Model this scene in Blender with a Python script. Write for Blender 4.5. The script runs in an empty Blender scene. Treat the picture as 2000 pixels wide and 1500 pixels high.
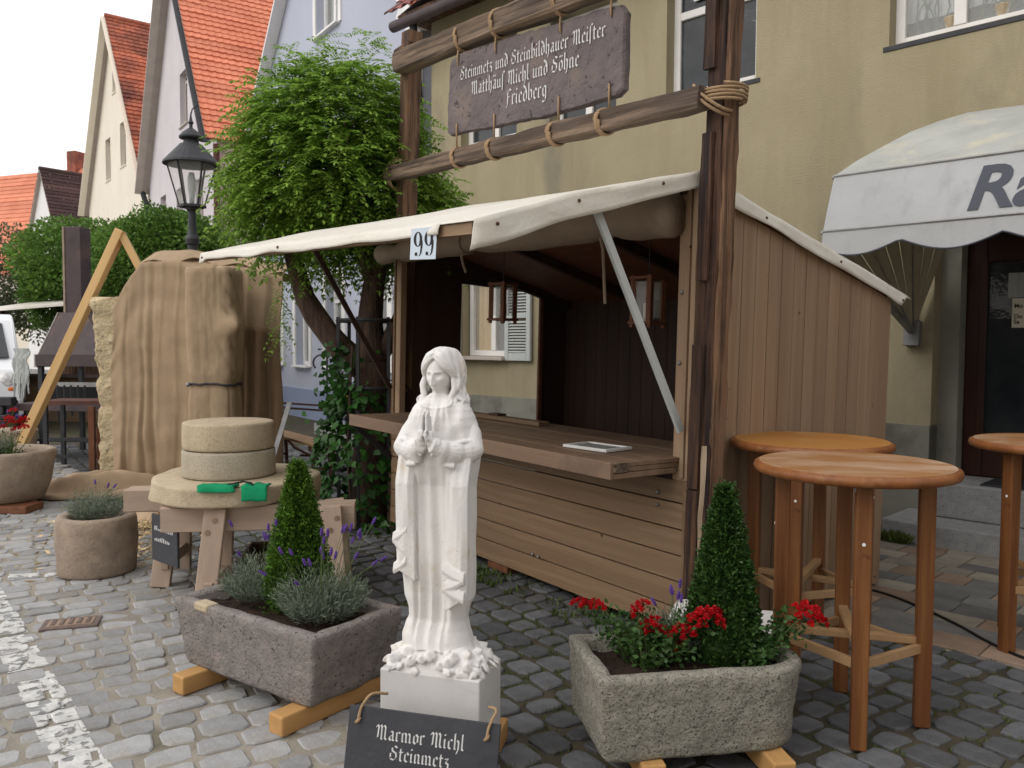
import bpy, bmesh, math, random
import numpy as np
from math import sin, cos, pi, radians, sqrt
from mathutils import Vector, Matrix, noise
random.seed(7)
rng = np.random.default_rng(7)
scene = bpy.context.scene
COL = scene.collection

# ------------------------------------------------------------------ camera
cam_d = bpy.data.cameras.new("camera")
cam = bpy.data.objects.new("camera", cam_d)
COL.objects.link(cam)
scene.camera = cam
PITCH, ROLL, EYE = 0.0485, 0.0051, 1.62
_f = Vector((0, cos(PITCH), -sin(PITCH)))
_u = Vector((0, sin(PITCH), cos(PITCH)))
_r = Vector((1, 0, 0))
_r2 = _r * cos(ROLL) + _u * sin(ROLL)
_u2 = _u * cos(ROLL) - _r * sin(ROLL)
cam.matrix_world = Matrix(((_r2.x, _u2.x, -_f.x, 0), (_r2.y, _u2.y, -_f.y, 0),
                           (_r2.z, _u2.z, -_f.z, EYE), (0, 0, 0, 1)))
cam_d.sensor_width = 36
cam_d.lens = 36 * 1619 / 2000
cam_d.clip_start = 0.05
cam_d.clip_end = 900
cam_d.dof.use_dof = True
cam_d.dof.focus_distance = 3.6
cam_d.dof.aperture_fstop = 7.0

# ------------------------------------------------------------------ sky, sun, exposure
world = bpy.data.worlds.new("World")
scene.world = world
world.use_nodes = True
wn = world.node_tree
SUN_EL, SUN_AZ = radians(40), radians(242)      # azimuth clockwise from +Y
sky = wn.nodes.new("ShaderNodeTexSky")
sky.sky_type = 'NISHITA'
sky.sun_disc = False
sky.sun_elevation = SUN_EL
sky.sun_rotation = SUN_AZ
sky.air_density = 1.0
sky.dust_density = 4.0
cloud = wn.nodes.new("ShaderNodeMix")           # closed evening cloud cover over the clear sky
cloud.data_type = 'RGBA'
cloud.inputs[0].default_value = 0.88
cloud.inputs[7].default_value = (11.2, 11.0, 11.0, 1)
wn.links.new(sky.outputs[0], cloud.inputs[6])
bg = wn.nodes["Background"]
bg.inputs[1].default_value = 0.13
wn.links.new(cloud.outputs[2], bg.inputs[0])
sun_d = bpy.data.lights.new("sun", 'SUN')
sun_d.energy = 1.0
sun_d.angle = radians(40)
sun_d.color = (1, 0.96, 0.90)
sun = bpy.data.objects.new("sun", sun_d)
COL.objects.link(sun)
_sd = Vector((sin(SUN_AZ) * cos(SUN_EL), cos(SUN_AZ) * cos(SUN_EL), sin(SUN_EL)))
sun.rotation_euler = _sd.to_track_quat('Z', 'Y').to_euler()
sun.location = (0, -5, 12)
vs = scene.view_settings
vs.view_transform = 'Standard'
vs.look = 'None'
vs.exposure = 0.0
vs.gamma = 1.0
vs.use_curve_mapping = False

# ------------------------------------------------------------------ helpers
def pmat(name, c1, c2=None, sc=6, st=(1, 1, 1), ro=.8, bu=.25, bs=40, bd=.01, bst=None, spk=None, spks=80, spkt=.6,
         dirt=None, dirts=1.5, dirtt=.55, dst=(1, 1, 1), isl=0, met=0, spec=.3, lo=.35, hi=.65, trans=0, streak=None):
    m = bpy.data.materials.new(name)
    m.use_nodes = True
    nt = m.node_tree
    b = nt.nodes["Principled BSDF"]
    L = nt.links.new
    def N(t, **k):
        n = nt.nodes.new("ShaderNode" + t)
        for a, v in k.items():
            setattr(n, a, v)
        return n
    tc = N("TexCoord")
    def noise_fac(scale, stretch, detail=7, lo=lo, hi=hi, rough=.62):
        mp = N("Mapping")
        mp.inputs['Scale'].default_value = stretch
        L(tc.outputs['Object'], mp.inputs[0])
        n = N("TexNoise")
        n.inputs['Scale'].default_value = scale
        n.inputs['Detail'].default_value = detail
        n.inputs['Roughness'].default_value = rough
        L(mp.outputs[0], n.inputs[0])
        r = N("MapRange")
        r.inputs[1].default_value = lo
        r.inputs[2].default_value = hi
        L(n.outputs[0], r.inputs[0])
        return r.outputs[0], n.outputs[0]
    def mix(fac, a, bcol, blend='MIX'):
        x = N("Mix", data_type='RGBA', blend_type=blend)
        if hasattr(fac, 'links'):
            L(fac, x.inputs[0])
        else:
            x.inputs[0].default_value = fac
        for s, v in ((6, a), (7, bcol)):
            if hasattr(v, 'links'):
                L(v, x.inputs[s])
            else:
                x.inputs[s].default_value = (*v, 1)
        return x.outputs[2]
    col = c1
    if c2:
        fac, _ = noise_fac(sc, st)
        col = mix(fac, c1, c2)
    if dirt:
        f2, _ = noise_fac(dirts, dst, 5, dirtt, dirtt + .18)
        col = mix(f2, col, dirt)
    if streak:
        f4, _ = noise_fac(streak[0], streak[1], 6, .46, .62, .7)
        col = mix(f4, col, streak[2])
    if spk:
        f3, _ = noise_fac(spks, (1, 1, 1), 2, spkt, spkt + .06)
        col = mix(f3, col, spk)
    if isl:
        g = N("NewGeometry")
        oi = N("ObjectInfo")
        a = N("Math", operation='ADD')
        L(g.outputs['Random Per Island'], a.inputs[0])
        L(oi.outputs['Random'], a.inputs[1])
        fr = N("Math", operation='FRACT')
        L(a.outputs[0], fr.inputs[0])
        mr = N("MapRange")
        mr.inputs[3].default_value = 1 - isl
        mr.inputs[4].default_value = 1 + isl
        L(fr.outputs[0], mr.inputs[0])
        vm = N("VectorMath", operation='SCALE')
        if hasattr(col, 'links'):
            L(col, vm.inputs[0])
        else:
            vm.inputs[0].default_value = col
        L(mr.outputs[0], vm.inputs['Scale'])
        col = vm.outputs[0]
    if hasattr(col, 'links'):
        L(col, b.inputs['Base Color'])
    else:
        b.inputs['Base Color'].default_value = (*col, 1)
    b.inputs['Roughness'].default_value = ro
    b.inputs['Metallic'].default_value = met
    b.inputs['Specular IOR Level'].default_value = spec
    if bu:
        _, nf = noise_fac(bs, bst or st, 6)
        bp = N("Bump")
        bp.inputs['Strength'].default_value = bu
        bp.inputs['Distance'].default_value = bd
        L(nf, bp.inputs['Height'])
        L(bp.outputs[0], b.inputs['Normal'])
    if trans:
        tr = N("BsdfTranslucent")
        if hasattr(col, 'links'):
            L(col, tr.inputs[0])
        else:
            tr.inputs[0].default_value = (*col, 1)
        mx = N("MixShader")
        mx.inputs[0].default_value = trans
        L(b.outputs[0], mx.inputs[1])
        L(tr.outputs[0], mx.inputs[2])
        L(mx.outputs[0], nt.nodes["Material Output"].inputs[0])
    return m

def tag(o, label=None, cat=None, group=None, kind=None):
    for k, v in (('label', label), ('category', cat), ('group', group), ('kind', kind)):
        if v:
            o[k] = v
    return o

class Thing:
    def __init__(s, name, label, cat, loc=(0, 0, 0), rz=0, group=None, M=None):
        s.o = bpy.data.objects.new(name, None)
        s.o.empty_display_size = .1
        COL.objects.link(s.o)
        s.M = M if M is not None else Matrix.Translation(loc) @ Matrix.Rotation(rz, 4, 'Z')
        s.o.matrix_world = s.M
        s.inv = s.M.inverted()
        tag(s.o, label, cat, group)
    def w(s, p):
        return s.M @ Vector(p)

class MB:
    def __init__(s):
        s.v, s.f = [], []
    def add(s, V, F):
        n = len(s.v)
        s.v += [tuple(p) for p in V]
        s.f += [tuple(i + n for i in f) for f in F]
        return s
    def box(s, c, d, M=None):
        x, y, z = d[0] / 2, d[1] / 2, d[2] / 2
        V = [Vector((a * x, b * y, e * z)) for a in (-1, 1) for b in (-1, 1) for e in (-1, 1)]
        if M is not None:
            V = [M @ p for p in V]
        V = [p + Vector(c) for p in V]
        return s.add(V, [(0, 1, 3, 2), (4, 6, 7, 5), (0, 4, 5, 1), (2, 3, 7, 6), (0, 2, 6, 4), (1, 5, 7, 3)])
    def b2(s, x0, x1, y0, y1, z0, z1):
        return s.box(((x0 + x1) / 2, (y0 + y1) / 2, (z0 + z1) / 2), (x1 - x0, y1 - y0, z1 - z0))
    def bar(s, p0, p1, w, h, up=(0, 0, 1)):
        p0, p1 = Vector(p0), Vector(p1)
        d = p1 - p0
        a = d.normalized()
        sd = a.cross(Vector(up))
        if sd.length < 1e-4:
            sd = a.cross(Vector((1, 0, 0)))
        sd.normalize()
        u2 = sd.cross(a)
        V = []
        for q in (p0, p1):
            for i, j in ((-1, -1), (1, -1), (1, 1), (-1, 1)):
                V.append(q + sd * (i * w / 2) + u2 * (j * h / 2))
        return s.add(V, [(3, 2, 1, 0), (4, 5, 6, 7), (0, 1, 5, 4), (1, 2, 6, 5), (2, 3, 7, 6), (3, 0, 4, 7)])
    def rough(s, p0, p1, w, h, n=10, amp=.012, ch=.18, up=(0, 0, 1), seed=0, ends=.0):
        """hand-hewn timber: chamfered section that wanders along its length"""
        p0, p1 = Vector(p0), Vector(p1)
        a = (p1 - p0).normalized()
        sd = a.cross(Vector(up))
        if sd.length < 1e-4:
            sd = Vector((1, 0, 0))
        sd.normalize()
        u2 = sd.cross(a)
        L = (p1 - p0).length
        c = ch
        prof = [(-1, -1 + c), (-1 + c, -1), (0, -1.0), (1 - c, -1), (1, -1 + c), (1.0, 0), (1, 1 - c), (1 - c, 1), (0, 1.0), (-1 + c, 1), (-1, 1 - c), (-1.0, 0)]
        V, F = [], []
        k = len(prof)
        for i in range(n + 1):
            t = i / n
            q = p0.lerp(p1, t)
            for j, (x, y) in enumerate(prof):
                ns = noise.noise(Vector((t * L * 2.3 + seed * 7.1, j * .9, seed))) * amp + noise.noise(Vector((t * L * 9 + seed, j * 2.3, 5 + seed))) * amp * .5
                V.append(q + sd * (x * w / 2 + x * ns) + u2 * (y * h / 2 + y * ns))
        for i in range(n):
            for j in range(k):
                F.append((i * k + j, i * k + (j + 1) % k, (i + 1) * k + (j + 1) % k, (i + 1) * k + j))
        F.append(tuple(range(k - 1, -1, -1)))
        F.append(tuple(range(n * k, n * k + k)))
        return s.add(V, F)
    def tube(s, pts, r, n=8, cap=True, flat=1.0):
        pts = [Vector(p) for p in pts]
        m = len(pts)
        rs = r if hasattr(r, '__len__') else [r] * m
        V, F = [], []
        nx = None
        for i, p in enumerate(pts):
            t = (pts[min(i + 1, m - 1)] - pts[max(i - 1, 0)])
            t = t.normalized() if t.length > 1e-9 else Vector((0, 0, 1))
            if nx is None:
                nx = t.cross(Vector((0, 0, 1)))
                if nx.length < .01:
                    nx = t.cross(Vector((0, 1, 0)))
            nx = (nx - t * nx.dot(t))
            nx.normalize()
            by = t.cross(nx)
            for j in range(n):
                an = 2 * pi * j / n
                V.append(p + nx * (cos(an) * rs[i]) + by * (sin(an) * rs[i] * flat))
        for i in range(m - 1):
            for j in range(n):
                F.append((i * n + j, i * n + (j + 1) % n, (i + 1) * n + (j + 1) % n, (i + 1) * n + j))
        if cap:
            F.append(tuple(range(n - 1, -1, -1)))
            F.append(tuple(range((m - 1) * n, m * n)))
        return s.add(V, F)
    def lathe(s, prof, n=24, c=(0, 0, 0), wob=0, seed=0):
        V, F = [], []
        m = len(prof)
        for i, (r, z) in enumerate(prof):
            for j in range(n):
                an = 2 * pi * j / n
                k = 1 + (wob * noise.noise(Vector((cos(an) * 1.7 + seed, sin(an) * 1.7, z * 5))) if wob else 0)
                V.append((c[0] + r * k * cos(an), c[1] + r * k * sin(an), c[2] + z))
        for i in range(m - 1):
            for j in range(n):
                F.append((i * n + j, i * n + (j + 1) % n, (i + 1) * n + (j + 1) % n, (i + 1) * n + j))
        F.append(tuple(range(n - 1, -1, -1)))
        F.append(tuple(range((m - 1) * n, m * n)))
        return s.add(V, F)
    def loft(s, loops, cap=True):
        V, F = [], []
        n = len(loops[0])
        for l in loops:
            V += l
        for i in range(len(loops) - 1):
            for j in range(n):
                F.append((i * n + j, i * n + (j + 1) % n, (i + 1) * n + (j + 1) % n, (i + 1) * n + j))
        if cap:
            F.append(tuple(range(n - 1, -1, -1)))
            F.append(tuple(range((len(loops) - 1) * n, len(loops) * n)))
        return s.add(V, F)
    def grid(s, fn, nu, nv):
        V = [fn(i / nu, j / nv) for j in range(nv + 1) for i in range(nu + 1)]
        F = [(j * (nu + 1) + i, j * (nu + 1) + i + 1, (j + 1) * (nu + 1) + i + 1, (j + 1) * (nu + 1) + i) for j in range(nv) for i in range(nu)]
        return s.add(V, F)
    def prism(s, poly, fa, fb):
        """poly of 2-D points mapped by fa (front) and fb (back)"""
        n = len(poly)
        V = [fa(*p) for p in poly] + [fb(*p) for p in poly]
        F = [tuple(range(n)), tuple(range(2 * n - 1, n - 1, -1))] + [(i, n + i, n + (i + 1) % n, (i + 1) % n) for i in range(n)]
        return s.add(V, F)
    def ball(s, c, r, n=8, m=6, M=None):
        c = Vector(c)
        r = r if hasattr(r, '__len__') else (r, r, r)
        V, F = [], []
        for i in range(1, m):
            th = pi * i / m
            for j in range(n):
                ph = 2 * pi * j / n
                p = Vector((r[0] * sin(th) * cos(ph), r[1] * sin(th) * sin(ph), r[2] * cos(th)))
                V.append(c + (M @ p if M is not None else p))
        top, bot = Vector((0, 0, r[2])), Vector((0, 0, -r[2]))
        V.append(c + (M @ top if M is not None else top))
        V.append(c + (M @ bot if M is not None else bot))
        a, b = len(V) - 2, len(V) - 1
        for i in range(m - 2):
            for j in range(n):
                F.append((i * n + j, (i + 1) * n + j, (i + 1) * n + (j + 1) % n, i * n + (j + 1) % n))
        for j in range(n):
            F.append((a, j, (j + 1) % n))
            F.append((b, (m - 2) * n + (j + 1) % n, (m - 2) * n + j))
        return s.add(V, F)
    def build(s, name, mat, par=None, T=None, smooth=False, bev=0, seg=2, kind=None, world=False, label=None, solid=0, fixn=True):
        """par: Thing (part) or object (sub-part, then T is its Thing)"""
        me = bpy.data.meshes.new(name)
        th = par if isinstance(par, Thing) else T
        V = s.v
        if world and th is not None:
            V = [tuple(th.inv @ Vector(p)) for p in V]
        me.from_pydata([tuple(p) for p in V], [], s.f)
        if fixn and len(s.f) < 60000:
            bm = bmesh.new()
            bm.from_mesh(me)
            bmesh.ops.recalc_face_normals(bm, faces=bm.faces)
            bm.to_mesh(me)
            bm.free()
        return link(name, me, mat, par, smooth, bev, seg, kind, label, solid)

def link(name, me, mat, par=None, smooth=False, bev=0, seg=2, kind=None, label=None, solid=0):
    if mat is not None:
        me.materials.clear()
        me.materials.append(mat)
    if smooth:
        me.polygons.foreach_set("use_smooth", [True] * len(me.polygons))
    o = bpy.data.objects.new(name, me)
    COL.objects.link(o)
    if par is not None:
        o.parent = par.o if isinstance(par, Thing) else par
    if solid:
        m = o.modifiers.new("thickness", 'SOLIDIFY')
        m.thickness = solid
        m.offset = 0
    if bev:
        m = o.modifiers.new("edge", 'BEVEL')
        m.width = bev
        m.segments = seg
        m.limit_method = 'ANGLE'
        m.angle_limit = radians(35)
        m.harden_normals = False
    if kind:
        o['kind'] = kind
    if label:
        o['label'] = label
    return o

def np_mesh(name, V, F):
    me = bpy.data.meshes.new(name)
    V = np.asarray(V, dtype=np.float32)
    F = np.asarray(F, dtype=np.int32)
    n, k = F.shape
    me.vertices.add(len(V))
    me.vertices.foreach_set("co", V.ravel())
    me.loops.add(n * k)
    me.loops.foreach_set("vertex_index", F.ravel())
    me.polygons.add(n)
    me.polygons.foreach_set("loop_start", np.arange(0, n * k, k, dtype=np.int32))
    me.update(calc_edges=True)
    me.validate()
    return me

def unit(a):
    return a / (np.linalg.norm(a, axis=1, keepdims=True) + 1e-9)

def leaf_arrays(P, D, Nn, L, W, fold=.15):
    """diamond leaves: base, left, tip, right"""
    D = unit(D)
    S = unit(np.cross(D, Nn))
    U = np.cross(S, D)
    L = np.asarray(L).reshape(-1, 1) * np.ones((len(P), 1))
    W = np.asarray(W).reshape(-1, 1) * np.ones((len(P), 1))
    a = P
    b = P + D * L * .45 + S * W * .5 + U * W * fold
    c = P + D * L
    d = P + D * L * .45 - S * W * .5 + U * W * fold
    V = np.stack([a, b, c, d], 1).reshape(-1, 3)
    F = np.arange(len(P) * 4).reshape(-1, 4)
    return V, F

def join_arrays(parts):
    Vs, Fs, n = [], [], 0
    for V, F in parts:
        Vs.append(V)
        Fs.append(F + n)
        n += len(V)
    return np.concatenate(Vs), np.concatenate(Fs)

def crv(pts, k=5):
    p = [Vector(q) for q in pts]
    out = []
    for i in range(len(p) - 1):
        a, b, c, d = p[max(0, i - 1)], p[i], p[i + 1], p[min(len(p) - 1, i + 2)]
        for j in range(k):
            t = j / k
            out.append(.5 * ((2 * b) + (c - a) * t + (2 * a - 5 * b + 4 * c - d) * t * t + (3 * b - a - 3 * c + d) * t ** 3))
    out.append(p[-1])
    return out

def rvec(n):
    return unit(rng.normal(size=(n, 3)))

def nz(x, y=0, z=0):
    return noise.noise(Vector((x, y, z)))

def font_mesh(text, size, shear=0, bold=0, ext=.001):
    cu = bpy.data.curves.new("lettering", 'FONT')
    cu.body = text
    cu.size = size
    cu.shear = shear
    cu.offset = bold
    cu.extrude = ext
    cu.resolution_u = 4
    o = bpy.data.objects.new("lettering", cu)
    COL.objects.link(o)
    bpy.context.view_layer.update()
    me = bpy.data.meshes.new_from_object(o.evaluated_get(bpy.context.evaluated_depsgraph_get()))
    bpy.data.objects.remove(o)
    return me

def letters(text, size, mat, par, mw, **k):
    """one object per letter, spaced as the font spaces them"""
    pre = ''
    for ch in text:
        pre += ch
        a, b = font_mesh(ch, size, **k), font_mesh(pre, size, **k)
        off = max(v.co.x for v in b.vertices) - max(v.co.x for v in a.vertices)
        o = link('letter', a, mat, par)
        o.matrix_local = mw @ Matrix.Translation((off, 0, 0))

# broad-nib blackletter strokes, x-height 1
GL = {
 'i': (.34, [[(0, .8), (.1, .92), (.1, .12), (.22, .04)], [(.08, 1.36), (.17, 1.26)]]),
 'n': (.74, [[(0, .8), (.1, .92), (.1, .12), (.2, .04)], [(.1, .76), (.36, .95), (.5, .8), (.5, .12), (.62, .04)]]),
 'm': (1.14, [[(0, .8), (.1, .92), (.1, .12), (.2, .04)], [(.1, .76), (.36, .95), (.5, .8), (.5, .12), (.6, .04)], [(.5, .76), (.76, .95), (.9, .8), (.9, .12), (1.02, .04)]]),
 'u': (.74, [[(0, .8), (.1, .92), (.1, .15), (.26, .03), (.5, .2)], [(.4, .8), (.5, .92), (.5, .12), (.62, .04)]]),
 'r': (.52, [[(0, .8), (.1, .92), (.1, .12), (.22, .04)], [(.12, .74), (.32, .96), (.44, .84)]]),
 'o': (.66, [[(.12, .8), (.1, .2), (.3, .02), (.52, .2), (.52, .75), (.32, .97), (.12, .8)]]),
 'e': (.58, [[(.5, .14), (.3, .02), (.1, .2), (.1, .78), (.32, .97), (.48, .74), (.14, .46)]]),
 'c': (.54, [[(.46, .14), (.3, .02), (.1, .2), (.1, .78), (.32, .97), (.46, .84)]]),
 't': (.46, [[(.14, 1.25), (.14, .15), (.28, .02), (.4, .12)], [(0, .92), (.4, .92)]]),
 'h': (.68, [[(.02, 1.5), (.1, 1.58), (.1, .12), (.2, .04)], [(.1, .75), (.35, .95), (.5, .78), (.5, .12), (.34, -.35)]]),
 'l': (.34, [[(.0, 1.5), (.1, 1.58), (.1, .15), (.24, .03)]]),
 'b': (.66, [[(.0, 1.5), (.1, 1.58), (.1, .15), (.3, .02), (.52, .2), (.52, .76), (.35, .95), (.1, .76)]]),
 'd': (.66, [[(.05, 1.45), (.36, 1.2), (.52, .85), (.52, .2), (.3, .02), (.1, .2), (.1, .75), (.3, .95), (.5, .8)]]),
 'a': (.68, [[(.1, .84), (.3, .97), (.46, .84), (.46, .12), (.6, .04)], [(.46, .56), (.2, .5), (.08, .25), (.25, .02), (.46, .2)]]),
 'g': (.66, [[(.5, .84), (.3, .97), (.1, .8), (.1, .25), (.28, .05), (.5, .2)], [(.5, .92), (.5, -.2), (.3, -.42), (.05, -.34)]]),
 'z': (.56, [[(.05, .88), (.42, .94), (.14, .55), (.42, .4), (.4, -.1), (.1, -.34)]]),
 's': (.54, [[(.46, .85), (.3, .97), (.1, .74), (.44, .36), (.42, .12), (.22, .02), (.05, .14)]]),
 'f': (.42, [[(.1, -.32), (.12, 1.3), (.3, 1.55), (.46, 1.42)]]),   # long s
 'M': (1.3, [[(.0, 1.15), (.16, 1.42), (.28, 1.2), (.22, .2), (.04, .05)], [(.32, 1.2), (.52, 1.44), (.62, 1.2), (.62, .1), (.72, .02)], [(.66, 1.2), (.88, 1.44), (1.02, 1.2), (1.0, .2), (1.16, .03)]]),
 'S': (.92, [[(.76, 1.3), (.5, 1.48), (.2, 1.25), (.25, .95), (.66, .75), (.72, .35), (.45, .04), (.08, .16)], [(.06, .7), (.06, .3)]]),
 'F': (.86, [[(.1, -.2), (.3, .15), (.3, 1.2), (.55, 1.48), (.8, 1.32)], [(.06, 1.3), (.3, 1.42)], [(.3, .72), (.62, .8)]]),
 ' ': (.42, []),
}
GL['A'] = (GL['a'][0], GL['a'][1] + [[(.1, 1.4), (.19, 1.29)], [(.38, 1.4), (.47, 1.29)]])
GL['O'] = (GL['o'][0], GL['o'][1] + [[(.12, 1.4), (.21, 1.29)], [(.4, 1.4), (.49, 1.29)]])

def blackletter(text, size, nib=.2, ang=38):
    """list of quads (2-D) and total width"""
    nx, ny = cos(radians(ang)) * nib / 2, sin(radians(ang)) * nib / 2
    x, quads = 0, []
    for ch in text:
        adv, strokes = GL[ch]
        for st in strokes:
            for (ax, ay), (bx, by) in zip(st[:-1], st[1:]):
                # lengthen each piece slightly so that joints close
                quads.append([((x + ax - nx) * size, (ay - ny) * size), ((x + ax + nx) * size, (ay + ny) * size),
                              ((x + bx + nx) * size, (by + ny) * size), ((x + bx - nx) * size, (by - ny) * size)])
        x += adv + .1
    return quads, x * size

def letter_mb(lines, place, lift=.0006):
    """lines: (text, size, x_centre or x_left, baseline, align); place(x, z, out) -> point"""
    mb = MB()
    k = 0
    for text, size, x0, z0, al in lines:
        q, w = blackletter(text, size)
        ox = x0 - (w / 2 if al == 'c' else 0)
        for quad in q:
            k += 1
            out = lift + (k % 9) * 3e-5
            mb.add([place(ox + a, z0 + b, out) for a, b in quad], [(0, 1, 2, 3)])
    return mb
# ------------------------------------------------------------------ materials
M = {}
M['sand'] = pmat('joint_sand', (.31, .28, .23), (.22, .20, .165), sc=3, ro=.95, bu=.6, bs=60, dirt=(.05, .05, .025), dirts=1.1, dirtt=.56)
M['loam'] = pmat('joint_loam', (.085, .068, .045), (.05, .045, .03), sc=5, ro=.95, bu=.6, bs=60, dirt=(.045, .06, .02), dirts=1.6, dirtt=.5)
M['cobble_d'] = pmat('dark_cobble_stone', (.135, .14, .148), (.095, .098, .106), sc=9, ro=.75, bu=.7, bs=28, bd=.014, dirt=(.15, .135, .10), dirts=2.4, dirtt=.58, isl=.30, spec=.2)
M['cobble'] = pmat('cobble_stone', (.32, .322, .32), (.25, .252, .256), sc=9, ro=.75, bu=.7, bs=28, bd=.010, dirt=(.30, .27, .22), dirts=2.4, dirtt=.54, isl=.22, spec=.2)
M['paint'] = pmat('road_paint', (.62, .62, .60), (.42, .42, .41), sc=14, ro=.7, bu=.3, bs=60)
M['slab'] = pmat('paving_concrete', (.33, .295, .24), (.24, .22, .185), sc=5, ro=.85, bu=.35, bs=90, isl=.25)
M['slab_red'] = pmat('paving_red', (.33, .235, .17), (.24, .175, .13), sc=5, ro=.85, bu=.35, bs=90, isl=.2)
M['slab_grey'] = pmat('paving_grey', (.19, .19, .185), (.14, .14, .135), sc=5, ro=.85, bu=.35, bs=90, isl=.2)
M['asphalt'] = pmat('far_paving', (.22, .215, .2), (.15, .15, .15), sc=9, ro=.85, bu=.3, bs=40)
M['plaster_y'] = pmat('ochre_plaster', (.385, .335, .22), (.335, .29, .188), sc=1.2, ro=.92, bu=.7, bs=90, bd=.014, dirt=(.20, .18, .135), dirts=.8, dirtt=.52, dst=(1, 1, .4), streak=(2.2, (1, 1, .14), (.33, .285, .18)))
M['plaster_g'] = pmat('grey_base_plaster', (.27, .27, .22), (.21, .21, .18), sc=2, ro=.92, bu=.4, bs=110, dirt=(.14, .13, .11), dirts=2)
M['plaster_b'] = pmat('lavender_plaster', (.46, .485, .575), (.43, .455, .545), sc=.8, ro=.9, bu=.3, bs=60)
M['plaster_b2'] = pmat('blue_base_plaster', (.29, .34, .48), (.26, .31, .44), sc=.8, ro=.9, bu=.3, bs=60)
M['plaster_w'] = pmat('pale_grey_plaster', (.62, .58, .6), (.56, .52, .54), sc=.7, ro=.9, bu=.3, bs=40)
M['plaster_p'] = pmat('pinkish_plaster', (.56, .47, .44), (.5, .42, .4), sc=.7, ro=.9, bu=.3, bs=40)
M['plaster_c'] = pmat('cream_plaster', (.80, .74, .62), (.74, .68, .565), sc=.7, ro=.9, bu=.3, bs=40)
M['white'] = pmat('white_paint', (.8, .79, .77), (.72, .71, .69), sc=3, ro=.5, bu=.1, bs=40)
M['trim'] = pmat('grey_trim', (.5, .44, .38), (.43, .38, .33), sc=3, ro=.7)
M['soffit'] = pmat('soffit_boards', (.42, .36, .31), (.36, .31, .27), sc=3, ro=.7)
M['tile_o'] = pmat('orange_tiles', (.66, .25, .15), (.56, .19, .11), sc=.9, ro=.8, bu=.2, bs=30, isl=.12)
M['tile_r'] = pmat('old_red_tiles', (.52, .16, .085), (.17, .06, .045), sc=.75, ro=.85, bu=.3, bs=30, dirt=(.08, .035, .03), dirts=.35, dirtt=.5, isl=.2)
M['tile_d'] = pmat('dark_tiles', (.055, .035, .035), (.09, .05, .045), sc=.8, ro=.85, bu=.3, isl=.25)
M['tile_p'] = pmat('weathered_pink_tiles', (.28, .10, .085), (.11, .065, .065), sc=4, ro=.85, bu=.3, bs=40, isl=.35)
M['glass'] = pmat('window_glass', (.022, .026, .03), (.05, .055, .06), sc=1.5, ro=.06, bu=.25, bs=1.3, bd=.05, spec=.42)
M['curtain'] = pmat('net_curtain', (.5, .52, .5), (.3, .33, .33), sc=3, st=(9, 1, .3), ro=.9, bu=0)
M['curtain_y'] = pmat('yellow_curtain', (.75, .55, .22), (.6, .42, .16), sc=3, st=(9, 1, .3), ro=.9, bu=0)
M['shutter'] = pmat('shutter_paint', (.5, .53, .52), (.44, .47, .46), sc=3, ro=.6, bu=.1)
M['iron'] = pmat('dark_iron', (.035, .037, .042), (.05, .05, .055), sc=8, ro=.55, bu=.2, bs=60, met=.3)
M['rust'] = pmat('rusty_iron', (.13, .06, .04), (.07, .035, .03), sc=9, ro=.85, bu=.4, bs=60)
M['galv'] = pmat('galvanised_steel', (.3, .3, .3), (.22, .22, .22), sc=9, ro=.5, met=.6, bu=.1)
M['board'] = pmat('stall_boards', (.26, .172, .10), (.205, .132, .076), sc=9, st=(.06, 1, 1), ro=.6, bu=.4, bs=24, bst=(.06, 1, 1), spk=(.055, .032, .018), spks=16, spkt=.72, isl=.16, lo=.42, hi=.58, streak=(22, (.03, 1, 1), (.195, .124, .07)))
M['boardv'] = pmat('stall_boards_upright', (.315, .218, .14), (.262, .177, .112), sc=9, st=(1, 1, .05), ro=.6, bu=.4, bs=24, bst=(1, 1, .05), spk=(.09, .05, .03), spks=17, spkt=.72, isl=.13, lo=.42, hi=.58, streak=(22, (1, 1, .03), (.27, .175, .108)))
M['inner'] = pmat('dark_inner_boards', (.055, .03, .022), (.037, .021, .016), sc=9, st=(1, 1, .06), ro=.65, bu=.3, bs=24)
M['counter'] = pmat('counter_boards', (.24, .16, .105), (.17, .11, .075), sc=7, st=(.08, 1, 1), ro=.6, bu=.3, bs=24, bst=(.05, 1, 1), isl=.08, dirt=(.11, .075, .055), dirts=2)
M['hewn'] = pmat('weathered_timber', (.20, .115, .068), (.07, .042, .03), sc=7, st=(1, 1, .1), ro=.85, bu=1, bs=18, bd=.03, bst=(1, 1, .07), dirt=(.27, .165, .095), dirts=6, dirtt=.52, dst=(1, 1, .12), lo=.42, hi=.58, streak=(30, (1, 1, .035), (.045, .028, .02)))
M['hewn_d'] = pmat('dark_old_timber', (.10, .052, .032), (.026, .017, .016), sc=7, st=(1, 1, .1), ro=.85, bu=1, bs=16, bd=.035, bst=(1, 1, .07), dirt=(.20, .098, .048), dirts=7, dirtt=.54, dst=(1, 1, .1), lo=.42, hi=.58, streak=(30, (1, 1, .035), (.018, .012, .012)))
M['hewn_x'] = pmat('grey_brown_beam', (.21, .15, .105), (.10, .072, .055), sc=11, st=(.07, 1, 1), ro=.88, bu=.8, bs=22, bd=.02, bst=(.06, 1, 1), dirt=(.055, .04, .033), dirts=5, dirtt=.56, dst=(.1, 1, 1), lo=.42, hi=.58, streak=(30, (.035, 1, 1), (.06, .043, .033)))
M['splint'] = pmat('pale_split_wood', (.5, .4, .29), (.35, .26, .17), sc=14, st=(1, 1, .1), ro=.9, bu=.8, bs=30)
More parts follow.
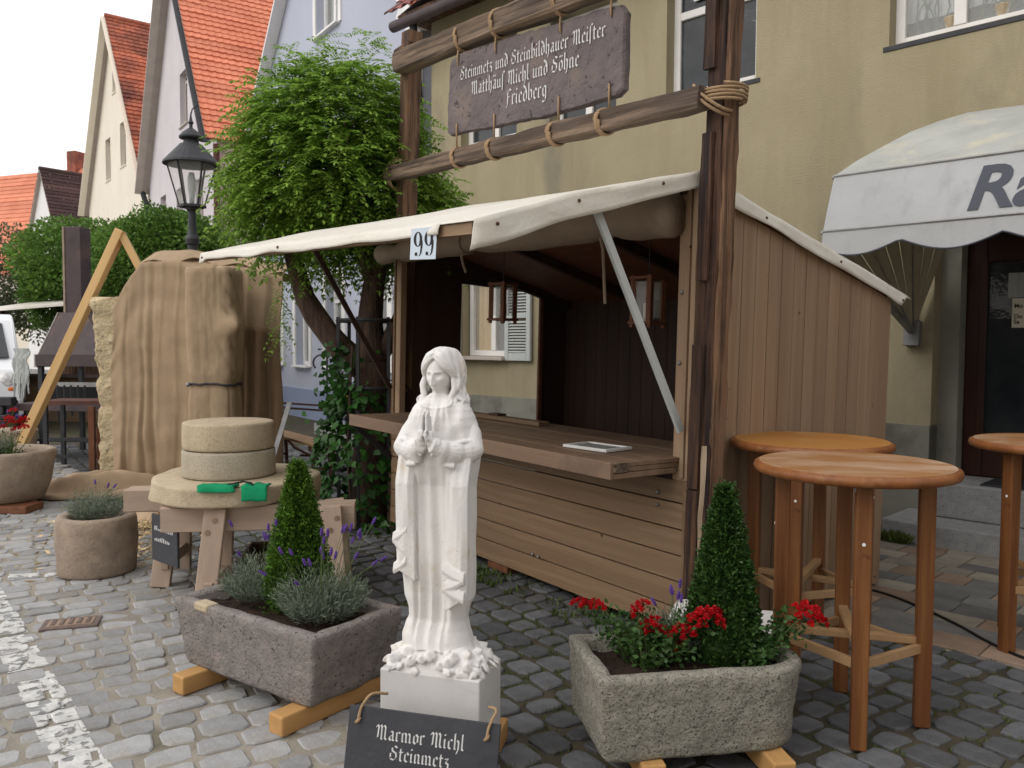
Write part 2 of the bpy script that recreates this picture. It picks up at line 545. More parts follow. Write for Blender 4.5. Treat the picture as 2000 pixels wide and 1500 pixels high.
M['pine'] = pmat('fresh_pine', (.74, .50, .24), (.64, .41, .18), sc=8, st=(1, 1, .06), ro=.6, bu=.15, bs=25, spk=(.3, .14, .05), spks=6, spkt=.76)
M['pine_x'] = pmat('pine_block', (.50, .285, .105), (.37, .2, .075), sc=8, st=(.07, 1, 1), ro=.7, bu=.3, bs=25, bst=(.06, 1, 1))
M['oak_x'] = pmat('pale_trestle_wood', (.43, .33, .25), (.34, .255, .195), sc=9, st=(.07, 1, 1), ro=.8, bu=.35, bs=25, bst=(.06, 1, 1))
M['oak_z'] = pmat('pale_trestle_legs', (.44, .335, .255), (.35, .26, .2), sc=9, st=(1, 1, .07), ro=.8, bu=.35, bs=25, bst=(1, 1, .06))
M['peg'] = pmat('peg_end', (.22, .15, .10), (.3, .21, .15), sc=20, ro=.8)
M['table_top'] = pmat('scuffed_varnished_top', (.31, .145, .045), (.25, .108, .032), sc=5, st=(.18, 1, 1), ro=.5, bu=.12, bs=30, bst=(.1, 1, 1), dirt=(.46, .33, .245), dirts=2.2, dirtt=.47, dst=(.6, 1.3, 1), streak=(4, (.45, 1.6, 1), (.35, .215, .125)))
M['table_top2'] = pmat('varnished_top', (.40, .185, .045), (.33, .14, .03), sc=5, st=(.18, 1, 1), ro=.45, bu=.12, bs=30, bst=(.1, 1, 1), dirt=(.42, .24, .1), dirts=3.2, dirtt=.56)
M['table_edge'] = pmat('varnished_edge', (.25, .095, .03), (.17, .06, .02), sc=9, ro=.42, bu=.2, dirt=(.33, .17, .07), dirts=8, dirtt=.56)
M['table_leg'] = pmat('varnished_leg', (.22, .092, .03), (.14, .052, .018), sc=7, st=(1, 1, .09), ro=.5, bu=.25, bs=25, bst=(1, 1, .06), spk=(.07, .022, .01), spks=11, spkt=.71, lo=.42, hi=.58, streak=(26, (1, 1, .04), (.14, .05, .016)))
M['table_brace'] = pmat('pale_brace', (.4, .25, .13), (.32, .19, .09), sc=8, ro=.6)
M['canvas'] = pmat('white_tarpaulin', (.86, .83, .76), (.80, .76, .67), sc=1.4, ro=.45, bu=.5, bs=7, bd=.03, spec=.45, trans=.22)
M['roll'] = pmat('rolled_tarpaulin', (.34, .27, .21), (.26, .2, .155), sc=3, ro=.6, bu=.6, bs=7, bd=.03)
M['awning'] = pmat('grey_white_awning', (.48, .495, .505), (.42, .435, .44), sc=1.6, ro=.75, bu=.3, bs=9, bd=.02, dirt=(.40, .405, .41), dirts=5, dirtt=.53, dst=(1.4, 1.4, .2), trans=.12)
M['awning_y'] = pmat('yellowed_awning_top', (.50, .51, .475), (.40, .415, .39), sc=2.4, ro=.8, bu=.4, bs=9, bd=.02, dirt=(.58, .55, .43), dirts=4, dirtt=.54, trans=.15)
M['awning_in'] = pmat('awning_lining', (.42, .38, .27), (.34, .3, .21), sc=3, ro=.8, bu=.1, trans=.2)
M['letter_b'] = pmat('slate_blue_print', (.058, .066, .085), None, ro=.6, bu=0)
M['black'] = pmat('black_print', (.012, .012, .014), None, ro=.6, bu=0)
M['white_l'] = pmat('white_lettering', (.62, .62, .61), (.48, .48, .48), sc=40, ro=.8, bu=0)
M['plate'] = pmat('pale_blue_plate', (.55, .63, .72), None, ro=.5, bu=0)
M['slate'] = pmat('slate_board', (.05, .052, .06), (.036, .038, .045), sc=6, ro=.55, bu=.3, bs=30, spk=(.1, .1, .11), spks=60, spkt=.72)
M['slate_p'] = pmat('purple_brown_slate', (.165, .135, .135), (.115, .096, .1), sc=4, ro=.8, bu=.9, bs=16, bd=.03, spk=(.055, .045, .048), spks=20, spkt=.63, dirt=(.19, .15, .13), dirts=3)
M['rope'] = pmat('hemp_rope', (.40, .275, .165), (.3, .2, .115), sc=60, ro=.95, bu=.6, bs=120)
M['marble'] = pmat('white_marble', (.73, .715, .69), (.67, .66, .65), sc=5, ro=.62, bu=.42, bs=95, bd=.007, dirt=(.62, .53, .42), dirts=7, dirtt=.57, spk=(.42, .41, .40), spks=55, spkt=.7, spec=.35)
M['plinth'] = pmat('veined_marble', (.60, .59, .575), (.53, .52, .52), sc=4, ro=.4, bu=.1, bs=60, dirt=(.40, .40, .41), dirts=5, dirtt=.57, dst=(.6, 1, 2.2), spec=.4)
M['granite'] = pmat('grey_granite', (.33, .315, .26), (.22, .21, .17), sc=26, ro=.85, bu=1.0, bs=45, bd=.02, spk=(.085, .08, .075), spks=120, spkt=.57, dirt=(.40, .385, .33), dirts=55, dirtt=.6)
M['tuff'] = pmat('purple_brown_stone', (.285, .255, .235), (.20, .178, .166), sc=18, ro=.88, bu=1, bs=60, bd=.018, spk=(.075, .06, .06), spks=55, spkt=.62, dirt=(.35, .27, .235), dirts=8, dirtt=.6)
M['sandst'] = pmat('buff_tub_stone', (.36, .285, .215), (.26, .205, .16), sc=9, ro=.9, bu=.7, bs=45, bd=.012, spk=(.16, .12, .1), spks=50, spkt=.66, dirt=(.2, .165, .135), dirts=4, dirtt=.6)
M['mill_y'] = pmat('buff_millstone', (.52, .43, .30), (.42, .345, .24), sc=8, ro=.9, bu=.6, bs=70, bd=.01, spk=(.33, .26, .17), spks=110, spkt=.58)
M['mill_g'] = pmat('grey_millstone', (.45, .40, .31), (.37, .33, .255), sc=8, ro=.9, bu=.6, bs=70, bd=.01, spk=(.29, .25, .19), spks=110, spkt=.58)
M['lime'] = pmat('yellow_limestone', (.60, .49, .30), (.44, .36, .23), sc=6, ro=.92, bu=1.0, bs=12, bd=.05, dirt=(.33, .26, .16), dirts=9, dirtt=.58, spk=(.2, .17, .13), spks=26, spkt=.62)
M['burlap'] = pmat('burlap', (.42, .31, .205), (.34, .245, .155), sc=2.2, ro=.95, bu=.7, bs=130, bd=.008, dirt=(.27, .18, .11), dirts=1.6, dirtt=.6)
M['burlap_d'] = pmat('darker_burlap', (.25, .165, .10), (.20, .13, .078), sc=2.2, ro=.95, bu=.7, bs=130, bd=.008)
M['soil'] = pmat('potting_soil', (.022, .013, .009), (.05, .028, .018), sc=26, ro=1, bu=1, bs=50, bd=.02)
M['bark'] = pmat('bark', (.115, .07, .05), (.045, .03, .024), sc=12, st=(1, 1, .25), ro=.95, bu=1.0, bs=18, bd=.04, bst=(1, 1, .22))
M['leaf'] = pmat('robinia_leaf', (.26, .41, .065), (.155, .285, .038), sc=1.6, ro=.5, bu=0, isl=.45, trans=.45, spec=.3)
M['leaf_box'] = pmat('boxwood_leaf', (.10, .20, .022), (.05, .12, .015), sc=14, ro=.5, bu=0, isl=.55, trans=.25)
M['leaf_box2'] = pmat('dark_boxwood_leaf', (.045, .10, .02), (.028, .07, .014), sc=14, ro=.5, bu=0, isl=.55, trans=.2)
M['leaf_ivy'] = pmat('creeper_leaf', (.035, .115, .018), (.022, .075, .013), sc=4, ro=.45, bu=0, isl=.4, trans=.25)
M['leaf_rose'] = pmat('rose_leaf', (.035, .08, .02), (.05, .11, .025), sc=9, ro=.45, bu=0, isl=.4, trans=.2)
M['leaf_lav'] = pmat('lavender_leaf', (.21, .25, .18), (.13, .165, .12), sc=12, ro=.8, bu=0, isl=.3, trans=.15)
M['leaf_far'] = pmat('far_leaf', (.13, .235, .04), (.08, .165, .028), sc=1.3, ro=.55, bu=0, isl=.4, trans=.3)
M['leaf_grey'] = pmat('greyish_leaf', (.12, .15, .07), (.08, .10, .05), sc=1.3, ro=.6, bu=0, isl=.4, trans=.3)
M['grass'] = pmat('joint_grass', (.08, .135, .025), (.1, .12, .03), sc=3, ro=.7, bu=0, isl=.4, trans=.2)
M['stem'] = pmat('green_stem', (.09, .13, .04), None, ro=.6, bu=0)
M['violet'] = pmat('lavender_flower', (.13, .06, .30), (.085, .04, .22), sc=30, ro=.7, bu=0, isl=.3)
M['red'] = pmat('red_petals', (.56, .006, .012), (.38, .003, .008), sc=30, ro=.5, bu=0, isl=.3, trans=.2)
M['orange_f'] = pmat('orange_petals', (.85, .33, .01), (.8, .45, .02), sc=20, ro=.6, bu=0, isl=.2)
M['pink_f'] = pmat('pink_petals', (.75, .12, .25), None, ro=.6, bu=0)
M['felt'] = pmat('green_felt', (.006, .27, .115), (.004, .2, .085), sc=9, ro=.95, bu=.5, bs=90)
M['tray'] = pmat('white_plastic', (.7, .7, .68), None, ro=.35, bu=0)
M['van'] = pmat('white_car_paint', (.75, .77, .79), None, ro=.2, bu=0, spec=.6)
M['tyre'] = pmat('rubber', (.02, .02, .02), None, ro=.8, bu=0)
M['lens'] = pmat('lamp_lens', (.75, .75, .72), (.3, .3, .32), sc=14, ro=.1, bu=0, spec=.8)
M['amber'] = pmat('amber_lens', (.7, .16, .03), None, ro=.2, bu=0)
M['copper'] = pmat('reddish_wood', (.19, .075, .035), (.13, .05, .025), sc=12, ro=.6, bu=.2)
M['stone_step'] = pmat('granite_step', (.33, .335, .335), (.26, .265, .265), sc=18, ro=.8, bu=.3, bs=70, spk=(.12, .12, .125), spks=90, spkt=.62)
M['door'] = pmat('dark_door_wood', (.055, .022, .016), (.035, .015, .012), sc=9, st=(1, 1, .07), ro=.35, bu=.15, bs=25)
M['paper'] = pmat('paper', (.72, .68, .56), None, ro=.8, bu=0)
M['straw'] = pmat('wood_shavings', (.6, .47, .27), (.5, .36, .18), sc=9, ro=.9, bu=0, isl=.25)
M['blue_pot'] = pmat('dark_blue_box', (.02, .022, .06), None, ro=.5, bu=0)
M['cable'] = pmat('black_cable', (.012, .012, .012), None, ro=.5, bu=0)
M['hoodmet'] = pmat('sooty_steel', (.085, .06, .062), (.05, .038, .042), sc=4, ro=.6, bu=.3, bs=20, dirt=(.12, .075, .06), dirts=3)
M['hoodside'] = pmat('bright_hood_side', (.42, .4, .37), (.33, .31, .29), sc=4, ro=.5, met=.3)
M['drain'] = pmat('brown_cast_iron', (.17, .125, .105), (.12, .09, .08), sc=20, ro=.8, bu=.5)
# clear lantern glass: thin, mostly see-through
g = bpy.data.materials.new('clear_glass')
g.use_nodes = True
_b = g.node_tree.nodes["Principled BSDF"]
_b.inputs['Base Color'].default_value = (.9, .92, .9, 1)
_b.inputs['Roughness'].default_value = .05
_b.inputs['Alpha'].default_value = .16
M['clear'] = g
# ------------------------------------------------------------------ ground, cobbles, pavement
UF, NF = Vector((.7135, -.7006, 0)), Vector((.7006, .7135, 0))   # facade direction and inward normal
ZF = -.7763
US, NS, PS = Vector((.593, -.805, 0)), Vector((.805, .593, 0)), Vector((.937, 4.41, 0))

paving = Thing('street_paving', None, None)
paving.o['kind'] = 'structure'
def bed(on):
    m = MB()
    m.grid(lambda a, b: (-14 + 26 * a, -3 + 24 * b, (-.006 if on else -.013) + .006 * nz(a * 60, b * 60)), 130, 120)
    m.f = [f for f in m.f if (lambda x, y: (x * NS.x + y * NS.y < 1.72) == on)(sum(m.v[i][0] for i in f) / 4, sum(m.v[i][1] for i in f) / 4)]
    return m
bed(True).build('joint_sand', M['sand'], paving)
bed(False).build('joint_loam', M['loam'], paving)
far = MB()
R_ = 420
far.add([(-R_, -R_, -.05), (R_, -R_, -.05), (R_, R_, -.05), (-R_, R_, -.05)], [(0, 1, 2, 3)])
o = far.build('ground', M['asphalt'])
o['kind'] = 'structure'

_f3 = np.array(_f); _r3 = np.array(_r2); _u3 = np.array(_u2)
def px(p):
    q = np.array(p) - np.array((0, 0, EYE))
    z = q @ _f3
    return (1000 + 1619 * (q @ _r3) / z, 750 - 1619 * (q @ _u3) / z, z)

def seen(p, m=60):
    x, y, z = px(p)
    return z > .3 and -m < x < 2000 + m and -m < y < 1500 + m

def cobble(cx, cy, w, l, a, seed):
    """worn sett: irregular eight-sided top, chamfer, side"""
    r = random.Random(seed)
    hw, hl = w / 2, l / 2
    c = .34
    pts = []
    for sx, sy in ((1, 1), (-1, 1), (-1, -1), (1, -1)):
        jx, jy = r.uniform(-.09, .035) * w, r.uniform(-.09, .035) * l
        X, Y = sx * (hw + jx), sy * (hl + jy)
        k1, k2 = r.uniform(.07, .22) * w, r.uniform(.07, .22) * l
        e = r.uniform(.0, .05)
        if sx * sy > 0:
            pts += [(X, Y - sy * k2), (X - sx * k1, Y + sy * e * l * .2)]
        else:
            pts += [(X - sx * k1, Y + sy * e * l * .2), (X, Y - sy * k2)]
    z0 = r.uniform(-.004, .006)
    tx, ty = r.uniform(-.035, .035), r.uniform(-.035, .035)
    ca, sa = cos(a), sin(a)
    V = []
    for k, (g, dz) in enumerate(((.90, 0), (.975, -.006), (1.0, -.03))):
        for X, Y in pts:
            X2, Y2 = X * g, Y * g
            V.append((cx + X2 * ca - Y2 * sa, cy + X2 * sa + Y2 * ca, z0 + dz + (tx * X2 + ty * Y2)))
    F = [tuple(range(8))]
    for k in (0, 1):
        for j in range(8):
            F.append((k * 8 + j, k * 8 + 8 + j, k * 8 + 8 + (j + 1) % 8, k * 8 + (j + 1) % 8))
    return V, F

def ncoord(x, y):
    return x * NS.x + y * NS.y
stones = []
def lay(ang, rl, rw, x_on, sd, u0, u1, v0, v1, arc=0.0):
    """rows along direction ang; rw row spacing, rl stone length"""
    d, e = Vector((cos(ang), sin(ang))), Vector((-sin(ang), cos(ang)))
    rr = random.Random(sd)
    v = v0
    k = 0
    while v < v1:
        hw = rw * rr.uniform(.88, 1.12)
        u = u0 + rr.uniform(0, rl)
        while u < u1:
            l = rl * rr.uniform(.68, 1.28)
            vv = v + arc * sin(u * 1.1 + v * .2) + hw / 2
            p = d * (u + l / 2) + e * vv
            if x_on(p.x, p.y) and seen((p.x, p.y, 0), 120):
                ga = .007 if ncoord(p.x, p.y) < 1.7 else .021
                ga2 = ga * .9
                sl = arc * 1.1 * cos(u * 1.1 + v * .2)
                stones.append((p, *cobble(p.x, p.y, l - ga, hw - ga2, ang + math.atan(sl), sd * 100000 + k)))
                k += 1
            u += l
        v += hw
def on_street(x, y):
    return ncoord(x, y) < 1.72 + .05 * sin(x * 9) and y < 15
def on_strip(x, y):
    return ncoord(x, y) >= 1.72 + .05 * sin(x * 9) and y < 13 and x * NF.x + y * NF.y < (4.76 if x > .9 else 7.3)
lay(.52, .185, .150, on_street, 1, -14, 14, -3, 20, arc=.05)
lay(-.98, .18, .168, on_strip, 2, -16, 10, -6, 14, arc=.03)
def size_px(st):
    x, y, z = px(st[0].to_3d())
    ok = -20 < x < 2020 and y < 1520
    return (1 / z if ok else 0)
stones.sort(key=size_px, reverse=True)
for p, V, F in stones[:290]:
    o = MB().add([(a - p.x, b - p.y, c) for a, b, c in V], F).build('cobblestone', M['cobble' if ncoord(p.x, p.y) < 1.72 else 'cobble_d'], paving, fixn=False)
    o.location = (p.x, p.y, 0)
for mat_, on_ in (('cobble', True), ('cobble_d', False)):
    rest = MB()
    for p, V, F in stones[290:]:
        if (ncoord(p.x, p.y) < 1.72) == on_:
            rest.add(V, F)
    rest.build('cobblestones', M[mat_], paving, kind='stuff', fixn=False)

# worn white line painted over the stones
LA, LB = Vector((-1.624, 3.078)), Vector((-4.6, 6.8))
ld = (LB - LA).normalized()
ln = Vector((ld.y, -ld.x))
mk = MB()
LINES = [(LA, ln, .088, 8.0)]
L2a, L2b = Vector((-3.62, 5.60)), Vector((-3.19, 5.68))
d2 = (L2b - L2a).normalized()
LINES.append((L2a, Vector((d2.y, -d2.x)), .065, 9.0))
rl = random.Random(5)
for p, V, F in stones:
  for lk, (LA, ln, hw_, ym) in enumerate(LINES):
    if abs((p - LA).dot(ln)) < .22 and p.y < ym and (lk == 0 or -4.6 < p.x < -2.9):
        if rl.random() < .02:
            continue
        bm = bmesh.new()
        vs_ = [bm.verts.new((a, b, c + .0025)) for a, b, c in V[:16]]
        for f in F[:9]:
            bm.faces.new([vs_[i] for i in f])
        for sgn in (1, -1):
            co = LA + ln * sgn * (hw_ + rl.uniform(-.012, .006))
            bmesh.ops.bisect_plane(bm, geom=bm.verts[:] + bm.edges[:] + bm.faces[:], plane_co=(co.x, co.y, 0), plane_no=(ln.x * sgn, ln.y * sgn, 0), clear_outer=True)
        bm.verts.ensure_lookup_table()
        bm.verts.index_update()
        if bm.faces:
            mk.add([v.co.copy() for v in bm.verts], [[v.index for v in f.verts] for f in bm.faces])
        bm.free()
pm = M['paint']
nt = pm.node_tree
tcn = nt.nodes.new("ShaderNodeTexCoord")
nn = nt.nodes.new("ShaderNodeTexNoise")
nn.inputs['Scale'].default_value = 17
nn.inputs['Detail'].default_value = 5
nt.links.new(tcn.outputs['Object'], nn.inputs[0])
rg = nt.nodes.new("ShaderNodeMapRange")
rg.inputs[1].default_value, rg.inputs[2].default_value = .41, .48
nt.links.new(nn.outputs[0], rg.inputs[0])
nt.links.new(rg.outputs[0], nt.nodes["Principled BSDF"].inputs['Alpha'])
LA, ln, hw_, ym = LINES[0]
for k in range(60):
    if rl.random() < .3:
        continue
    a, b = LA + ld * (-.3 + k * .085), LA + ld * (-.3 + (k + 1) * .085)
    mk.add([(*(a - ln * hw_), -.0035), (*(a + ln * hw_), -.0035), (*(b + ln * hw_), -.0035), (*(b - ln * hw_), -.0035)], [(0, 1, 2, 3)])
o = mk.build('road_marking', pm, fixn=False)
o['kind'] = 'structure'

# slab pavement in front of the ochre house
pav = Thing('pavement', None, None, loc=NF * 4.76, rz=ZF)
pav.o['kind'] = 'structure'
MB().b2(-3.2, 3.6, -.02, 2.5, -.03, -.006).build('joint_bed', M['sand'], pav)
protos = {}
rr = random.Random(3)
y = 0
row = 0
while y < 2.36:
    d = .2 if row % 3 else .26
    x = -3.2 + rr.uniform(0, .25)
    while x < 2.6:
        w = rr.choice((.2, .3, .3, .4))
        c = NF * (4.76 + y + d / 2) + UF * (x + w / 2)
        if seen((c.x, c.y, 0), 200) and not ((c - PS).dot(US) < -.02 and (c - PS).dot(NS) < 1.95):
            mn = rr.choice(('slab', 'slab', 'slab_grey', 'slab_red'))
            key = (round(w, 2), d, mn)
            if key not in protos:
                s = MB().b2(-w / 2 + .004, w / 2 - .004, -d / 2 + .004, d / 2 - .004, -.03, .004).build('paving_slab', M[mn], pav, bev=.004, seg=1)
                protos[key] = s
            else:
                s = protos[key].copy()
                COL.objects.link(s)
            s.location = (x + w / 2, y + d / 2, rr.uniform(-.0015, .0025))
        x += w
    y += d
    row += 1
# tufts of grass and moss in the joints
P, D, Ls = [], [], []
rg2 = random.Random(11)
def tuft(x, y, n, r=.05, L=.03):
    for _ in range(n):
        a, q = rg2.uniform(0, 6.28), r * sqrt(rg2.random())
        P.append((x + q * cos(a), y + q * sin(a), -.012))
        D.append((rg2.uniform(-.7, .7), rg2.uniform(-.7, .7), 1))
        Ls.append(L * rg2.uniform(.5, 1.3))
for p, V, F in stones:
    nc = ncoord(p.x, p.y)
    if nc > 1.6 and p.y < 7:
        for j in range(3):
            if noise.noise(Vector((p.x * 1.7, p.y * 1.7, 3))) + rg2.uniform(-.35, .35) > -.12:
                k = rg2.choice(range(16, 24))
                q = V[k]
                for t in range(3):
                    q2 = V[16 + (k - 16 + 1) % 8]
                    f = rg2.random()
                    tuft(q[0] + (q2[0] - q[0]) * f, q[1] + (q2[1] - q[1]) * f, 6, .016, .020)
# longer weeds beside the stall, under the boards and at the step
for i in range(46):
    q = PS + US * rg2.uniform(-3.2, .3) + NS * rg2.uniform(-.28, .05)
    tuft(q.x, q.y, 26, .07, .05)
for i in range(12):
    q = NF * 7.06 + UF * rg2.uniform(-2.62, -2.4)
    tuft(q.x, q.y, 40, .05, .1)
Vn, Fn = leaf_arrays(np.array(P), np.array(D), rvec(len(P)), np.array(Ls), np.array(Ls) * .22)
o = link('joint_grass', np_mesh('joint_grass', Vn, Fn), M['grass'])
tag(o, 'moss and short grass growing in the joints between the cobbles', 'grass', kind='stuff')
# fallen brown leaves and litter
# drain cover
t = Thing('hydrant_cover', 'small brown cast iron cover set flush in the cobbles beside the white line', 'cover', loc=(-2.525, 4.69, 0), rz=.3)
MB().b2(-.15, .15, -.09, .09, -.02, .010).build('frame', M['drain'], t, bev=.004)
MB().b2(-.12, .12, -.06, .06, .0, .014).build('lid', M['slab_red'], t, bev=.003)
for i in range(5):
    MB().b2(-.1 + i * .045, -.08 + i * .045, -.045, .045, .014, .018).build('rib', M['drain'], t)
# ------------------------------------------------------------------ houses
def wall_mb(x0, x1, z0, z1, holes, depth=.22, y=0):
    """facade in the plane y, seen from -y, with reveals for the holes (x0,x1,z0,z1)"""
    mb = MB()
    xs = sorted({x0, x1, *[h[0] for h in holes], *[h[1] for h in holes]})
    zs = sorted({z0, z1, *[h[2] for h in holes], *[h[3] for h in holes]})
    for a, b in zip(xs[:-1], xs[1:]):
        for c, d in zip(zs[:-1], zs[1:]):
            mx, mz = (a + b) / 2, (c + d) / 2
            if any(h[0] < mx < h[1] and h[2] < mz < h[3] for h in holes):
                continue
            mb.add([(a, y, c), (b, y, c), (b, y, d), (a, y, d)], [(0, 1, 2, 3)])
    for h in holes:
        a, b, c, d = h[:4]
        q = y + depth
        mb.add([(a, y, c), (a, y, d), (a, q, d), (a, q, c)], [(0, 1, 2, 3)])
        mb.add([(b, y, c), (b, q, c), (b, q, d), (b, y, d)], [(0, 1, 2, 3)])
        mb.add([(a, y, d), (b, y, d), (b, q, d), (a, q, d)], [(0, 1, 2, 3)])
        mb.add([(a, y, c), (a, q, c), (b, q, c), (b, y, c)], [(0, 1, 2, 3)])
    return mb

def window(T, x0, x1, z0, z1, y, mull=(.5,), bar=(), fw=.07, fr='white', pane='glass', sill=None, curtain=None):
    """y: plane of the frame front"""
    f = MB()
    f.b2(x0, x0 + fw, y, y + .06, z0, z1).b2(x1 - fw, x1, y, y + .06, z0, z1)
    f.b2(x0 + fw, x1 - fw, y, y + .06, z1 - fw, z1).b2(x0 + fw, x1 - fw, y, y + .06, z0, z0 + fw)
    for m_ in mull:
        xm = x0 + (x1 - x0) * m_
        f.b2(xm - fw * .6, xm + fw * .6, y - .006, y + .05, z0 + fw, z1 - fw)
    for k in bar:
        zm = z0 + (z1 - z0) * k
        f.b2(x0 + fw, x1 - fw, y - .003, y + .045, zm - fw * .5, zm + fw * .5)
    w = f.build('window', M[fr], T, bev=.006, seg=1)
    if curtain:
        MB().grid(lambda a, b: (x0 + (x1 - x0) * a, y + .16 + .03 * sin(a * 34), z0 + (z1 - z0) * b), 30, 1).build('curtain', M[curtain], w, T=T, fixn=False)
    MB().b2(x0 + fw * .5, x1 - fw * .5, y + .028, y + .034, z0 + fw * .5, z1 - fw * .5).build('pane', M[pane], w, T=T)
    if sill:
        MB().b2(x0 - .05, x1 + .05, y - sill[0], y + .02, z0 - .05, z0 - .004).build('sill', M[sill[1]], w, T=T, bev=.005)
    return w

def roof_field(mb, o, u, d, w, h, col=.2, row=.33, wave=.035, step=.035):
    """rows of pantiles: wavy courses, each lapping over the one below; o upper corner, u along the ridge, d down the slope"""
    o, u, d = Vector(o), Vector(u).normalized(), Vector(d).normalized()
    n = u.cross(d)
    if n.z < 0:
        n = -n
    nr, nc = int(h / row), int(w / col) * 3
    for r in range(nr):
        V = []
        j = random.Random(r).uniform(-.01, .01)
        for i in range(nc + 1):
            a = w * i / nc
            wz = wave * (.5 + .5 * cos(2 * pi * (i % 3) / 3))
            jj = .012 * nz(i // 3 * .77, r * 1.3)
            V.append(o + u * a + d * (r * row) + n * (wz * .6 + jj))
            V.append(o + u * a + d * ((r + 1) * row + .03) + n * (wz + step + jj + j))
            V.append(o + u * a + d * ((r + 1) * row + .03) + n * (wz - .01 + j))
        F = []
        for i in range(nc):
            k = i * 3
            F.append((k, k + 1, k + 4, k + 3))
            F.append((k + 1, k + 2, k + 5, k + 4))
        mb.add(V, F)
    return mb

# --- ochre house on the right, local x = along the facade, y = into the house
YH = Thing('ochre_house', 'ochre rendered house with white windows behind the wooden stall', 'house', loc=NF * 7.75, rz=ZF)
holes = [(-8.56, -7.72, 1.42, 2.55), (-2.46, 1.1, -.1, 2.62),
         (-8.62, -7.55, 4.3, 5.62), (-6.98, -5.95, 4.3, 5.62), (-5.27, -4.2, 4.3, 5.75), (-2.9, -1.75, 4.3, 5.75), (-.3, .85, 4.3, 5.75), (2.1, 3.25, 4.3, 5.75), (3.0, 4.6, 1.0, 2.5)]
w = wall_mb(-9.25, 9, .92, 6.3, holes, .2)
w.add([(-9.25, 0, .92), (-9.25, 9, .92), (-9.25, 9, 6.3), (-9.25, 0, 6.3)], [(0, 1, 2, 3)])
w.build('wall', M['plaster_y'], YH, fixn=False)
b = wall_mb(-9.27, -2.46, -.1, .92, [], .2, y=-.025)
b2 = wall_mb(1.1, 9, -.1, .92, [], .2, y=-.025)
b.add(b2.v, b2.f)
b.add([(-2.46, -.025, -.1), (-2.46, .18, -.1), (-2.46, .18, .92), (-2.46, -.025, .92)], [(0, 1, 2, 3)])
b.add([(-9.27, -.025, .92), (-2.46, -.025, .92), (-2.46, .0, .92), (-9.27, 0, .92)], [(0, 1, 2, 3)])
b.add([(-9.27, -.025, -.1), (-9.27, 9, -.1), (-9.27, 9, .92), (-9.27, -.025, .92)], [(0, 1, 2, 3)])
b.build('wall_base', M['plaster_g'], YH, fixn=False)
MB().b2(-9.2, 9, .5, 9, -.1, 6.2).build('house_core', M['inner'], YH)
# upper windows
for x0, x1, z1, kw in ((-8.62, -7.55, 5.62, dict(mull=(.52,), bar=(.72,))), (-6.98, -5.95, 5.62, dict(mull=(.5,), bar=(.72,))),
                       (-5.27, -4.2, 5.75, dict(mull=(.5,), bar=(.62,))), (-2.9, -1.75, 5.75, dict(mull=(.47,), bar=())),
                       (-.3, .85, 5.75, dict(mull=(.5,), bar=(.65,))), (2.1, 3.25, 5.75, dict(mull=(.5,), bar=(.65,)))):
    wn_ = window(YH, x0 + .0, x1, 4.3, z1, .14, fw=.085, sill=(.15, 'iron'), pane='clear' if x0 == -2.9 else 'glass', **kw)
    if x0 == -2.9:
        cur = MB()
        cur.grid(lambda a, b: (x0 + .05 + (x1 - x0 - .1) * a, .27 + .02 * sin(a * 30), 4.55 + .9 * b), 24, 2)
        cur.build('curtain', M['curtain'], wn_, T=YH)
        for px_, c in ((-2.45, .05), (-2.05, .07)):
            MB().lathe([(.04, 0), (.06, .09), (.05, .1)], 10, (px_, .2, 4.39)).build('flower_pot', M['mill_y'], wn_, T=YH)
        tw = MB()
        for q in range(26):
            x = x0 + .1 + (x1 - x0 - .2) * rng.random()
            tw.tube(crv([(x, .24, 4.38), (x + .1 * rng.normal(), .24, 4.6), (x + .2 * rng.normal(), .25, 4.9 + .3 * rng.random())], 3), .006, 4)
        tw.build('houseplant_stems', M['leaf_ivy'], wn_, T=YH, kind='stuff')
    if x0 == -5.27:
        st_ = MB().b2(-5.02, -4.62, .132, .136, 5.32, 5.6)
        s_o = st_.build('sticker', M['white'], wn_, T=YH)
        for k, (cn, off) in enumerate((('leaf', 0), ('amber', .035), ('red', .07))):
            ar = MB()
            ar.add([(-4.99 + off, .1305, 5.34), (-4.965 + off, .1305, 5.34), (-4.9 + off, .1305, 5.58), (-4.93 + off, .1305, 5.58)], [(0, 1, 2, 3)])
            ar.build('rainbow_stripe', M[cn], wn_, T=YH)
        MB().add([(-4.88, .1305, 5.36), (-4.63, .1305, 5.36), (-4.63, .1305, 5.58), (-4.8, .1305, 5.58)], [(0, 1, 2, 3)]).build('dark_field', M['black'], wn_, T=YH)
        letters('Ra', .17, M['white'], wn_, Matrix.Translation((-4.82, .127, 5.43)) @ Matrix.Rotation(pi / 2, 4, 'X'), shear=.2, bold=.006, ext=.0005)
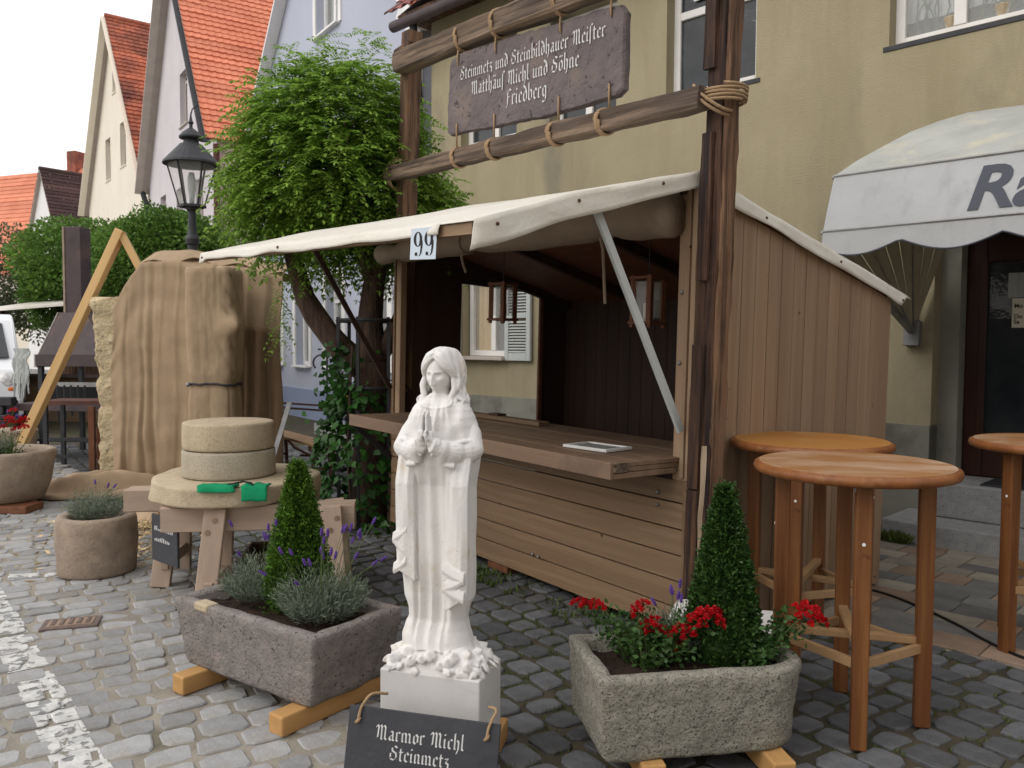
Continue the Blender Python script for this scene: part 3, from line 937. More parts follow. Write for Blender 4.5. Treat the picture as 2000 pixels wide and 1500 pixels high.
# ground floor window with shutters behind the stall
gw = window(YH, -8.54, -7.74, 1.45, 2.55, .10, mull=(.60,), bar=(), fw=.075, sill=(.22, 'trim'), pane='clear', curtain=None)
MB().grid(lambda a, b: (-8.5 + .42 * a, .2 + .03 * sin(a * 24), 1.47 + 1.06 * b), 30, 1).build('curtain', M['curtain_y'], gw, T=YH)
MB().b2(-8.6, -7.5, .4, .45, 1.4, 2.6).build('dark_room', M['glass'], gw, T=YH)
def shutter(x0, x1, y, ry=None):
    s = MB()
    s.b2(x0, x0 + .07, y - .04, y, 1.4, 2.58).b2(x1 - .07, x1, y - .04, y, 1.4, 2.58)
    for a, b_ in ((1.4, 1.5), (1.95, 2.02), (2.5, 2.58)):
        s.b2(x0 + .07, x1 - .07, y - .038, y - .002, a, b_)
    so = s.build('shutter', M['shutter'], YH, bev=.004, seg=1)
    sl = MB()
    Mx = Matrix.Rotation(radians(35), 3, 'X')
    for k in range(26):
        z = 1.52 + k * .038
        if 1.93 < z < 2.04:
            continue
        sl.box(((x0 + x1) / 2, y - .02, z), (x1 - x0 - .14, .04, .008), Mx)
    sl.build('louvres', M['shutter'], so, T=YH, kind='stuff')
shutter(-7.70, -7.24, -.02)
fold = MB().b2(-8.62, -8.58, -.40, -.02, 1.4, 2.58)
fold.build('folded_shutter', M['shutter'], YH, bev=.004)
for z in (1.55, 2.4):
    MB().b2(-8.72, -8.6, -.06, .0, z, z + .035).build('hinge', M['galv'], YH)
# door recess, door, steps
DR = MB()
DR.b2(-2.46, -2.30, .18, .42, -.1, 2.62)
dr = DR.build('door_frame', M['plaster_g'], YH)
d = MB()
d.b2(-2.30, -2.14, .34, .42, .47, 2.6).b2(-2.14, -.9, .34, .42, .47, .80).b2(-2.14, -.9, .34, .42, 2.35, 2.6).b2(-.9, -.75, .34, .42, .47, 2.6)
d.b2(-.75, 1.1, .34, .42, .47, 2.6)
do = d.build('door', M['door'], YH, bev=.012)
MB().b2(-2.15, -.88, .375, .385, .79, 2.36).build('pane', M['glass'], do, T=YH)
MB().b2(-2.19, -2.13, .325, .345, .76, 2.4).b2(-2.19, -.86, .325, .345, .74, .79).build('moulding', M['door'], do, T=YH, bev=.006)
nt_ = MB().b2(-1.945, -1.60, .366, .370, 1.78, 2.03).build('notice', M['paper'], do, T=YH)
MB().b2(-1.98, -1.62, .366, .369, 2.04, 2.25).build('pale_notice', M['curtain'], do, T=YH)
for k, (tx, z) in enumerate((("Mo - Mi", 1.95), ("Do - Fr", 1.86), ("Sa", 1.815))):
    o = link('lettering', font_mesh(tx, .05, bold=.001, ext=.0003), M['black'], do)
    o.matrix_local = Matrix.Translation((-1.93, .3645, z)) @ Matrix.Rotation(pi / 2, 4, 'X')
MB().b2(-2.62, 1.6, -.64, .0, -.05, .175).build('step', M['stone_step'], YH, bev=.015)
MB().b2(-2.42, 1.5, -.27, .34, .178, .47).build('step', M['stone_step'], YH, bev=.015)
MB().b2(-2.0, -1.0, -.2, .25, .4705, .486).build('door_mat', M['iron'], YH, bev=.004)
# downpipe, gutter and eaves with single tiles
pipe = MB()
pipe.tube([(-9.42, -.08, .1), (-9.42, -.08, 4.9), (-9.42, -.10, 5.35), (-9.3, -.25, 5.8), (-9.2, -.38, 6.06)], .055, 12)
pipe.build('downpipe', M['iron'], YH, smooth=True)
gut = MB()
gut.tube([(-9.60, -.42, 6.08), (9, -.42, 6.08)], .075, 12)
gut.build('gutter', M['hoodmet'], YH, smooth=True)
MB().b2(-9.5, 9, -.4, .3, 6.17, 6.22).build('eaves_board', M['hewn'], YH)
rl_ = Vector((0, .72, .69)).normalized()
def pantile():
    t = MB()
    def f(a, b):
        x = -.11 + .24 * a
        return (x, .36 * b, .035 * abs(cos(pi * (a - .28) / .9)) ** 1.2 + .028 * (1 - b) * 1.0)
    t.grid(f, 8, 2)
    return t
pt = pantile().build('roof_tile', M['tile_p'], YH, solid=.014, smooth=False)
rr = random.Random(9)
rest_t = MB()
first = True
for r in range(9):
    for c in range(42):
        x = -9.60 + c * .2
        loc = Vector((x, -.46, 6.23)) + rl_ * (r * .30) + Vector((0, 0, rr.uniform(0, .012)))
        e = (math.atan2(.69, .72), rr.uniform(-.03, .03), rr.uniform(-.04, .04))
        if first:
            pt.location, pt.rotation_euler = loc, e
            first = False
        else:
            k = pt.copy()
            COL.objects.link(k)
            k.location, k.rotation_euler = loc, e
            k.scale = (rr.uniform(.95, 1.05), 1, rr.uniform(.8, 1.2))
        if c * 1 > 24 and r < 9:
            break
    # the rest of each course sits outside the frame
big = MB()
roof_field(big, (-9.75, 2.3, 9.2), (1, 0, 0), (0, -.72, -.69), 18.5, .1)
big.add([(-9.55, -.4, 6.2), (9, -.4, 6.2), (9, 5, 11.3), (-9.55, 5, 11.3)], [(0, 1, 2, 3)])
big.add([(-9.7, -.2, 6.3), (-9.7, 9, 6.3), (-9.7, 5, 11.4)], [(0, 1, 2)])
big.build('roof', M['tile_d'], YH)

# --- basket awning over the shop door (seen from its left end)
AW = Thing('awning', 'faded grey white basket awning with scalloped valance above the shop door', 'awning', loc=NF * 7.75 + UF * -2.63, rz=ZF)
prof = [(-.04, 3.56), (-.34, 3.50), (-.64, 3.395), (-.92, 3.28), (-1.2, 3.135), (-1.46, 3.0), (-1.70, 2.86)]
front = [(-1.70, 2.86), (-1.80, 2.62), (-1.87, 2.44)]
AL = 4.4
def awn(p, x, k=0.0):
    # upper hoops start further in: the end of the basket leans over
    return (x, p[0], p[1])
def endx(i):
    return .62 * (1 - i / 6.0) ** 1.3
mb = MB()
mb.grid(lambda a, b: (lambda i: (endx(i) + (AL - endx(i)) * a, prof[i][0], prof[i][1] - .02 * sin(pi * 4 * a) ** 2 * (i % 2)))(round(b * 6)), 20, 6)
top = mb.build('awning_top', M['awning_y'], AW, solid=.004, smooth=False)
mb = MB()
mb.grid(lambda a, b: (lambda i: (AL * a + .0, front[i][0], front[i][1]))(round(b * 2)), 20, 2)
mb.build('front_panel', M['awning'], AW, solid=.004)
def scal(a):
    return .085 * abs(sin(pi * (a * AL / .62 + .12)))
mb = MB()
mb.grid(lambda a, b: (AL * a, -1.872 - .02 * b, 2.44 - (.1 + scal(a)) * b), 160, 2)
mb.build('valance', M['awning'], AW, solid=.004)
mb = MB()
n_ = 110
mb.tube([(AL * i / n_, -1.893, 2.34 - scal(i / n_)) for i in range(n_ + 1)], .006, 5)
mb.build('valance_binding', M['letter_b'], AW)
mb = MB()
mb.tube([(0, -1.702, 2.86), (AL, -1.702, 2.86)], .012, 6).tube([(0, -1.874, 2.44), (AL, -1.874, 2.44)], .01, 6)
mb.build('seam_piping', M['galv'], AW)
hx = (0.02, -.05, 1.74)
lin = MB()
pts = [Vector((endx(i) + .01, *prof[i])) for i in range(7)] + [Vector((.01, *front[1])), Vector((.01, *front[2]))]
for i, (a, b) in enumerate(zip(pts[:-1], pts[1:])):
    for s_ in range(3):
        q0, q1 = a.lerp(b, s_ / 3), a.lerp(b, (s_ + 1) / 3)
        hm = Vector(hx)
        off = Vector((.014 if s_ % 2 else 0, 0, 0))
        q1 = q1 + (Vector((.014, 0, 0)) if not s_ % 2 else Vector((0, 0, 0)))
        lin.add([hm, q0 + off, q1], [(0, 1, 2)])
lin.build('end_cloth', M['awning_in'], AW, solid=.003)
for i in (3, 6, 8):
    p = pts[i] + Vector((-.015, 0, 0))
    rb = MB().bar(hx, p, .022, .022, up=(1, 0, 0))
    rb.build('hoop_arm', M['galv'], AW)
MB().bar(hx, Vector(hx).lerp(pts[8], .55), .05, .055, up=(1, 0, 0)).build('spring_arm', M['galv'], AW, bev=.006)
MB().b2(-.05, .08, -.09, .0, 1.62, 1.84).build('wall_bracket', M['galv'], AW, bev=.008)
MB().b2(.0, .05, -.04, -.0, 1.8, 3.5).build('wall_rail', M['galv'], AW)
fn = (Vector((0, *front[2])) - Vector((0, *front[0]))).normalized()
ang = math.atan2(-fn.y, -fn.z)
letters('Ra', .44, M['letter_b'], AW, Matrix.Translation((.92, -1.855, 2.50)) @ Matrix.Rotation(pi / 2 - ang, 4, 'X'), shear=.18, bold=.010, ext=.001)

# --- gabled houses along the street: local x along the facade (left to right), y into the house
def gable_house(name, label, right, dirv, width, eave, apex, depth, wallm, roofm, holes, win, ov=.25, col=.22, row=.23, sidem=None, verge=None, apx=.5, base=None):
    d = Vector((dirv[0], dirv[1], 0)).normalized()          # from left to right
    rz = math.atan2(d.y, d.x)
    left = Vector((right[0], right[1], 0)) - d * width
    T = Thing(name, label, 'house', loc=left, rz=rz)
    w = wall_mb(0, width, -.1, eave, [h for h in holes if h[3] <= eave], .22)
    gh = [h for h in holes if h[3] > eave]
    ax = width * apx
    if gh:                                                    # gable triangle cut in bands round its window
        h = gh[0]
        def xl(z): return ax * (z - eave) / (apex - eave)
        def xr(z): return width - (width - ax) * (z - eave) / (apex - eave)
        zz = [eave] + sorted({z for q in gh for z in q[2:4]}) + [apex]
        for a, b in zip(zz[:-1], zz[1:]):
            cuts = sorted([q for q in gh if q[2] <= a and q[3] >= b])
            segs = []
            lo = (xl(a), xl(b))
            for q in cuts:
                segs.append((lo[0], q[0], q[0], lo[1]))
                lo = (q[1], q[1])
            segs.append((lo[0], xr(a), xr(b), lo[1]))
            for s_ in segs:
                w.add([(s_[0], 0, a), (s_[1], 0, a), (s_[2], 0, b), (s_[3], 0, b)], [(0, 1, 2, 3)])
        for q in gh:
            a, b, c, e = q[:4]
            w.add([(a, 0, c), (a, 0, e), (a, .22, e), (a, .22, c)], [(0, 1, 2, 3)])
            w.add([(b, 0, c), (b, .22, c), (b, .22, e), (b, 0, e)], [(0, 1, 2, 3)])
            w.add([(a, 0, e), (b, 0, e), (b, .22, e), (a, .22, e)], [(0, 1, 2, 3)])
            w.add([(a, 0, c), (a, .22, c), (b, .22, c), (b, 0, c)], [(0, 1, 2, 3)])
    else:
        w.add([(0, 0, eave), (width, 0, eave), (ax, 0, apex)], [(0, 1, 2)])
    w.build('wall', M[wallm], T, fixn=False)
    s = MB()
    s.add([(width, 0, -.1), (width, depth, -.1), (width, depth, eave), (width, 0, eave)], [(0, 1, 2, 3)])
    s.add([(0, 0, -.1), (0, 0, eave), (0, depth, eave), (0, depth, -.1)], [(0, 1, 2, 3)])
    s.add([(0, depth, -.1), (0, depth, eave), (width, depth, eave), (width, depth, -.1)], [(0, 1, 2, 3)])
    s.add([(0, depth, eave), (ax, depth, apex), (width, depth, eave)], [(0, 1, 2)])
    s.add([(.2, .4, -.1), (width - .2, .4, -.1), (width - .2, .4, eave), (.2, .4, eave)], [(0, 1, 2, 3)])
    s.build('side_wall', M[sidem or wallm], T, fixn=False)
    r = MB()
    dr_ = Vector((width - ax, 0, eave - apex)).normalized()
    dl_ = Vector((-ax, 0, eave - apex)).normalized()
    hr = (Vector((width, 0, eave)) - Vector((ax, 0, apex))).length + .35
    hl = (Vector((0, 0, eave)) - Vector((ax, 0, apex))).length + .35
    roof_field(r, (ax, -ov, apex + .06), (0, 1, 0), dr_, depth + ov, hr, col, row)
    roof_field(r, (ax, depth, apex + .06), (0, -1, 0), dl_, depth + ov, hl, col, row * 2)
    rf = r.build('roof', M[roofm], T, kind='stuff', fixn=False)
    r2 = MB()
    for dd, hh in ((dl_, hl), (dr_, hr - .1)):
        a = Vector((ax, -ov, apex + .02))
        r2.add([a, a + dd * hh, a + dd * hh + Vector((0, depth + ov, 0)), a + Vector((0, depth + ov, 0))], [(0, 1, 2, 3)])
    r2.build('roof_slab', M['soffit'], T, fixn=False, solid=.05)
    rid = MB().tube([(ax, -ov, apex + .08), (ax, depth, apex + .08)], .12, 8)
    rid.build('ridge_tiles', M[roofm], rf, T=T, smooth=True)
    if verge:
        for k, (dd, hh) in enumerate(((dl_, hl), (dr_, hr))):
            a = Vector((ax, -ov - .02, apex))
            vm = verge[k]
            MB().bar(a, a + dd * hh, .06, .26, up=(0, 1, 0)).build('verge_board', M[vm], T)
    for h in win:
        window(T, *h[:4], .16, **h[4])
    return T

# blue house
hb = [(.95, 1.75, 1.13, 2.98), (2.65, 3.5, 1.13, 2.98), (4.45, 5.35, 1.13, 2.98), (6.6, 7.4, 1.13, 2.98), (4.0, 5.2, 7.85, 9.8), (.8, 1.7, 4.2, 5.7), (2.6, 3.5, 4.2, 5.7), (4.6, 5.5, 4.2, 5.7), (6.6, 7.5, 4.2, 5.7)]
kw = dict(mull=(.5,), bar=(.72,), fw=.08, sill=(.26, 'white'), curtain='curtain', pane='clear')
BHd = (.5617, -.827)
BH = gable_house('lavender_house', 'lavender blue gabled house with tall white framed windows behind the tree', (-1.5, 13.6), BHd, 8.55, 6.85, 11.4, 9, 'plaster_b', 'tile_o',
                 hb, [(*h[:4], kw) for h in hb], ov=.12, verge=('white', 'white'))
for h in hb:
    tr = MB()
    a, b_, c, e = h[:4]
    tr.b2(a - .13, a, -.03, .0, c - .03, e + .13).b2(b_, b_ + .13, -.03, .0, c - .03, e + .13).b2(a, b_, -.03, 0, e, e + .13)
    tr.build('window_surround', M['white'], BH)
MB().b2(8.3, 8.58, -.02, .02, 0, 6.9).build('corner_trim', M['white'], BH)
MB().b2(0, 8.3, -.05, -.001, -.1, .62).build('wall_base', M['plaster_b2'], BH)
MB().bar((8.2, -.2, 7.05), (8.75, -.2, 6.6), .3, .05, up=(0, 1, 0)).build('kneeler', M['white'], BH)

# pale grey house with the orange roof
hg = [(2.2, 3.0, .9, 2.4), (6.4, 7.3, .9, 2.4), (1.9, 2.8, 5.0, 6.8), (4.4, 5.3, 4.9, 6.7), (7.0, 7.9, 4.7, 6.6), (5.1, 6.1, 8.6, 10.3), (5.0, 5.5, 12.1, 13.0)]
kw = dict(mull=(), bar=(.85,), fw=.1, sill=(.22, 'trim'), fr='trim')
GH = gable_house('pale_grey_house', 'pale grey gabled house with a bright orange tiled roof and brown verge', (-8.4, 23.8), BHd, 9.5, 7.5, 14.8, 12, 'plaster_w', 'tile_o',
                 hg, [(*h[:4], kw) for h in hg], ov=.35, verge=('trim', 'iron'), sidem='plaster_p')
p = MB().tube([(9.62, -.05, 0), (9.62, -.05, 7.2)], .09, 8)
p.build('downpipe', M['rust'], GH)
p = MB().tube([(-.1, -.1, 0), (-.1, -.1, 6.8), (-.25, -.3, 7.6)], .1, 8)
p.build('downpipe', M['iron'], GH)

# cream house
hc = [(2.6, 3.4, 4.6, 6.6), (6.1, 7.0, 4.6, 6.6), (4.0, 4.9, 2.0, 3.4), (7.0, 7.9, 2.0, 3.4), (3.5, 4.4, 8.7, 10.5), (6.1, 7.0, 8.9, 10.7), (4.95, 5.5, 12.2, 13.8)]
kw = dict(mull=(), bar=(.8,), fw=.1, sill=(.2, 'plaster_c'), fr='trim')
CH = gable_house('cream_house', 'tall cream gabled house with a dark mottled red tiled roof', (-13.9, 31.9), (.62, -.785), 10.2, 7.9, 15.3, 13, 'plaster_c', 'tile_r',
                 hc, [(*h[:4], kw) for h in hc], ov=.3, verge=('plaster_c', 'plaster_c'))
# small house with dark roof
kw = dict(mull=(.5,), fw=.1)
DH = gable_house('small_gabled_house', 'small white gabled house with a dark brown tiled roof', (-25.6, 47.5), (.80, -.6), 4.6, 6.5, 11.6, 9, 'white', 'tile_d',
                 [(1.4, 2.6, 3, 4.4)], [(1.4, 2.6, 3, 4.4, kw)], ov=.2)
# far house with long orange roof and two dormers
FHd = Vector((.93, -.36, 0)).normalized()
FH = Thing('long_orange_roofed_house', 'long low house with a wide orange tiled roof and two dormers far down the street', 'house', loc=Vector((-44, 60, 0)), rz=math.atan2(FHd.y, FHd.x))
MB().b2(0, 20, 0, 11, -.1, 6.2).build('wall', M['plaster_c'], FH)
r = MB()
roof_field(r, (-.5, 5.5, 14.2), (1, 0, 0), (0, -5.9, -8.2), 21, 10.1, .3, .42)
rf = r.build('roof', M['tile_o'], FH, fixn=False)
MB().add([(-.5, 5.5, 14.2), (20.5, 5.5, 14.2), (20.5, 11.5, 6), (-.5, 11.5, 6), (-.5, -.4, 6), (20.5, -.4, 6)], [(0, 1, 2, 3), (0, 4, 5, 1), (1, 5, 2), (0, 3, 4)]).build('roof_slab', M['tile_o'], FH, fixn=False)
for x, z in ((13.4, 8.0), (16.2, 9.6)):
    y0 = (z - 6.2) / 8.2 * 5.9 - .4
    dm = MB().b2(x, x + 1.7, y0, y0 + 3, z, z + 2.0).build('dormer', M['tile_d'], FH)
    MB().b2(x + .25, x + 1.45, y0 - .03, y0, z + .3, z + 1.6).build('pane', M['curtain'], dm, T=FH)
    MB().box((x + .85, y0 + 1.2, z + 2.1), (2.2, 3.4, .15)).build('dormer_roof', M['tile_d'], dm, T=FH)
MB().b2(10.5, 11.3, 5, 6, 13.8, 15.4).build('chimney', M['tile_r'], FH)

# --- unseen house added behind the viewer to dim the light on the right
XH = Thing('added_shade_house', 'plain rendered house added unseen behind the viewer to shade the right side', 'house', loc=(.2, -4.2, 0), rz=-.30)
hx = [(1.2 + 2.4 * k, 2.2 + 2.4 * k, z, z + 1.5) for k in range(6) for z in (1.2, 4.2)]
xm = wall_mb(0, 16, -.1, 7.5, hx, .2)
xm.v = [(x, -y, z) for x, y, z in xm.v]
xm.build('wall', M['plaster_c'], XH, fixn=False)
MB().b2(0, 16, -9, -.3, -.1, 7.4).build('house_core', M['plaster_c'], XH)
for h in hx:
    MB().b2(h[0], h[1], -.2, -.16, h[2], h[3]).build('window', M['glass'], XH)
MB().add([(-.3, .4, 7.3), (16.3, .4, 7.3), (16.3, -4.5, 12), (-.3, -4.5, 12), (-.3, -9.3, 7.3), (16.3, -9.3, 7.3)], [(0, 1, 2, 3), (3, 2, 5, 4)]).build('roof', M['tile_r'], XH, solid=.08)
# ------------------------------------------------------------------ market stall; local x = along the front (0 = right end), y = back
TILT = Matrix.Translation(PS) @ Matrix.Rotation(.018, 4, 'Y') @ Matrix.Rotation(-.9365, 4, 'Z')
ST = Thing('market_stall', 'brown boarded market stall with raised white tarpaulin front and open counter', 'stall', M=TILT)
SW, SD, ZB = 3.33, 1.91, .05
HB = .143
rr = random.Random(21)
# front parapet: horizontal boards
for k in range(6):
    z0 = ZB + k * HB
    z1 = z0 + HB - .008
    if k == 5:
        z1 = z0 + .118
    MB().b2(-SW, -.02, -.012 + rr.uniform(-.0015, .0015), .012, z0, z1).build('board', M['board'], ST, bev=.002, seg=1)
MB().b2(-.018, .014, -.03, .05, ZB - .02, .89).build('corner_batten', M['board'], ST, bev=.003)
for x, z in ((-.21, .80), (-.21, .73), (-1.32, .205), (-1.26, .2)):
    MB().ball((x, -.02, z), .011, 8, 5).build('bolt', M['galv'], ST, smooth=True)
# floor frame on blocks
MB().b2(-SW + .02, -.05, .03, SD - .03, ZB + .0, ZB + .06).build('floor', M['inner'], ST)
for x in (-.25, -1.75, -3.1):
    MB().b2(x - .12, x + .12, .0, .22, -.01, ZB - .003).build('block', M['copper'], ST, bev=.006)
# posts of the front opening
MB().b2(-.125, -.01, -.0, .06, .87, 2.46).build('post', M['boardv'], ST, bev=.004)
MB().b2(-.01, .022, -.03, .045, .892, 2.46).build('corner_batten', M['boardv'], ST, bev=.003)
MB().b2(-.06, -.035, -.018, .0, .9, 2.45).build('edge_strip', M['boardv'], ST, bev=.002)
MB().b2(-SW, -SW + .08, .013, .07, ZB, 2.55).build('post', M['boardv'], ST, bev=.004)
for z in (1.52, 1.9):
    MB().ball((-.095, -.004, z), .013, 8, 5).build('bolt', M['galv'], ST, smooth=True)
def roofz(y, x=0):
    return 2.50 - .255 * y - .0 * x + (.012 * -x)
# right side: upright tongue-and-groove boards cut to the roof line
nb = 16
bw = SD / nb
for k in range(nb):
    y0, y1 = k * bw + .0028, (k + 1) * bw - .0028
    q = rr.uniform(-.0012, .0012)
    P_ = [(y0, ZB), (y1, ZB), (y1, roofz(y1) - .06), (y0, roofz(y0) - .06)]
    MB().prism(P_, lambda a, b: (.016 + q, a, b), lambda a, b: (-.006, a, b)).build('board', M['boardv'], ST, bev=.003, seg=1)
# inside lining of the right wall, back wall, left wall with door opening
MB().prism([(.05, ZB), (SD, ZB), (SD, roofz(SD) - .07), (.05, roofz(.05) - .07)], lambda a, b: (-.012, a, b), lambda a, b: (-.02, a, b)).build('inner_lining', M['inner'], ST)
nbk = 22
for k in range(nbk):
    x0, x1 = -SW + .02 + k * (SW - .03) / nbk, -SW + .02 + (k + 1) * (SW - .03) / nbk
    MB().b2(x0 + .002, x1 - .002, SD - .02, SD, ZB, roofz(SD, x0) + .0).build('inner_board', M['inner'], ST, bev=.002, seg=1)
for y0, y1, z0, z1 in ((.07, .66, ZB, 2.3), (1.56, SD, ZB, 1.98), (.66, 1.56, 2.13, 2.2)):
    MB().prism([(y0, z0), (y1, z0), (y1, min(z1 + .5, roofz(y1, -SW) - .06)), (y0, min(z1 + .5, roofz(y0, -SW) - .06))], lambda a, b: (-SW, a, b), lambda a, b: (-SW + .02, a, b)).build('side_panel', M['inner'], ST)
MB().b2(-SW + .021, -SW + .05, 1.54, 1.585, ZB, 2.12).build('door_post', M['copper'], ST, bev=.003)
MB().b2(-SW - .02, -SW - .001, .0, .66, ZB, 2.3).build('outer_boards', M['board'], ST)
# rafters and roof
for x in (-.12, -1.15, -2.2, -3.25):
    MB().bar((x, .03, roofz(.03, x) - .07), (x, SD - .02, roofz(SD, x) - .07), .05, .07).build('rafter', M['inner'], ST)
MB().bar((-SW, .03, 2.52), (0, .03, 2.46), .06, .08).build('ridge_beam', M['inner'], ST)
MB().grid(lambda a, b: (-SW + (SW - .03) * a, .0 + (SD + .0) * b, roofz((SD) * b, -SW * (1 - a)) - .025), 4, 4).build('ceiling', M['copper'], ST, solid=.012)
rf = MB()
rf.grid(lambda a, b: (-SW - .05 + (SW + .09) * a, -.0 + (SD + .16) * b, roofz((SD + .16) * b, -SW * (1 - a)) + .012 + .01 * nz(a * 7, b * 5)), 24, 14)
rf.build('roof_tarpaulin', M['canvas'], ST, smooth=True, solid=.004)
def val(a, b):
    y = -.02 + (SD + .19) * a
    z = roofz(y) + .012 + .006 * nz(a * 6, 3)
    dr_ = .085 + .018 * nz(a * 5, 1) + .03 * max(0, (a - .88)) * 8 * (1 - a) * 8
    if a > .97:
        dr_ *= .25
    return (.042 + .012 * b + .01 * nz(a * 9, b * 2, 5), y, z - dr_ * b)
MB().grid(val, 40, 4).build('side_valance', M['canvas'], ST, smooth=True, solid=.004)
for a in (.25, .6, .955):
    p = val(a, .55)
    MB().ball((p[0] + .004, p[1], p[2]), .008, 6, 5).build('nail', M['rust'], ST)
# raised front flap of tarpaulin over a frame
FWR, FWL = 1.44, 1.60
def flap(a, b):
    """a: 0 left .. 1 right, b: 0 at the wall .. 1 front edge"""
    x = -SW - .04 + (SW + .06) * a
    w = FWL + (FWR - FWL) * a
    zr = 2.60 * (1 - a) + 2.53 * a
    zf = 2.215 * (1 - a) + 2.12 * a
    sag = .035 * sin(pi * b) * sin(pi * a) + .012 * nz(a * 4, b * 3, 2) * sin(pi * b)
    z = zr + (zf - zr) * b + (.03 * sin(pi * b) * (1 - .4 * a)) + sag * .3 + .012 * nz(a * 9, b * 4, 7)
    return (x, .03 - w * b - .03, z)
MB().grid(flap, 44, 22).build('flap', M['canvas'], ST, smooth=True, solid=.004)
def fval(a, b):
    x, y, z = flap(a, 1)
    h = .055 + .014 * nz(a * 5, 9) + (.02 if a < .03 else 0)
    return (x, y - .012 * sin(pi * b * .5) - .006 * nz(a * 14, b), z + .004 - h * b)
MB().grid(lambda a, b: fval(a * .93, b), 44, 4).build('front_valance', M['canvas'], ST, smooth=True, solid=.004)
def fside(a, b):
    x, y, z = flap(1, 1 - a)
    h = .135 - .045 * a + .012 * nz(a * 5, 4)
    return (x + .018 + .008 * nz(a * 8, b * 2), y - (.02 * b if a < .05 else 0), z + .006 - h * b)
MB().grid(fside, 34, 5).build('side_flap', M['canvas'], ST, smooth=True, solid=.004)
for a in (.08, .4, .78):
    p = fside(a, .35)
    MB().ball((p[0] + .004, p[1], p[2]), .009, 6, 5).build('nail', M['rust'], ST)
for a in (.02, .42, .88):
    p = fval(a, .5)
    MB().ball((p[0], p[1] - .004, p[2]), .009, 6, 5).build('nail', M['rust'], ST)
q0, q1 = Vector(flap(0, .985)), Vector(flap(1, .985))
MB().bar(q0 + Vector((.03, .01, -.035)), q1 + Vector((-.02, .01, -.035)), .04, .05).build('flap_rail', M['board'], ST)
for a in (.006, .994):
    p0, p1 = Vector(flap(a, .02)), Vector(flap(a, .98))
    MB().bar(p0 + Vector((0, 0, -.04)), p1 + Vector((0, 0, -.04)), .035, .05).build('flap_rail', M['board'], ST)
# struts holding the flap
MB().bar((-.02, -.06, 1.16), (-.03, -.72, flap(.99, .49)[2] - .045), .022, .042).build('strut', M['shutter'], ST, bev=.003)
MB().bar((-SW + .04, -.05, 1.2), (-SW + .05, -.8, flap(.01, .5)[2] - .045), .022, .042).build('strut', M['inner'], ST, bev=.003)
MB().bar((-.06, .5, 1.72), (-.06, 1.1, 2.2), .02, .04).build('brace', M['shutter'], ST)
MB().bar((-SW - .0, -.45, .97), (-SW - .01, .02, .58), .03, .04).build('brace', M['iron'], ST)
# rolled-up tarpaulin under the ridge
roll = MB()
pts, rad = [], []
for i in range(41):
    a = i / 40
    x = -SW - .03 + (SW - .06) * a
    tie = min(abs(a - .86), abs(a - .42), abs(a - .08))
    pts.append((x, -.11 + .01 * nz(a * 9), 2.33 - .02 * a + .012 * nz(a * 7, 4)))
    rad.append((.085 + .045 * a ** 2 + .012 * nz(a * 12, 2)) * (.62 + .38 * min(1, tie / .05)))
roll.tube(pts, rad, 14)
roll.build('tarpaulin_roll', M['roll'], ST, smooth=True)
for a, l in ((.86, .3), (.42, .05)):
    i = int(a * 40)
    p = Vector(pts[i])
    t = MB()
    t.tube([p + Vector((0, cos(k * pi / 6) * (rad[i] + .008), sin(k * pi / 6) * (rad[i] + .008))) for k in range(13)], .009, 5)
    t.tube([p + Vector((.005, -.06, -.09)), p + Vector((.02, -.05, -.16)), p + Vector((.03, -.03, -.17 - l))], .009, 5)
    t.build('tie_cord', M['roll'], ST)
# counter: thick folded boards
CX0, CX1, CZ, CO = -3.11, -.075, 1.009, .485
ct = MB()
bwid = (CO + .55) / 6
for k in range(6):
    y0 = -CO + k * bwid
    o = MB().b2(CX0, CX1, y0 + .0012, y0 + bwid - .0012, CZ - .024, CZ + rr.uniform(-.001, .001)).build('counter_board', M['counter'], ST, bev=.002, seg=1)
MB().b2(CX0 - .012, CX1 + .0, -CO - .024, -CO, CZ - .086, CZ + .003).build('counter_front', M['counter'], ST, bev=.004)
MB().b2(CX0 + .01, CX1 - .004, -CO + .002, .5, CZ - .052, CZ - .026).build('counter_layer', M['counter'], ST, bev=.003)
MB().b2(CX0 + .01, CX1 - .001, -CO + .002, -.02, CZ - .084, CZ - .055).build('counter_layer', M['counter'], ST, bev=.003)
MB().b2(CX1 - .0005, CX1 + .008, -CO - .004, -CO + .10, CZ - .05, CZ - .002).build('end_plate', M['hewn_x'], ST)
MB().b2(-.125, -.02, .06, .4, .90, .94).build('ledge', M['galv'], ST)
# back panel board and picture frame inside
MB().b2(-1.35, -.78, SD - .035, SD - .021, 1.18, 1.86).build('notice_board', M['black'], ST)
fr = MB()
fr.b2(-.035, -.021, 1.02, 1.06, 1.5, 1.85).b2(-.035, -.021, 1.26, 1.3, 1.5, 1.85).b2(-.035, -.021, 1.06, 1.26, 1.5, 1.54).b2(-.035, -.021, 1.06, 1.26, 1.81, 1.85)
fr.build('picture_frame', M['black'], ST)

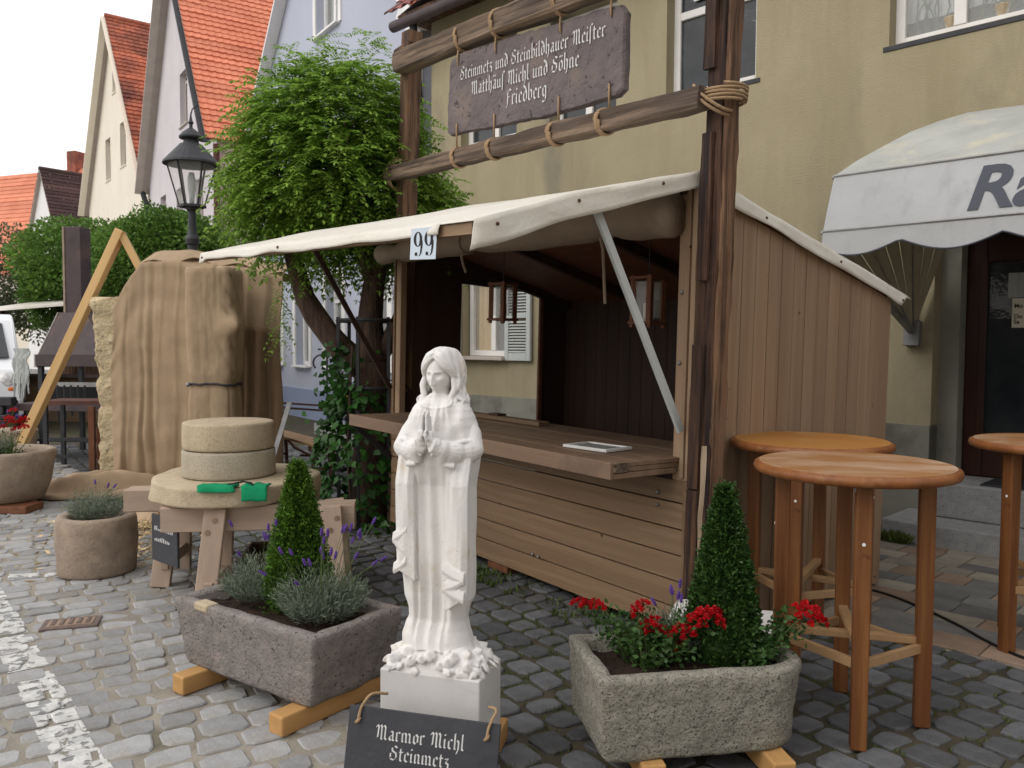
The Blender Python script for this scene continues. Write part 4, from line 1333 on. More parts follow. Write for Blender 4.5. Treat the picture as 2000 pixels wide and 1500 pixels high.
# things on the counter
def on_stall(x, y, z):
    return TILT @ Vector((x, y, z))
RZ = -.9365
def stall_thing(name, label, cat, x, y, z, rz=0, group=None):
    return Thing(name, label, cat, M=TILT @ Matrix.Translation((x, y, z)) @ Matrix.Rotation(rz, 4, 'Z'), group=group)
t = stall_thing('tray', 'flat white plastic tray lying on the counter near its front right corner', 'tray', -.56, -.16, CZ + .003, .15)
m = MB().b2(-.16, .16, -.12, .12, 0, .005)
for a, b, c, d in ((-.16, .16, -.12, -.1), (-.16, .16, .1, .12), (-.16, -.14, -.1, .1), (.14, .16, -.1, .1)):
    m.b2(a, b, c, d, .005, .017)
m.build('rim', M['tray'], t, bev=.004)
MB().b2(-.138, .138, -.098, .098, .0052, .008).build('mat', M['slab_grey'], t)
m = MB()
for k in range(9):
    m.b2(-.12 + k * .03, -.115 + k * .03, -.09, .09, .008, .011)
m.build('ribs', M['curtain'], t)
t = stall_thing('loose_plank', 'loose brown plank lying along the back of the counter', 'plank', -2.45, .34, CZ + .003, .02)
MB().b2(-.75, .75, -.05, .05, 0, .03).build('plank', M['board'], t, bev=.003)
MB().b2(.1, .22, -.03, .06, .031, .045).build('wood_scrap', M['rust'], t, bev=.003)
t = stall_thing('wooden_box', 'small pale wooden box at the right end of the counter behind the strut', 'box', -.17, .33, CZ + .003, .0)
for z in (0, .075):
    MB().b2(-.07, .07, -.09, .09, z, z + .07).build('slat', M['table_brace'], t, bev=.003)
MB().b2(-.066, .066, -.086, .086, .001, .14).build('body', M['table_brace'], t)
def stall_lantern(x, y, ztop, drop, label, rz):
    t = stall_thing('lantern', label, 'lantern', x, y, ztop, rz, 'wooden lanterns hanging in the stall')
    w, h = .068, .27
    for sx in (-1, 1):
        for sy in (-1, 1):
            MB().b2(sx * w - .011, sx * w + .011, sy * w - .011, sy * w + .011, -h - .03, .02).build('corner_post', M['copper'], t, bev=.002)
    MB().b2(-w - .02, w + .02, -w - .02, w + .02, -.005, .012).build('lantern_top', M['copper'], t, bev=.003)
    MB().b2(-w - .02, w + .02, -w - .02, w + .02, -h - .01, -h + .008).build('lantern_floor', M['copper'], t, bev=.003)
    for sx, sy in ((1, 0), (-1, 0), (0, 1), (0, -1)):
        if sx:
            MB().b2(sx * w - .002, sx * w + .002, -w + .02, w - .02, -h + .03, -.02).build('pane', M['clear'], t)
            MB().b2(sx * w - .006, sx * w + .006, -w + .011, -w + .026, -h + .01, -.006).b2(sx * w - .006, sx * w + .006, w - .026, w - .011, -h + .01, -.006).build('pane_bead', M['copper'], t)
        else:
            MB().b2(-w + .02, w - .02, sy * w - .002, sy * w + .002, -h + .03, -.02).build('pane', M['clear'], t)
            MB().b2(-w + .011, -w + .026, sy * w - .006, sy * w + .006, -h + .01, -.006).b2(w - .026, w - .011, sy * w - .006, sy * w + .006, -h + .01, -.006).build('pane_bead', M['copper'], t)
    MB().lathe([(.03, -h + .009), (.03, -h + .12)], 12).build('candle', M['paper'], t)
    MB().tube([(0, 0, .012), (0, 0, drop)], .004, 5).build('hanger', M['iron'], t)
    return t
stall_lantern(-2.28, .38, 2.06, .36, 'dark wooden lantern hanging in front of the shuttered window inside the stall', .2)
stall_lantern(-.64, .30, 2.02, .4, 'reddish wooden lantern hanging beside the grey strut at the right of the stall', .1)
# number plate
t = stall_thing('number_plate', 'pale blue card with black number 99 under the tarpaulin edge', 'sign', -.325, -FWR - .035, 2.075, .25)
MB().prism([(-.086, -.095), (.080, -.10), (.086, .045), (-.080, .045)], lambda a, b: (a, -.001, b), lambda a, b: (a, .001, b)).build('card', M['plate'], t)
def nine(ox):
    m = MB()
    def ring(cx, cz, R, Rz, r, rz, n=20):
        V, F = [], []
        for i in range(n):
            a = 2 * pi * i / n
            V += [(cx + R * cos(a), -.0018, cz + Rz * sin(a)), (cx + r * cos(a), -.0018, cz + rz * sin(a))]
        for i in range(n):
            j = (i + 1) % n
            F.append((2 * i, 2 * i + 1, 2 * j + 1, 2 * j))
        m.add(V, F)
    ring(ox, -.005, .028, .034, .011, .030)
    V, F = [], []
    n = 12
    for i in range(n + 1):
        a = i / n
        th = .35 - a * 2.3
        x, z = ox + .004 + .022 * cos(th) * (1 if a < .5 else 1.1), -.03 + .052 * sin(th) * 1.0
        wd = .008 * (1 - a) + .002
        V += [(x - wd, -.0019, z), (x + wd * .6, -.0019, z)]
    for i in range(n):
        F.append((2 * i, 2 * i + 1, 2 * i + 3, 2 * i + 2))
    m.add(V, F)
    V = [(ox - .011 + .009 * cos(k * pi / 5), -.0020, -.072 + .009 * sin(k * pi / 5)) for k in range(10)]
    m.add(V, [tuple(range(10))])
    return m
for ox in (-.034, .036):
    nine(ox).build('digit', M['black'], t, fixn=False)

# ------------------------------------------------------------------ hewn timber frame with the hanging slate
TF = Thing('timber_gantry', 'tall frame of old hewn posts and roped cross beams standing before the stall', 'frame', M=TILT)
rp = MB()
rp.rough((.105, .0, -.02), (.150, .0, 4.6), .115, .11, n=60, amp=.012, ch=.16, up=(0, 1, 0), seed=3)
rpo = rp.build('post', M['hewn_d'], TF, smooth=False)
# bark-free lighter edge strip and splits on the right post
MB().rough((.168, .0, .0), (.212, .0, 4.6), .024, .095, n=60, amp=.012, ch=.2, up=(0, 1, 0), seed=8).build('sapwood_edge', M['hewn'], TF)
for z0, z1, x0, x1, d in ((.0, .86, .045, .12, .020), (.87, 1.62, .043, .115, .022), (1.95, 2.70, .046, .12, .020), (3.02, 4.6, .043, .115, .024)):
    MB().rough(((x0 + x1) / 2 + .009 * z0, -.060 - d / 2, z0), ((x0 + x1) / 2 + .009 * z1, -.060 - d / 2, z1), x1 - x0, d, n=24, amp=.006, ch=.12, up=(0, 1, 0), seed=z0 * 3 + 1).build('facing_piece', M['hewn_d'], TF)
sp_ = MB()
V, F = [], []
for i in range(15):
    a = i / 14
    z = .05 + 1.05 * a
    x = .133 + .018 * nz(a * 4, 2) + .012 * a
    wv = .006 + .014 * abs(nz(a * 5, 7)) + .008 * a
    V += [(x - wv, -.058, z), (x + wv, -.058, z), (x, -.080 - .01 * nz(a * 8), z)]
for i in range(14):
    k = i * 3
    F += [(k, k + 3, k + 5, k + 2), (k + 2, k + 5, k + 4, k + 1)]
sp_.add(V, F)
sp_.build('split_sapwood', M['splint'], TF, fixn=False)
lp = MB().rough((-3.41, .10, -.02), (-3.29, .10, 4.2), .13, .135, n=60, amp=.008, ch=.12, up=(0, 1, 0), seed=13)
lp.build('post', M['hewn'], TF)
MB().rough((-3.36, .0, 4.02), (-3.12, -.0, 4.03), .07, .06, n=4, amp=.004, seed=4).build('peg', M['hewn'], TF)
# beams as boxes with their own axis
def beam(name, p0, p1, w, h, mat, seed, n=22, amp=.012):
    p0, p1 = Vector(p0), Vector(p1)
    d = p1 - p0
    mid = (p0 + p1) / 2
    m = MB().rough((-d.length / 2, 0, 0), (d.length / 2, 0, 0), w, h, n=n, amp=amp, ch=.2, seed=seed)
    o = m.build(name, M[mat], TF)
    o.matrix_local = Matrix.Translation(mid) @ d.to_track_quat('X', 'Z').to_matrix().to_4x4()
    return o
LB0, LB1 = Vector((-3.42, -.02, 3.02)), Vector((.13, -.13, 2.86))
UB0, UB1 = Vector((-3.32, .0, 3.93)), Vector((.4, -.13, 3.62))
beam('cross_beam', LB0, LB1, .11, .115, 'hewn_x', 5)
beam('cross_beam', UB0, UB1, .13, .165, 'hewn_x', 9)
def coil(c, ax, rx, rz_, turns, spread, r=.009, seed=1):
    """rope turns round a beam or post: c centre, ax axis unit vector"""
    ax = Vector(ax).normalized()
    s = ax.cross(Vector((0, 0, 1)))
    if s.length < .1:
        s = Vector((1, 0, 0))
    s.normalize()
    u2 = s.cross(ax)
    pts = []
    n = int(turns * 14)
    for i in range(n + 1):
        a = 2 * pi * i / 14
        q = Vector(c) + ax * (spread * (i / n - .5) + .006 * nz(i * .3, seed)) + s * (rx * cos(a) * 1.02) + u2 * (rz_ * sin(a))
        sq = 1 + .12 * cos(2 * a) ** 2 * 0
        pts.append(Vector(c) + (q - Vector(c)) * sq)
    return pts
def lash(pts, r=.008, name='rope_lashing'):
    return MB().tube(pts, r, 6).build(name, M['rope'], TF, smooth=True)
ub = (UB1 - UB0).normalized()
lb = (LB1 - LB0).normalized()
lash(coil(LB1 + Vector((.015, .115, .02)), (.06, 0, 1), .125, .115, 4.2, .075, seed=2), .0085)
lash(coil(LB1 + Vector((-.02, .07, -.0)), (.6, 0, .75), .095, .13, 2.2, .05, seed=5), .0085)
lash(coil(LB0 + Vector((.06, .06, .0)), (.5, 0, -.2), .11, .13, 3, .10, seed=7), .0085)
lash(coil(LB0 + Vector((-.02, .09, .0)), (0, 0, 1), .13, .13, 2, .05, seed=8), .008)

# slate slab
SL = Thing('hanging_slate_sign', 'purple brown slate slab with pale blackletter lettering hung between the beams', 'sign', M=TILT)
out = [(-2.33, 3.66), (-2.30, 3.70), (-2.2, 3.72), (-1.9, 3.70), (-1.55, 3.665), (-1.2, 3.63), (-.9, 3.595), (-.62, 3.57), (-.50, 3.55), (-.455, 3.50), (-.46, 3.35), (-.45, 3.2), (-.46, 3.07), (-.52, 3.035), (-.8, 3.045), (-1.2, 3.055), (-1.6, 3.09), (-2.0, 3.125), (-2.3, 3.15), (-2.345, 3.18), (-2.35, 3.35), (-2.335, 3.5)]
pp = []
for i, (a, b) in enumerate(zip(out, out[1:] + out[:1])):
    n = max(1, int((Vector(a) - Vector(b)).length / .05))
    for k in range(n):
        q = Vector(a).lerp(Vector(b), k / n)
        j = Vector((nz(q.x * 9, q.y * 9, 1), nz(q.x * 9, q.y * 9, 5))) * .012 + Vector((nz(q.x * 30, q.y * 30, 1), nz(q.x * 30, q.y * 30, 5))) * .006
        pp.append(q + j + Vector((-.07, 0)))
cen = Vector((-1.47, 3.37))
SY = -.075
loops = []
for g, y in ((.97, SY - .0), (1.0, SY + .012), (1.006, SY + .03), (.985, SY + .055)):
    loops.append([(cen.x + (p.x - cen.x) * (1 - (1 - g) * .4 + (0 if g > 1 else 0)), y + .006 * nz(p.x * 14, p.y * 14, y * 60), cen.y + (p.y - cen.y) * (g if g > .98 else .975)) for p in pp])
MB().loft(loops).build('slab', M['slate_p'], SL)
slope = (3.545 - 3.70) / 1.75
th = math.atan2(-.085, 1.0)
def pl_sign(x, z, outw):
    return (x, SY - .004 - outw, z + (x + 1.4) * -.075)
mb = letter_mb([("Steinmetz und Steinbildhauer Meifter", .062, -1.45, 3.455, 'c'), ("MatthAuf Michl und SOhne", .066, -1.49, 3.325, 'c'), ("Friedberg", .072, -1.43, 3.19, 'c')], pl_sign, lift=.003)
mb.build('lettering', M['white_l'], SL, fixn=False)
# ropes from the slab to the beams
for k, fx in enumerate((-2.27, -1.79, -1.09, -.63)):
    tU = (fx - UB0.x) / (UB1.x - UB0.x)
    bu_ = UB0.lerp(UB1, tU)
    zt = 3.70 - (fx + 2.2) * .085 - .04
    pts = [(fx, SY - .005, zt - .03), (fx, SY - .012, zt + .01), (fx + .004, SY - .01, bu_.z - .1)]
    MB().tube(pts, .007, 6).tube(coil(bu_ + Vector((0, 0, 0)), ub, .08, .097, 2, .035, seed=k), .009, 6).build('hanging_rope', M['rope'], SL, smooth=True)
    fx2 = fx + .0
    tL = (fx2 - LB0.x) / (LB1.x - LB0.x)
    bl = LB0.lerp(LB1, tL)
    zb = 3.16 - (fx2 + 2.2) * .06
    pts = [(fx2, SY - .008, zb + .05), (fx2 + .006, SY - .012, zb), (fx2 + .01, SY - .01, bl.z + .07)]
    MB().tube(pts, .007, 6).tube(coil(bl, lb, .07, .073, 3, .04, seed=k + 9), .008, 6).build('hanging_rope', M['rope'], SL, smooth=True)
# ------------------------------------------------------------------ marble statue, local x = its left, y = back
SRZ = -.31
SBASE = Vector((-.272, 3.205, 0))
STT = Thing('statue', 'white marble statue of a praying long haired woman on a rose covered plinth', 'statue', loc=SBASE, rz=SRZ)
# plinth .40 x .25
PZ0, PZ1 = .095, .345
MB().b2(-.205, .205, -.125, .125, PZ0, PZ1 + .02).build('plinth', M['plinth'], STT, bev=.006)

def remesh(mb, name, mat, par, vox, smooth_it=2, T=None):
    me = bpy.data.meshes.new(name + '_parts')
    me.from_pydata([tuple(p) for p in mb.v], [], mb.f)
    bm = bmesh.new()
    bm.from_mesh(me)
    bmesh.ops.recalc_face_normals(bm, faces=bm.faces)
    bm.to_mesh(me)
    bm.free()
    o = bpy.data.objects.new(name, me)
    COL.objects.link(o)
    m = o.modifiers.new("r", 'REMESH')
    m.mode = 'VOXEL'
    m.voxel_size = vox
    s = o.modifiers.new("s", 'SMOOTH')
    s.factor = .5
    s.iterations = smooth_it
    bpy.context.view_layer.update()
    me2 = bpy.data.meshes.new_from_object(o.evaluated_get(bpy.context.evaluated_depsgraph_get()))
    me2.name = name
    bpy.data.objects.remove(o)
    return link(name, me2, mat, par, smooth=True)

def interp(tab, z):
    if z <= tab[0][0]:
        return tab[0][1:]
    for a, b in zip(tab[:-1], tab[1:]):
        if z <= b[0]:
            t = (z - a[0]) / (b[0] - a[0])
            t = t * t * (3 - 2 * t) * .5 + t * .5
            return [p + (q - p) * t for p, q in zip(a[1:], b[1:])]
    return tab[-1][1:]
K = .002006
def zz(y): return 1.62 - (y - 671) * K * .985
# z, half width, half depth, x centre: body wrapped in mantle
tab = [(zz(y), a * K / 2 * .97, d, (c - 866) * K) for y, a, d, c in (
    (1268, 150, .095, 862), (1250, 146, .095, 858), (1228, 132, .09, 858), (1210, 120, .088, 860), (1193, 124, .09, 861), (1165, 146, .094, 862),
    (1110, 152, .097, 861), (1060, 150, .097, 860), (1000, 157, .10, 858), (950, 158, .102, 858), (900, 163, .104, 863), (874, 166, .104, 866),
    (850, 158, .102, 866), (830, 146, .097, 867), (815, 136, .09, 867), (800, 122, .082, 867), (790, 108, .074, 867), (782, 84, .062, 867), (774, 50, .05, 866), (766, 38, .042, 864))]
tab.sort()
def body(th, z):
    """th=0 at +x, pi/2 at the back, -pi/2 at the front"""
    a, b, c = interp(tab, z)
    ex = .84
    ct, st_ = cos(th), sin(th)
    x = a * math.copysign(abs(ct) ** ex, ct)
    y = b * math.copysign(abs(st_) ** ex, st_)
    k = 1.0
    front = max(0, -st_)
    low = min(1, max(0, (1.16 - z) / .08))
    # dress between the two hanging panels lies deeper and carries folds
    xi = .066 + .012 * max(0, (z - .9))
    if st_ < 0 and low > 0:
        inside = 1 / (1 + math.exp((abs(x) - xi) / .0035))
        y *= 1 - .30 * inside * low
        wv = (abs(sin(x * 62 + .6 * sin(z * 5) + (z - .6) * 1.0)) - .6) * .017 + sin(x * 118 + 2 + z * 2.0) * .004
        fl = .55 + .75 * max(0, (.85 - z) / .4)
        y += wv * inside * low * fl
        # forward knee
        y -= .016 * inside * math.exp(-((x + .03) / .035) ** 2 - ((z - .82) / .16) ** 2)
        # hem spreads over the roses
        if z < .55:
            y -= (.55 - z) * .35 * inside
    if z > 1.12:
        y += front * (.004 * sin(x * 130 + z * 26) + .004 * sin(x * 66 - z * 44)) * min(1, (z - 1.12) / .1)
        y += .006 * front * cos(x * 210 * (1 + .9 * max(0, z - 1.27) * 4)) * math.exp(-((z - 1.335) / .045) ** 2) * math.exp(-(x / .06) ** 4)
    side = abs(ct)
    r = 1 + .012 * sin(th * 9 + z * 6) * (1 if st_ > -.2 else .2) * (1 if z < 1.3 else .3) + .006 * sin(z * 21 + th * 3)
    return (c + x * r, y * r, z)
mb = MB()
zs = np.linspace(zz(1266), zz(768), 150)
mb.loft([[body(2 * pi * j / 168, z) for j in range(168)] for z in zs])
# hanging mantle panels: thin folded slabs in front of the sides
def panel(sx, z0, z1, xi, xo, yf, zig):
    n = 44
    loops = []
    for i in range(n + 1):
        t = i / n
        z = z1 + (z0 - z1) * t
        l = []
        for (u, yy) in ((0, 0), (.25, -.006), (.5, -.002), (.75, -.007), (1, .004), (1, .03), (.5, .034), (0, .03)):
            x = xi(z) + (xo(z) - xi(z)) * u
            zc = z
            if t > .72:                                     # bottom edge cascades in a zigzag
                zc = z + zig * (u - .1) * ((t - .72) / .28)
            l.append((sx * x, yf(z) + yy + .010 * abs(u - .5) - .004 * cos(u * 9 + z * 9), zc))
        loops.append(l)
    mb.loft(loops)
panel(1, zz(1180), zz(862), lambda z: .060 + .018 * (z - .62) / .6, lambda z: .150 - .012 * (1.2 - z), lambda z: -.110 + .045 * max(0, (z - 1.09) / .15), .06)
panel(-1, zz(1128), zz(862), lambda z: .066 + .012 * (z - .7) / .5, lambda z: .150 - .004 * (1.2 - z), lambda z: -.108 + .045 * max(0, (z - 1.09) / .15), .05)
for sx in (1, -1):                                        # mantle edge turned over the forearms
    mb.tube(crv([(sx * .062, -.100, zz(880)), (sx * .085, -.096, zz(866)), (sx * .115, -.086, zz(858)), (sx * .142, -.062, zz(858))], 4), [.006 + .004 * i / 12 for i in range(13)], 12)
# cascading folds at the panel ends
def cascade(sx, x0, x1, z0, n, h, y):
    for k in range(n):
        z = z0 - k * h
        a, b = (x0, x1) if k % 2 == 0 else (x0 + .012, x1 - .004)
        V = []
        loops = []
        for i in range(9):
            t = i / 8
            zc = z - h * 1.05 * (t if k % 2 == 0 else 1 - t) - .004 * sin(t * pi)
            loops.append([(sx * (a + (b - a) * t), y - .012, zc), (sx * (a + (b - a) * t), y - .006, zc - .016), (sx * (a + (b - a) * t), y + .03, zc - .010), (sx * (a + (b - a) * t), y + .03, zc + .03), (sx * (a + (b - a) * t), y - .004, zc + .028)])
        mb.loft(loops)
cascade(1, .052, .140, zz(1100), 3, .036, -.116)
cascade(-1, .098, .158, zz(1030), 2, .042, -.104)
cascade(-1, .10, .154, zz(1092), 1, .036, -.106)
# upper arms, forearms with wide sleeves, hanging cuffs
for sx in (1, -1):
    sh, el, wr = (sx * .090, .0, zz(822)), (sx * .140, -.035, zz(874)), (sx * .022, -.150, zz(862))
    mb.ball(sh, .042, 16, 12)
    mb.tube([sh, ((sh[0] + el[0]) / 2 + sx * .006, -.01, (sh[2] + el[2]) / 2), el], [.042, .045, .043], 24)
    pts, rad = [], []
    for i in range(9):
        t = i / 8
        p = Vector(el).lerp(Vector(wr), t)
        p.z -= .016 * sin(pi * t)
        pts.append(p)
        rad.append(.043 - .017 * t + .003 * sin(i * 2.3))
    mb.tube(pts, rad, 16, flat=1.12)
    mb.ball(el, (.044, .044, .042), 24, 16)
    # wrist cuff
    mb.tube([Vector(wr) + Vector((sx * .014, .016, -.002)), Vector(wr) + Vector((-sx * .002, -.002, .006))], [.029, .027], 14)
    # drooping sleeve folds under the forearm
    for k, (t, dz, dx) in enumerate(((.30, .052, .034), (.5, .062, .03), (.68, .052, .024))):
        p = Vector(el).lerp(Vector(wr), t)
        mb.tube([p + Vector((0, 0, -.01)), p + Vector((-sx * .004, -.006, -dz * .6)), p + Vector((-sx * .01, -.002, -dz - .012))], [.030, .026, .013], 10, flat=1.2)
    p = Vector(el).lerp(Vector(wr), .62)
    mb.tube([p + Vector((sx * .03, -.0, -.072)), p + Vector((-sx * .012, -.012, -.066))], [.012, .009], 8)
    for q in range(4):
        t = .15 + .2 * q
        p = Vector(el).lerp(Vector(wr), t)
        mb.tube([p + Vector((0, -.036 + .01 * t, .016)), p + Vector((-sx * .02, -.038 + .012 * t, -.014)), p + Vector((-sx * .03, -.026, -.036))], [.007, .009, .006], 6)
    # praying hand: palm, four fingers of different length, thumb
    palm = [(sx * .016, -.146, zz(862)), (sx * .014, -.150, zz(850)), (sx * .0115, -.150, zz(836))]
    mb.tube(palm, [.019, .0225, .021], 12, flat=.62)
    for q, (dy, ln) in enumerate(((-.017, .052), (-.006, .060), (.005, .056), (.015, .044))):
        ln *= 1.28
        b0 = Vector((sx * .0105, -.150 + dy, zz(836)))
        mb.tube([b0, b0 + Vector((-sx * .001, -.001, ln * .5)), b0 + Vector((-sx * .003, .002, ln))], [.0066, .0062, .0046], 8)
    b0 = Vector((sx * .012, -.168, zz(852)))
    mb.tube([b0, b0 + Vector((-sx * .004, -.008, .018)), b0 + Vector((-sx * .006, -.007, .036))], [.0078, .0068, .005], 8)
# neck, collar
mb.tube([(0, .005, zz(796)), (0, -.004, zz(775)), (0, -.008, zz(752))], [.042, .034, .034], 16)
cp = []
for a in np.linspace(-1, 1, 25):
    p_ = body(-pi / 2 + a * 1.0, zz(796) + (zz(772) - zz(796)) * a * a)
    cp.append((p_[0], p_[1] + .0015, p_[2]))
mb.tube(cp, .0050, 8)
# head: face as a carved height field closed against the skull
HC = Vector((0, -.004, zz(727)))
hs = .95
def face_y(x, z):
    """x sideways, z up from the eye line (m)"""
    zc = z + .004
    rz_ = .078 if zc < 0 else .082
    rx = .052 * (1 - .36 * max(0, -zc / .078) ** 2.0)
    q = 1 - (x / rx) ** 2 * .92 - (zc / rz_) ** 2 * .86
    y = -.066 * sqrt(max(0.02, q))
    g = lambda cx, cz, sx_, sz_: math.exp(-((x - cx) / sx_) ** 2 - ((z - cz) / sz_) ** 2)
    ax = abs(x)
    y += .0155 * math.exp(-((ax - .0205) / .0125) ** 2 - ((z - .0) / .0095) ** 2)           # sockets
    y -= .0062 * math.exp(-((ax - .0205) / .0098) ** 2 - ((z + .0015) / .0062) ** 2)        # eyeballs / lids
    y -= .0045 * math.exp(-((ax - .021) / .015) ** 2 - ((z - .0125) / .004) ** 2)           # brows
    y -= .0022 * math.exp(-((ax - .0205) / .0105) ** 2 - ((z - .0045 + .0) / .0018) ** 2)   # upper lid edge
    t = (z + .036) / .046
    if -.05 < t < 1.1:
        w = .0052 + .0035 * max(0, 1 - t)
        hgt = .0195 * (1 - t) ** .8 + .0045 if t < 1 else .0045 * (1.1 - t) * 10
        y -= max(0, hgt) * math.exp(-(x / w) ** 2)
    y -= .009 * math.exp(-((ax - .0072) / .0042) ** 2 - ((z + .0335) / .0045) ** 2)        # nostrils
    y -= .0052 * g(0, -.0485, .0125, .0030) + .0058 * g(0, -.0555, .0105, .0036)            # lips
    y += .0040 * g(0, -.0518, .0135, .0014)
    y += .003 * g(0, -.0425, .004, .004)
    y -= .0065 * g(0, -.0715, .0125, .009)                                                  # chin
    y -= .0028 * math.exp(-((ax - .029) / .012) ** 2 - ((z + .020) / .013) ** 2)            # cheeks
    return y
fz = zz(729)
nu, nv = 56, 76
V, F = [], []
for j in range(nv + 1):
    z = -.083 + .166 * j / nv
    for i in range(nu + 1):
        s_ = -1 + 2 * i / nu
        zc = z + .004
        w = .0525 * sqrt(max(.0, 1 - (zc / .0835) ** 2)) * (1 - .17 * max(0, -zc / .08) ** 1.5)
        x = s_ * max(w, .002)
        V.append((x * hs, (face_y(x, z) * (1 if abs(s_) < .999 else 0)) * hs - .012, fz + z * hs))
nb_ = len(V)
for j in range(nv + 1):
    for i in range(nu + 1):
        V.append((V[j * (nu + 1) + i][0], .012, V[j * (nu + 1) + i][2]))
W_ = nu + 1
for j in range(nv):
    for i in range(nu):
        a = j * W_ + i
        F.append((a, a + 1, a + W_ + 1, a + W_))
        F.append((nb_ + a, nb_ + a + W_, nb_ + a + W_ + 1, nb_ + a + 1))
for j in range(nv):
    for i in (0, nu):
        a = j * W_ + i
        F.append((a, a + W_, nb_ + a + W_, nb_ + a))
for i in range(nu):
    for j in (0, nv):
        a = j * W_ + i
        F.append((a, a + 1, nb_ + a + 1, nb_ + a))
# head bowed slightly
hd = MB().add(V, F)
rot = Matrix.Translation(HC) @ Matrix.Rotation(radians(7), 4, 'X') @ Matrix.Rotation(radians(-6), 4, 'Z') @ Matrix.Translation(-HC)
mb.add([rot @ Vector(p) for p in hd.v], hd.f)
mb.ball(HC + Vector((0, .022, .010)), (.058, .064, .076), 48, 32)
mb.ball(HC + Vector((0, -.002, .022)), (.053, .060, .060), 48, 32)
# hair: parted mass and wavy locks
hair = MB()
for sx in (1, -1):
    for k in range(15):
        f = k / 14
        y0 = -.050 + .114 * f
        p = [(sx * .003, y0 * .86 + .004, HC.z + .066 + .024 * sin(pi * min(1, .25 + f * .62)) + .002 * (k % 2)),
             (sx * .030, y0 * 1.02 + .004, HC.z + .062 + .016 * sin(pi * min(1, .2 + f * .6))),
             (sx * .052, y0 * .98 + .006, HC.z + .036),
             (sx * .066, y0 * .78 + .018, HC.z - .006),
             (sx * .064, y0 * .62 + .018, HC.z - .044),
             (sx * (.070 + .004 * sin(k * 2)), y0 * .6 + .010, HC.z - .080),
             (sx * (.090 + .005 * cos(k * 3)), y0 * .6 + .002, HC.z - .108 - .006 * (k % 3)),
             (sx * (.086 + .012 * f), y0 * .55 - .012 * (1 - f), HC.z - .134 - .01 * ((k * 2) % 3))]
        q = []
        for i_, v in enumerate(crv(p, 4)[:-1]):
            if True:
                u_ = i_ / 4
                am = .0055 if u_ > 3 else .0015
                v += Vector((sx * am * sin(u_ * 3.4 + k), am * cos(u_ * 3.1 + k * 1.7), 0))
                q.append(v)
        r = [.0095 + .003 * sin(pi * min(1, i / 16)) - (.010 * max(0, i - 22) / 8) for i in range(len(q))]
        hair.tube(q, r, 12, flat=.8)
    # front strand framing the forehead
    q = crv([(sx * .002, -.052, HC.z + .068), (sx * .022, -.060, HC.z + .052), (sx * .043, -.054, HC.z + .028), (sx * .057, -.036, HC.z + .006), (sx * .062, -.018, HC.z - .024)], 4)
    hair.tube(q, [.008 + .003 * sin(pi * i / 16) for i in range(17)], 12)
    q = [(v[0], v[1] + .003, v[2] + .013) for v in q]
    hair.tube(q, [.008 + .003 * sin(pi * i / 16) for i in range(17)], 12)
    q = [(v[0] * 1.02, v[1] + .012, v[2] + .009) for v in q]
    hair.tube(q, [.008 + .003 * sin(pi * i / 16) for i in range(17)], 12)
    q = crv([(sx * .061, -.024, HC.z - .02), (sx * .068, -.032, HC.z - .06), (sx * .058, -.044, HC.z - .095), (sx * .068, -.056, HC.z - .13), (sx * .058, -.068, HC.z - .160)], 4)
    hair.tube(q, [.010 + .003 * sin(pi * i / 16) - .005 * (i / 16) ** 3 for i in range(17)], 10)
    q = [(v[0] * 1.14, v[1] + .016 + .005 * sin(i), v[2] + .012) for i, v in enumerate(q)]
    hair.tube(q, [.009 + .003 * sin(pi * i / 16) - .005 * (i / 16) ** 3 for i in range(17)], 10)
hair.ball(HC + Vector((0, .026, .012)), (.060, .064, .078), 48, 32)
hair.tube([HC + Vector((0, .06, 0)), HC + Vector((0, .07, -.07)), HC + Vector((0, .065, -.14))], [.05, .055, .05], 14)
figo = remesh(mb, 'figure', M['marble'], STT, .0028, 1)
hm = MB().add([rot @ Vector(p) for p in hair.v], hair.f)
remesh(hm, 'hair', M['marble'], figo, .0023, 1)
# rose bed carved on top of the plinth
rb = MB()
rb.loft([[(.20 * g * (1 if 1 else 0) * math.copysign(abs(cos(a)) ** .45, cos(a)) * (1), .125 * g * math.copysign(abs(sin(a)) ** .45, sin(a)), z) for a in np.linspace(0, 2 * pi, 48, endpoint=False)]
         for g, z in ((.97, PZ1 - .02), (.985, PZ1 + .015), (.93, PZ1 + .045), (.80, PZ1 + .085), (.62, PZ1 + .115))])
rr = random.Random(4)
def rose(c, r, nrm):
    q = Vector(nrm).normalized().to_track_quat('Z', 'Y').to_matrix()
    for k in range(4):
        rad = r * (1 - k * .24)
        h = r * (.1 + .22 * k)
        n = 5
        for j in range(n):
            a = 2 * pi * j / n + k * .7
            pc = Vector((cos(a) * rad * .62, sin(a) * rad * .62, h))
            Mx = q @ Matrix.Rotation(a, 3, 'Z') @ Matrix.Rotation(radians(-38 - k * 12), 3, 'Y')
            rb.ball(Vector(c) + q @ pc, (rad * .16, rad * .46, rad * .42), 8, 6, M=Mx)
    rb.ball(Vector(c) + q @ Vector((0, 0, r * .75)), r * .2, 8, 6)
    rb.ball(Vector(c) + q @ Vector((0, 0, -r * .1)), r * .75, 10, 8)
spots = []
for i in range(30):
    a = 2 * pi * i / 30 + .1
    x = .185 * math.copysign(abs(cos(a)) ** .6, cos(a))
    y = .105 * math.copysign(abs(sin(a)) ** .6, sin(a))
    up = (i % 3) * .024
    rose((x * (1 - up * 2.4), y * (1 - up * 2.6), PZ1 + .042 + up + rr.uniform(-.008, .008)), rr.uniform(.022, .032), (x * 3, y * 5, .35))
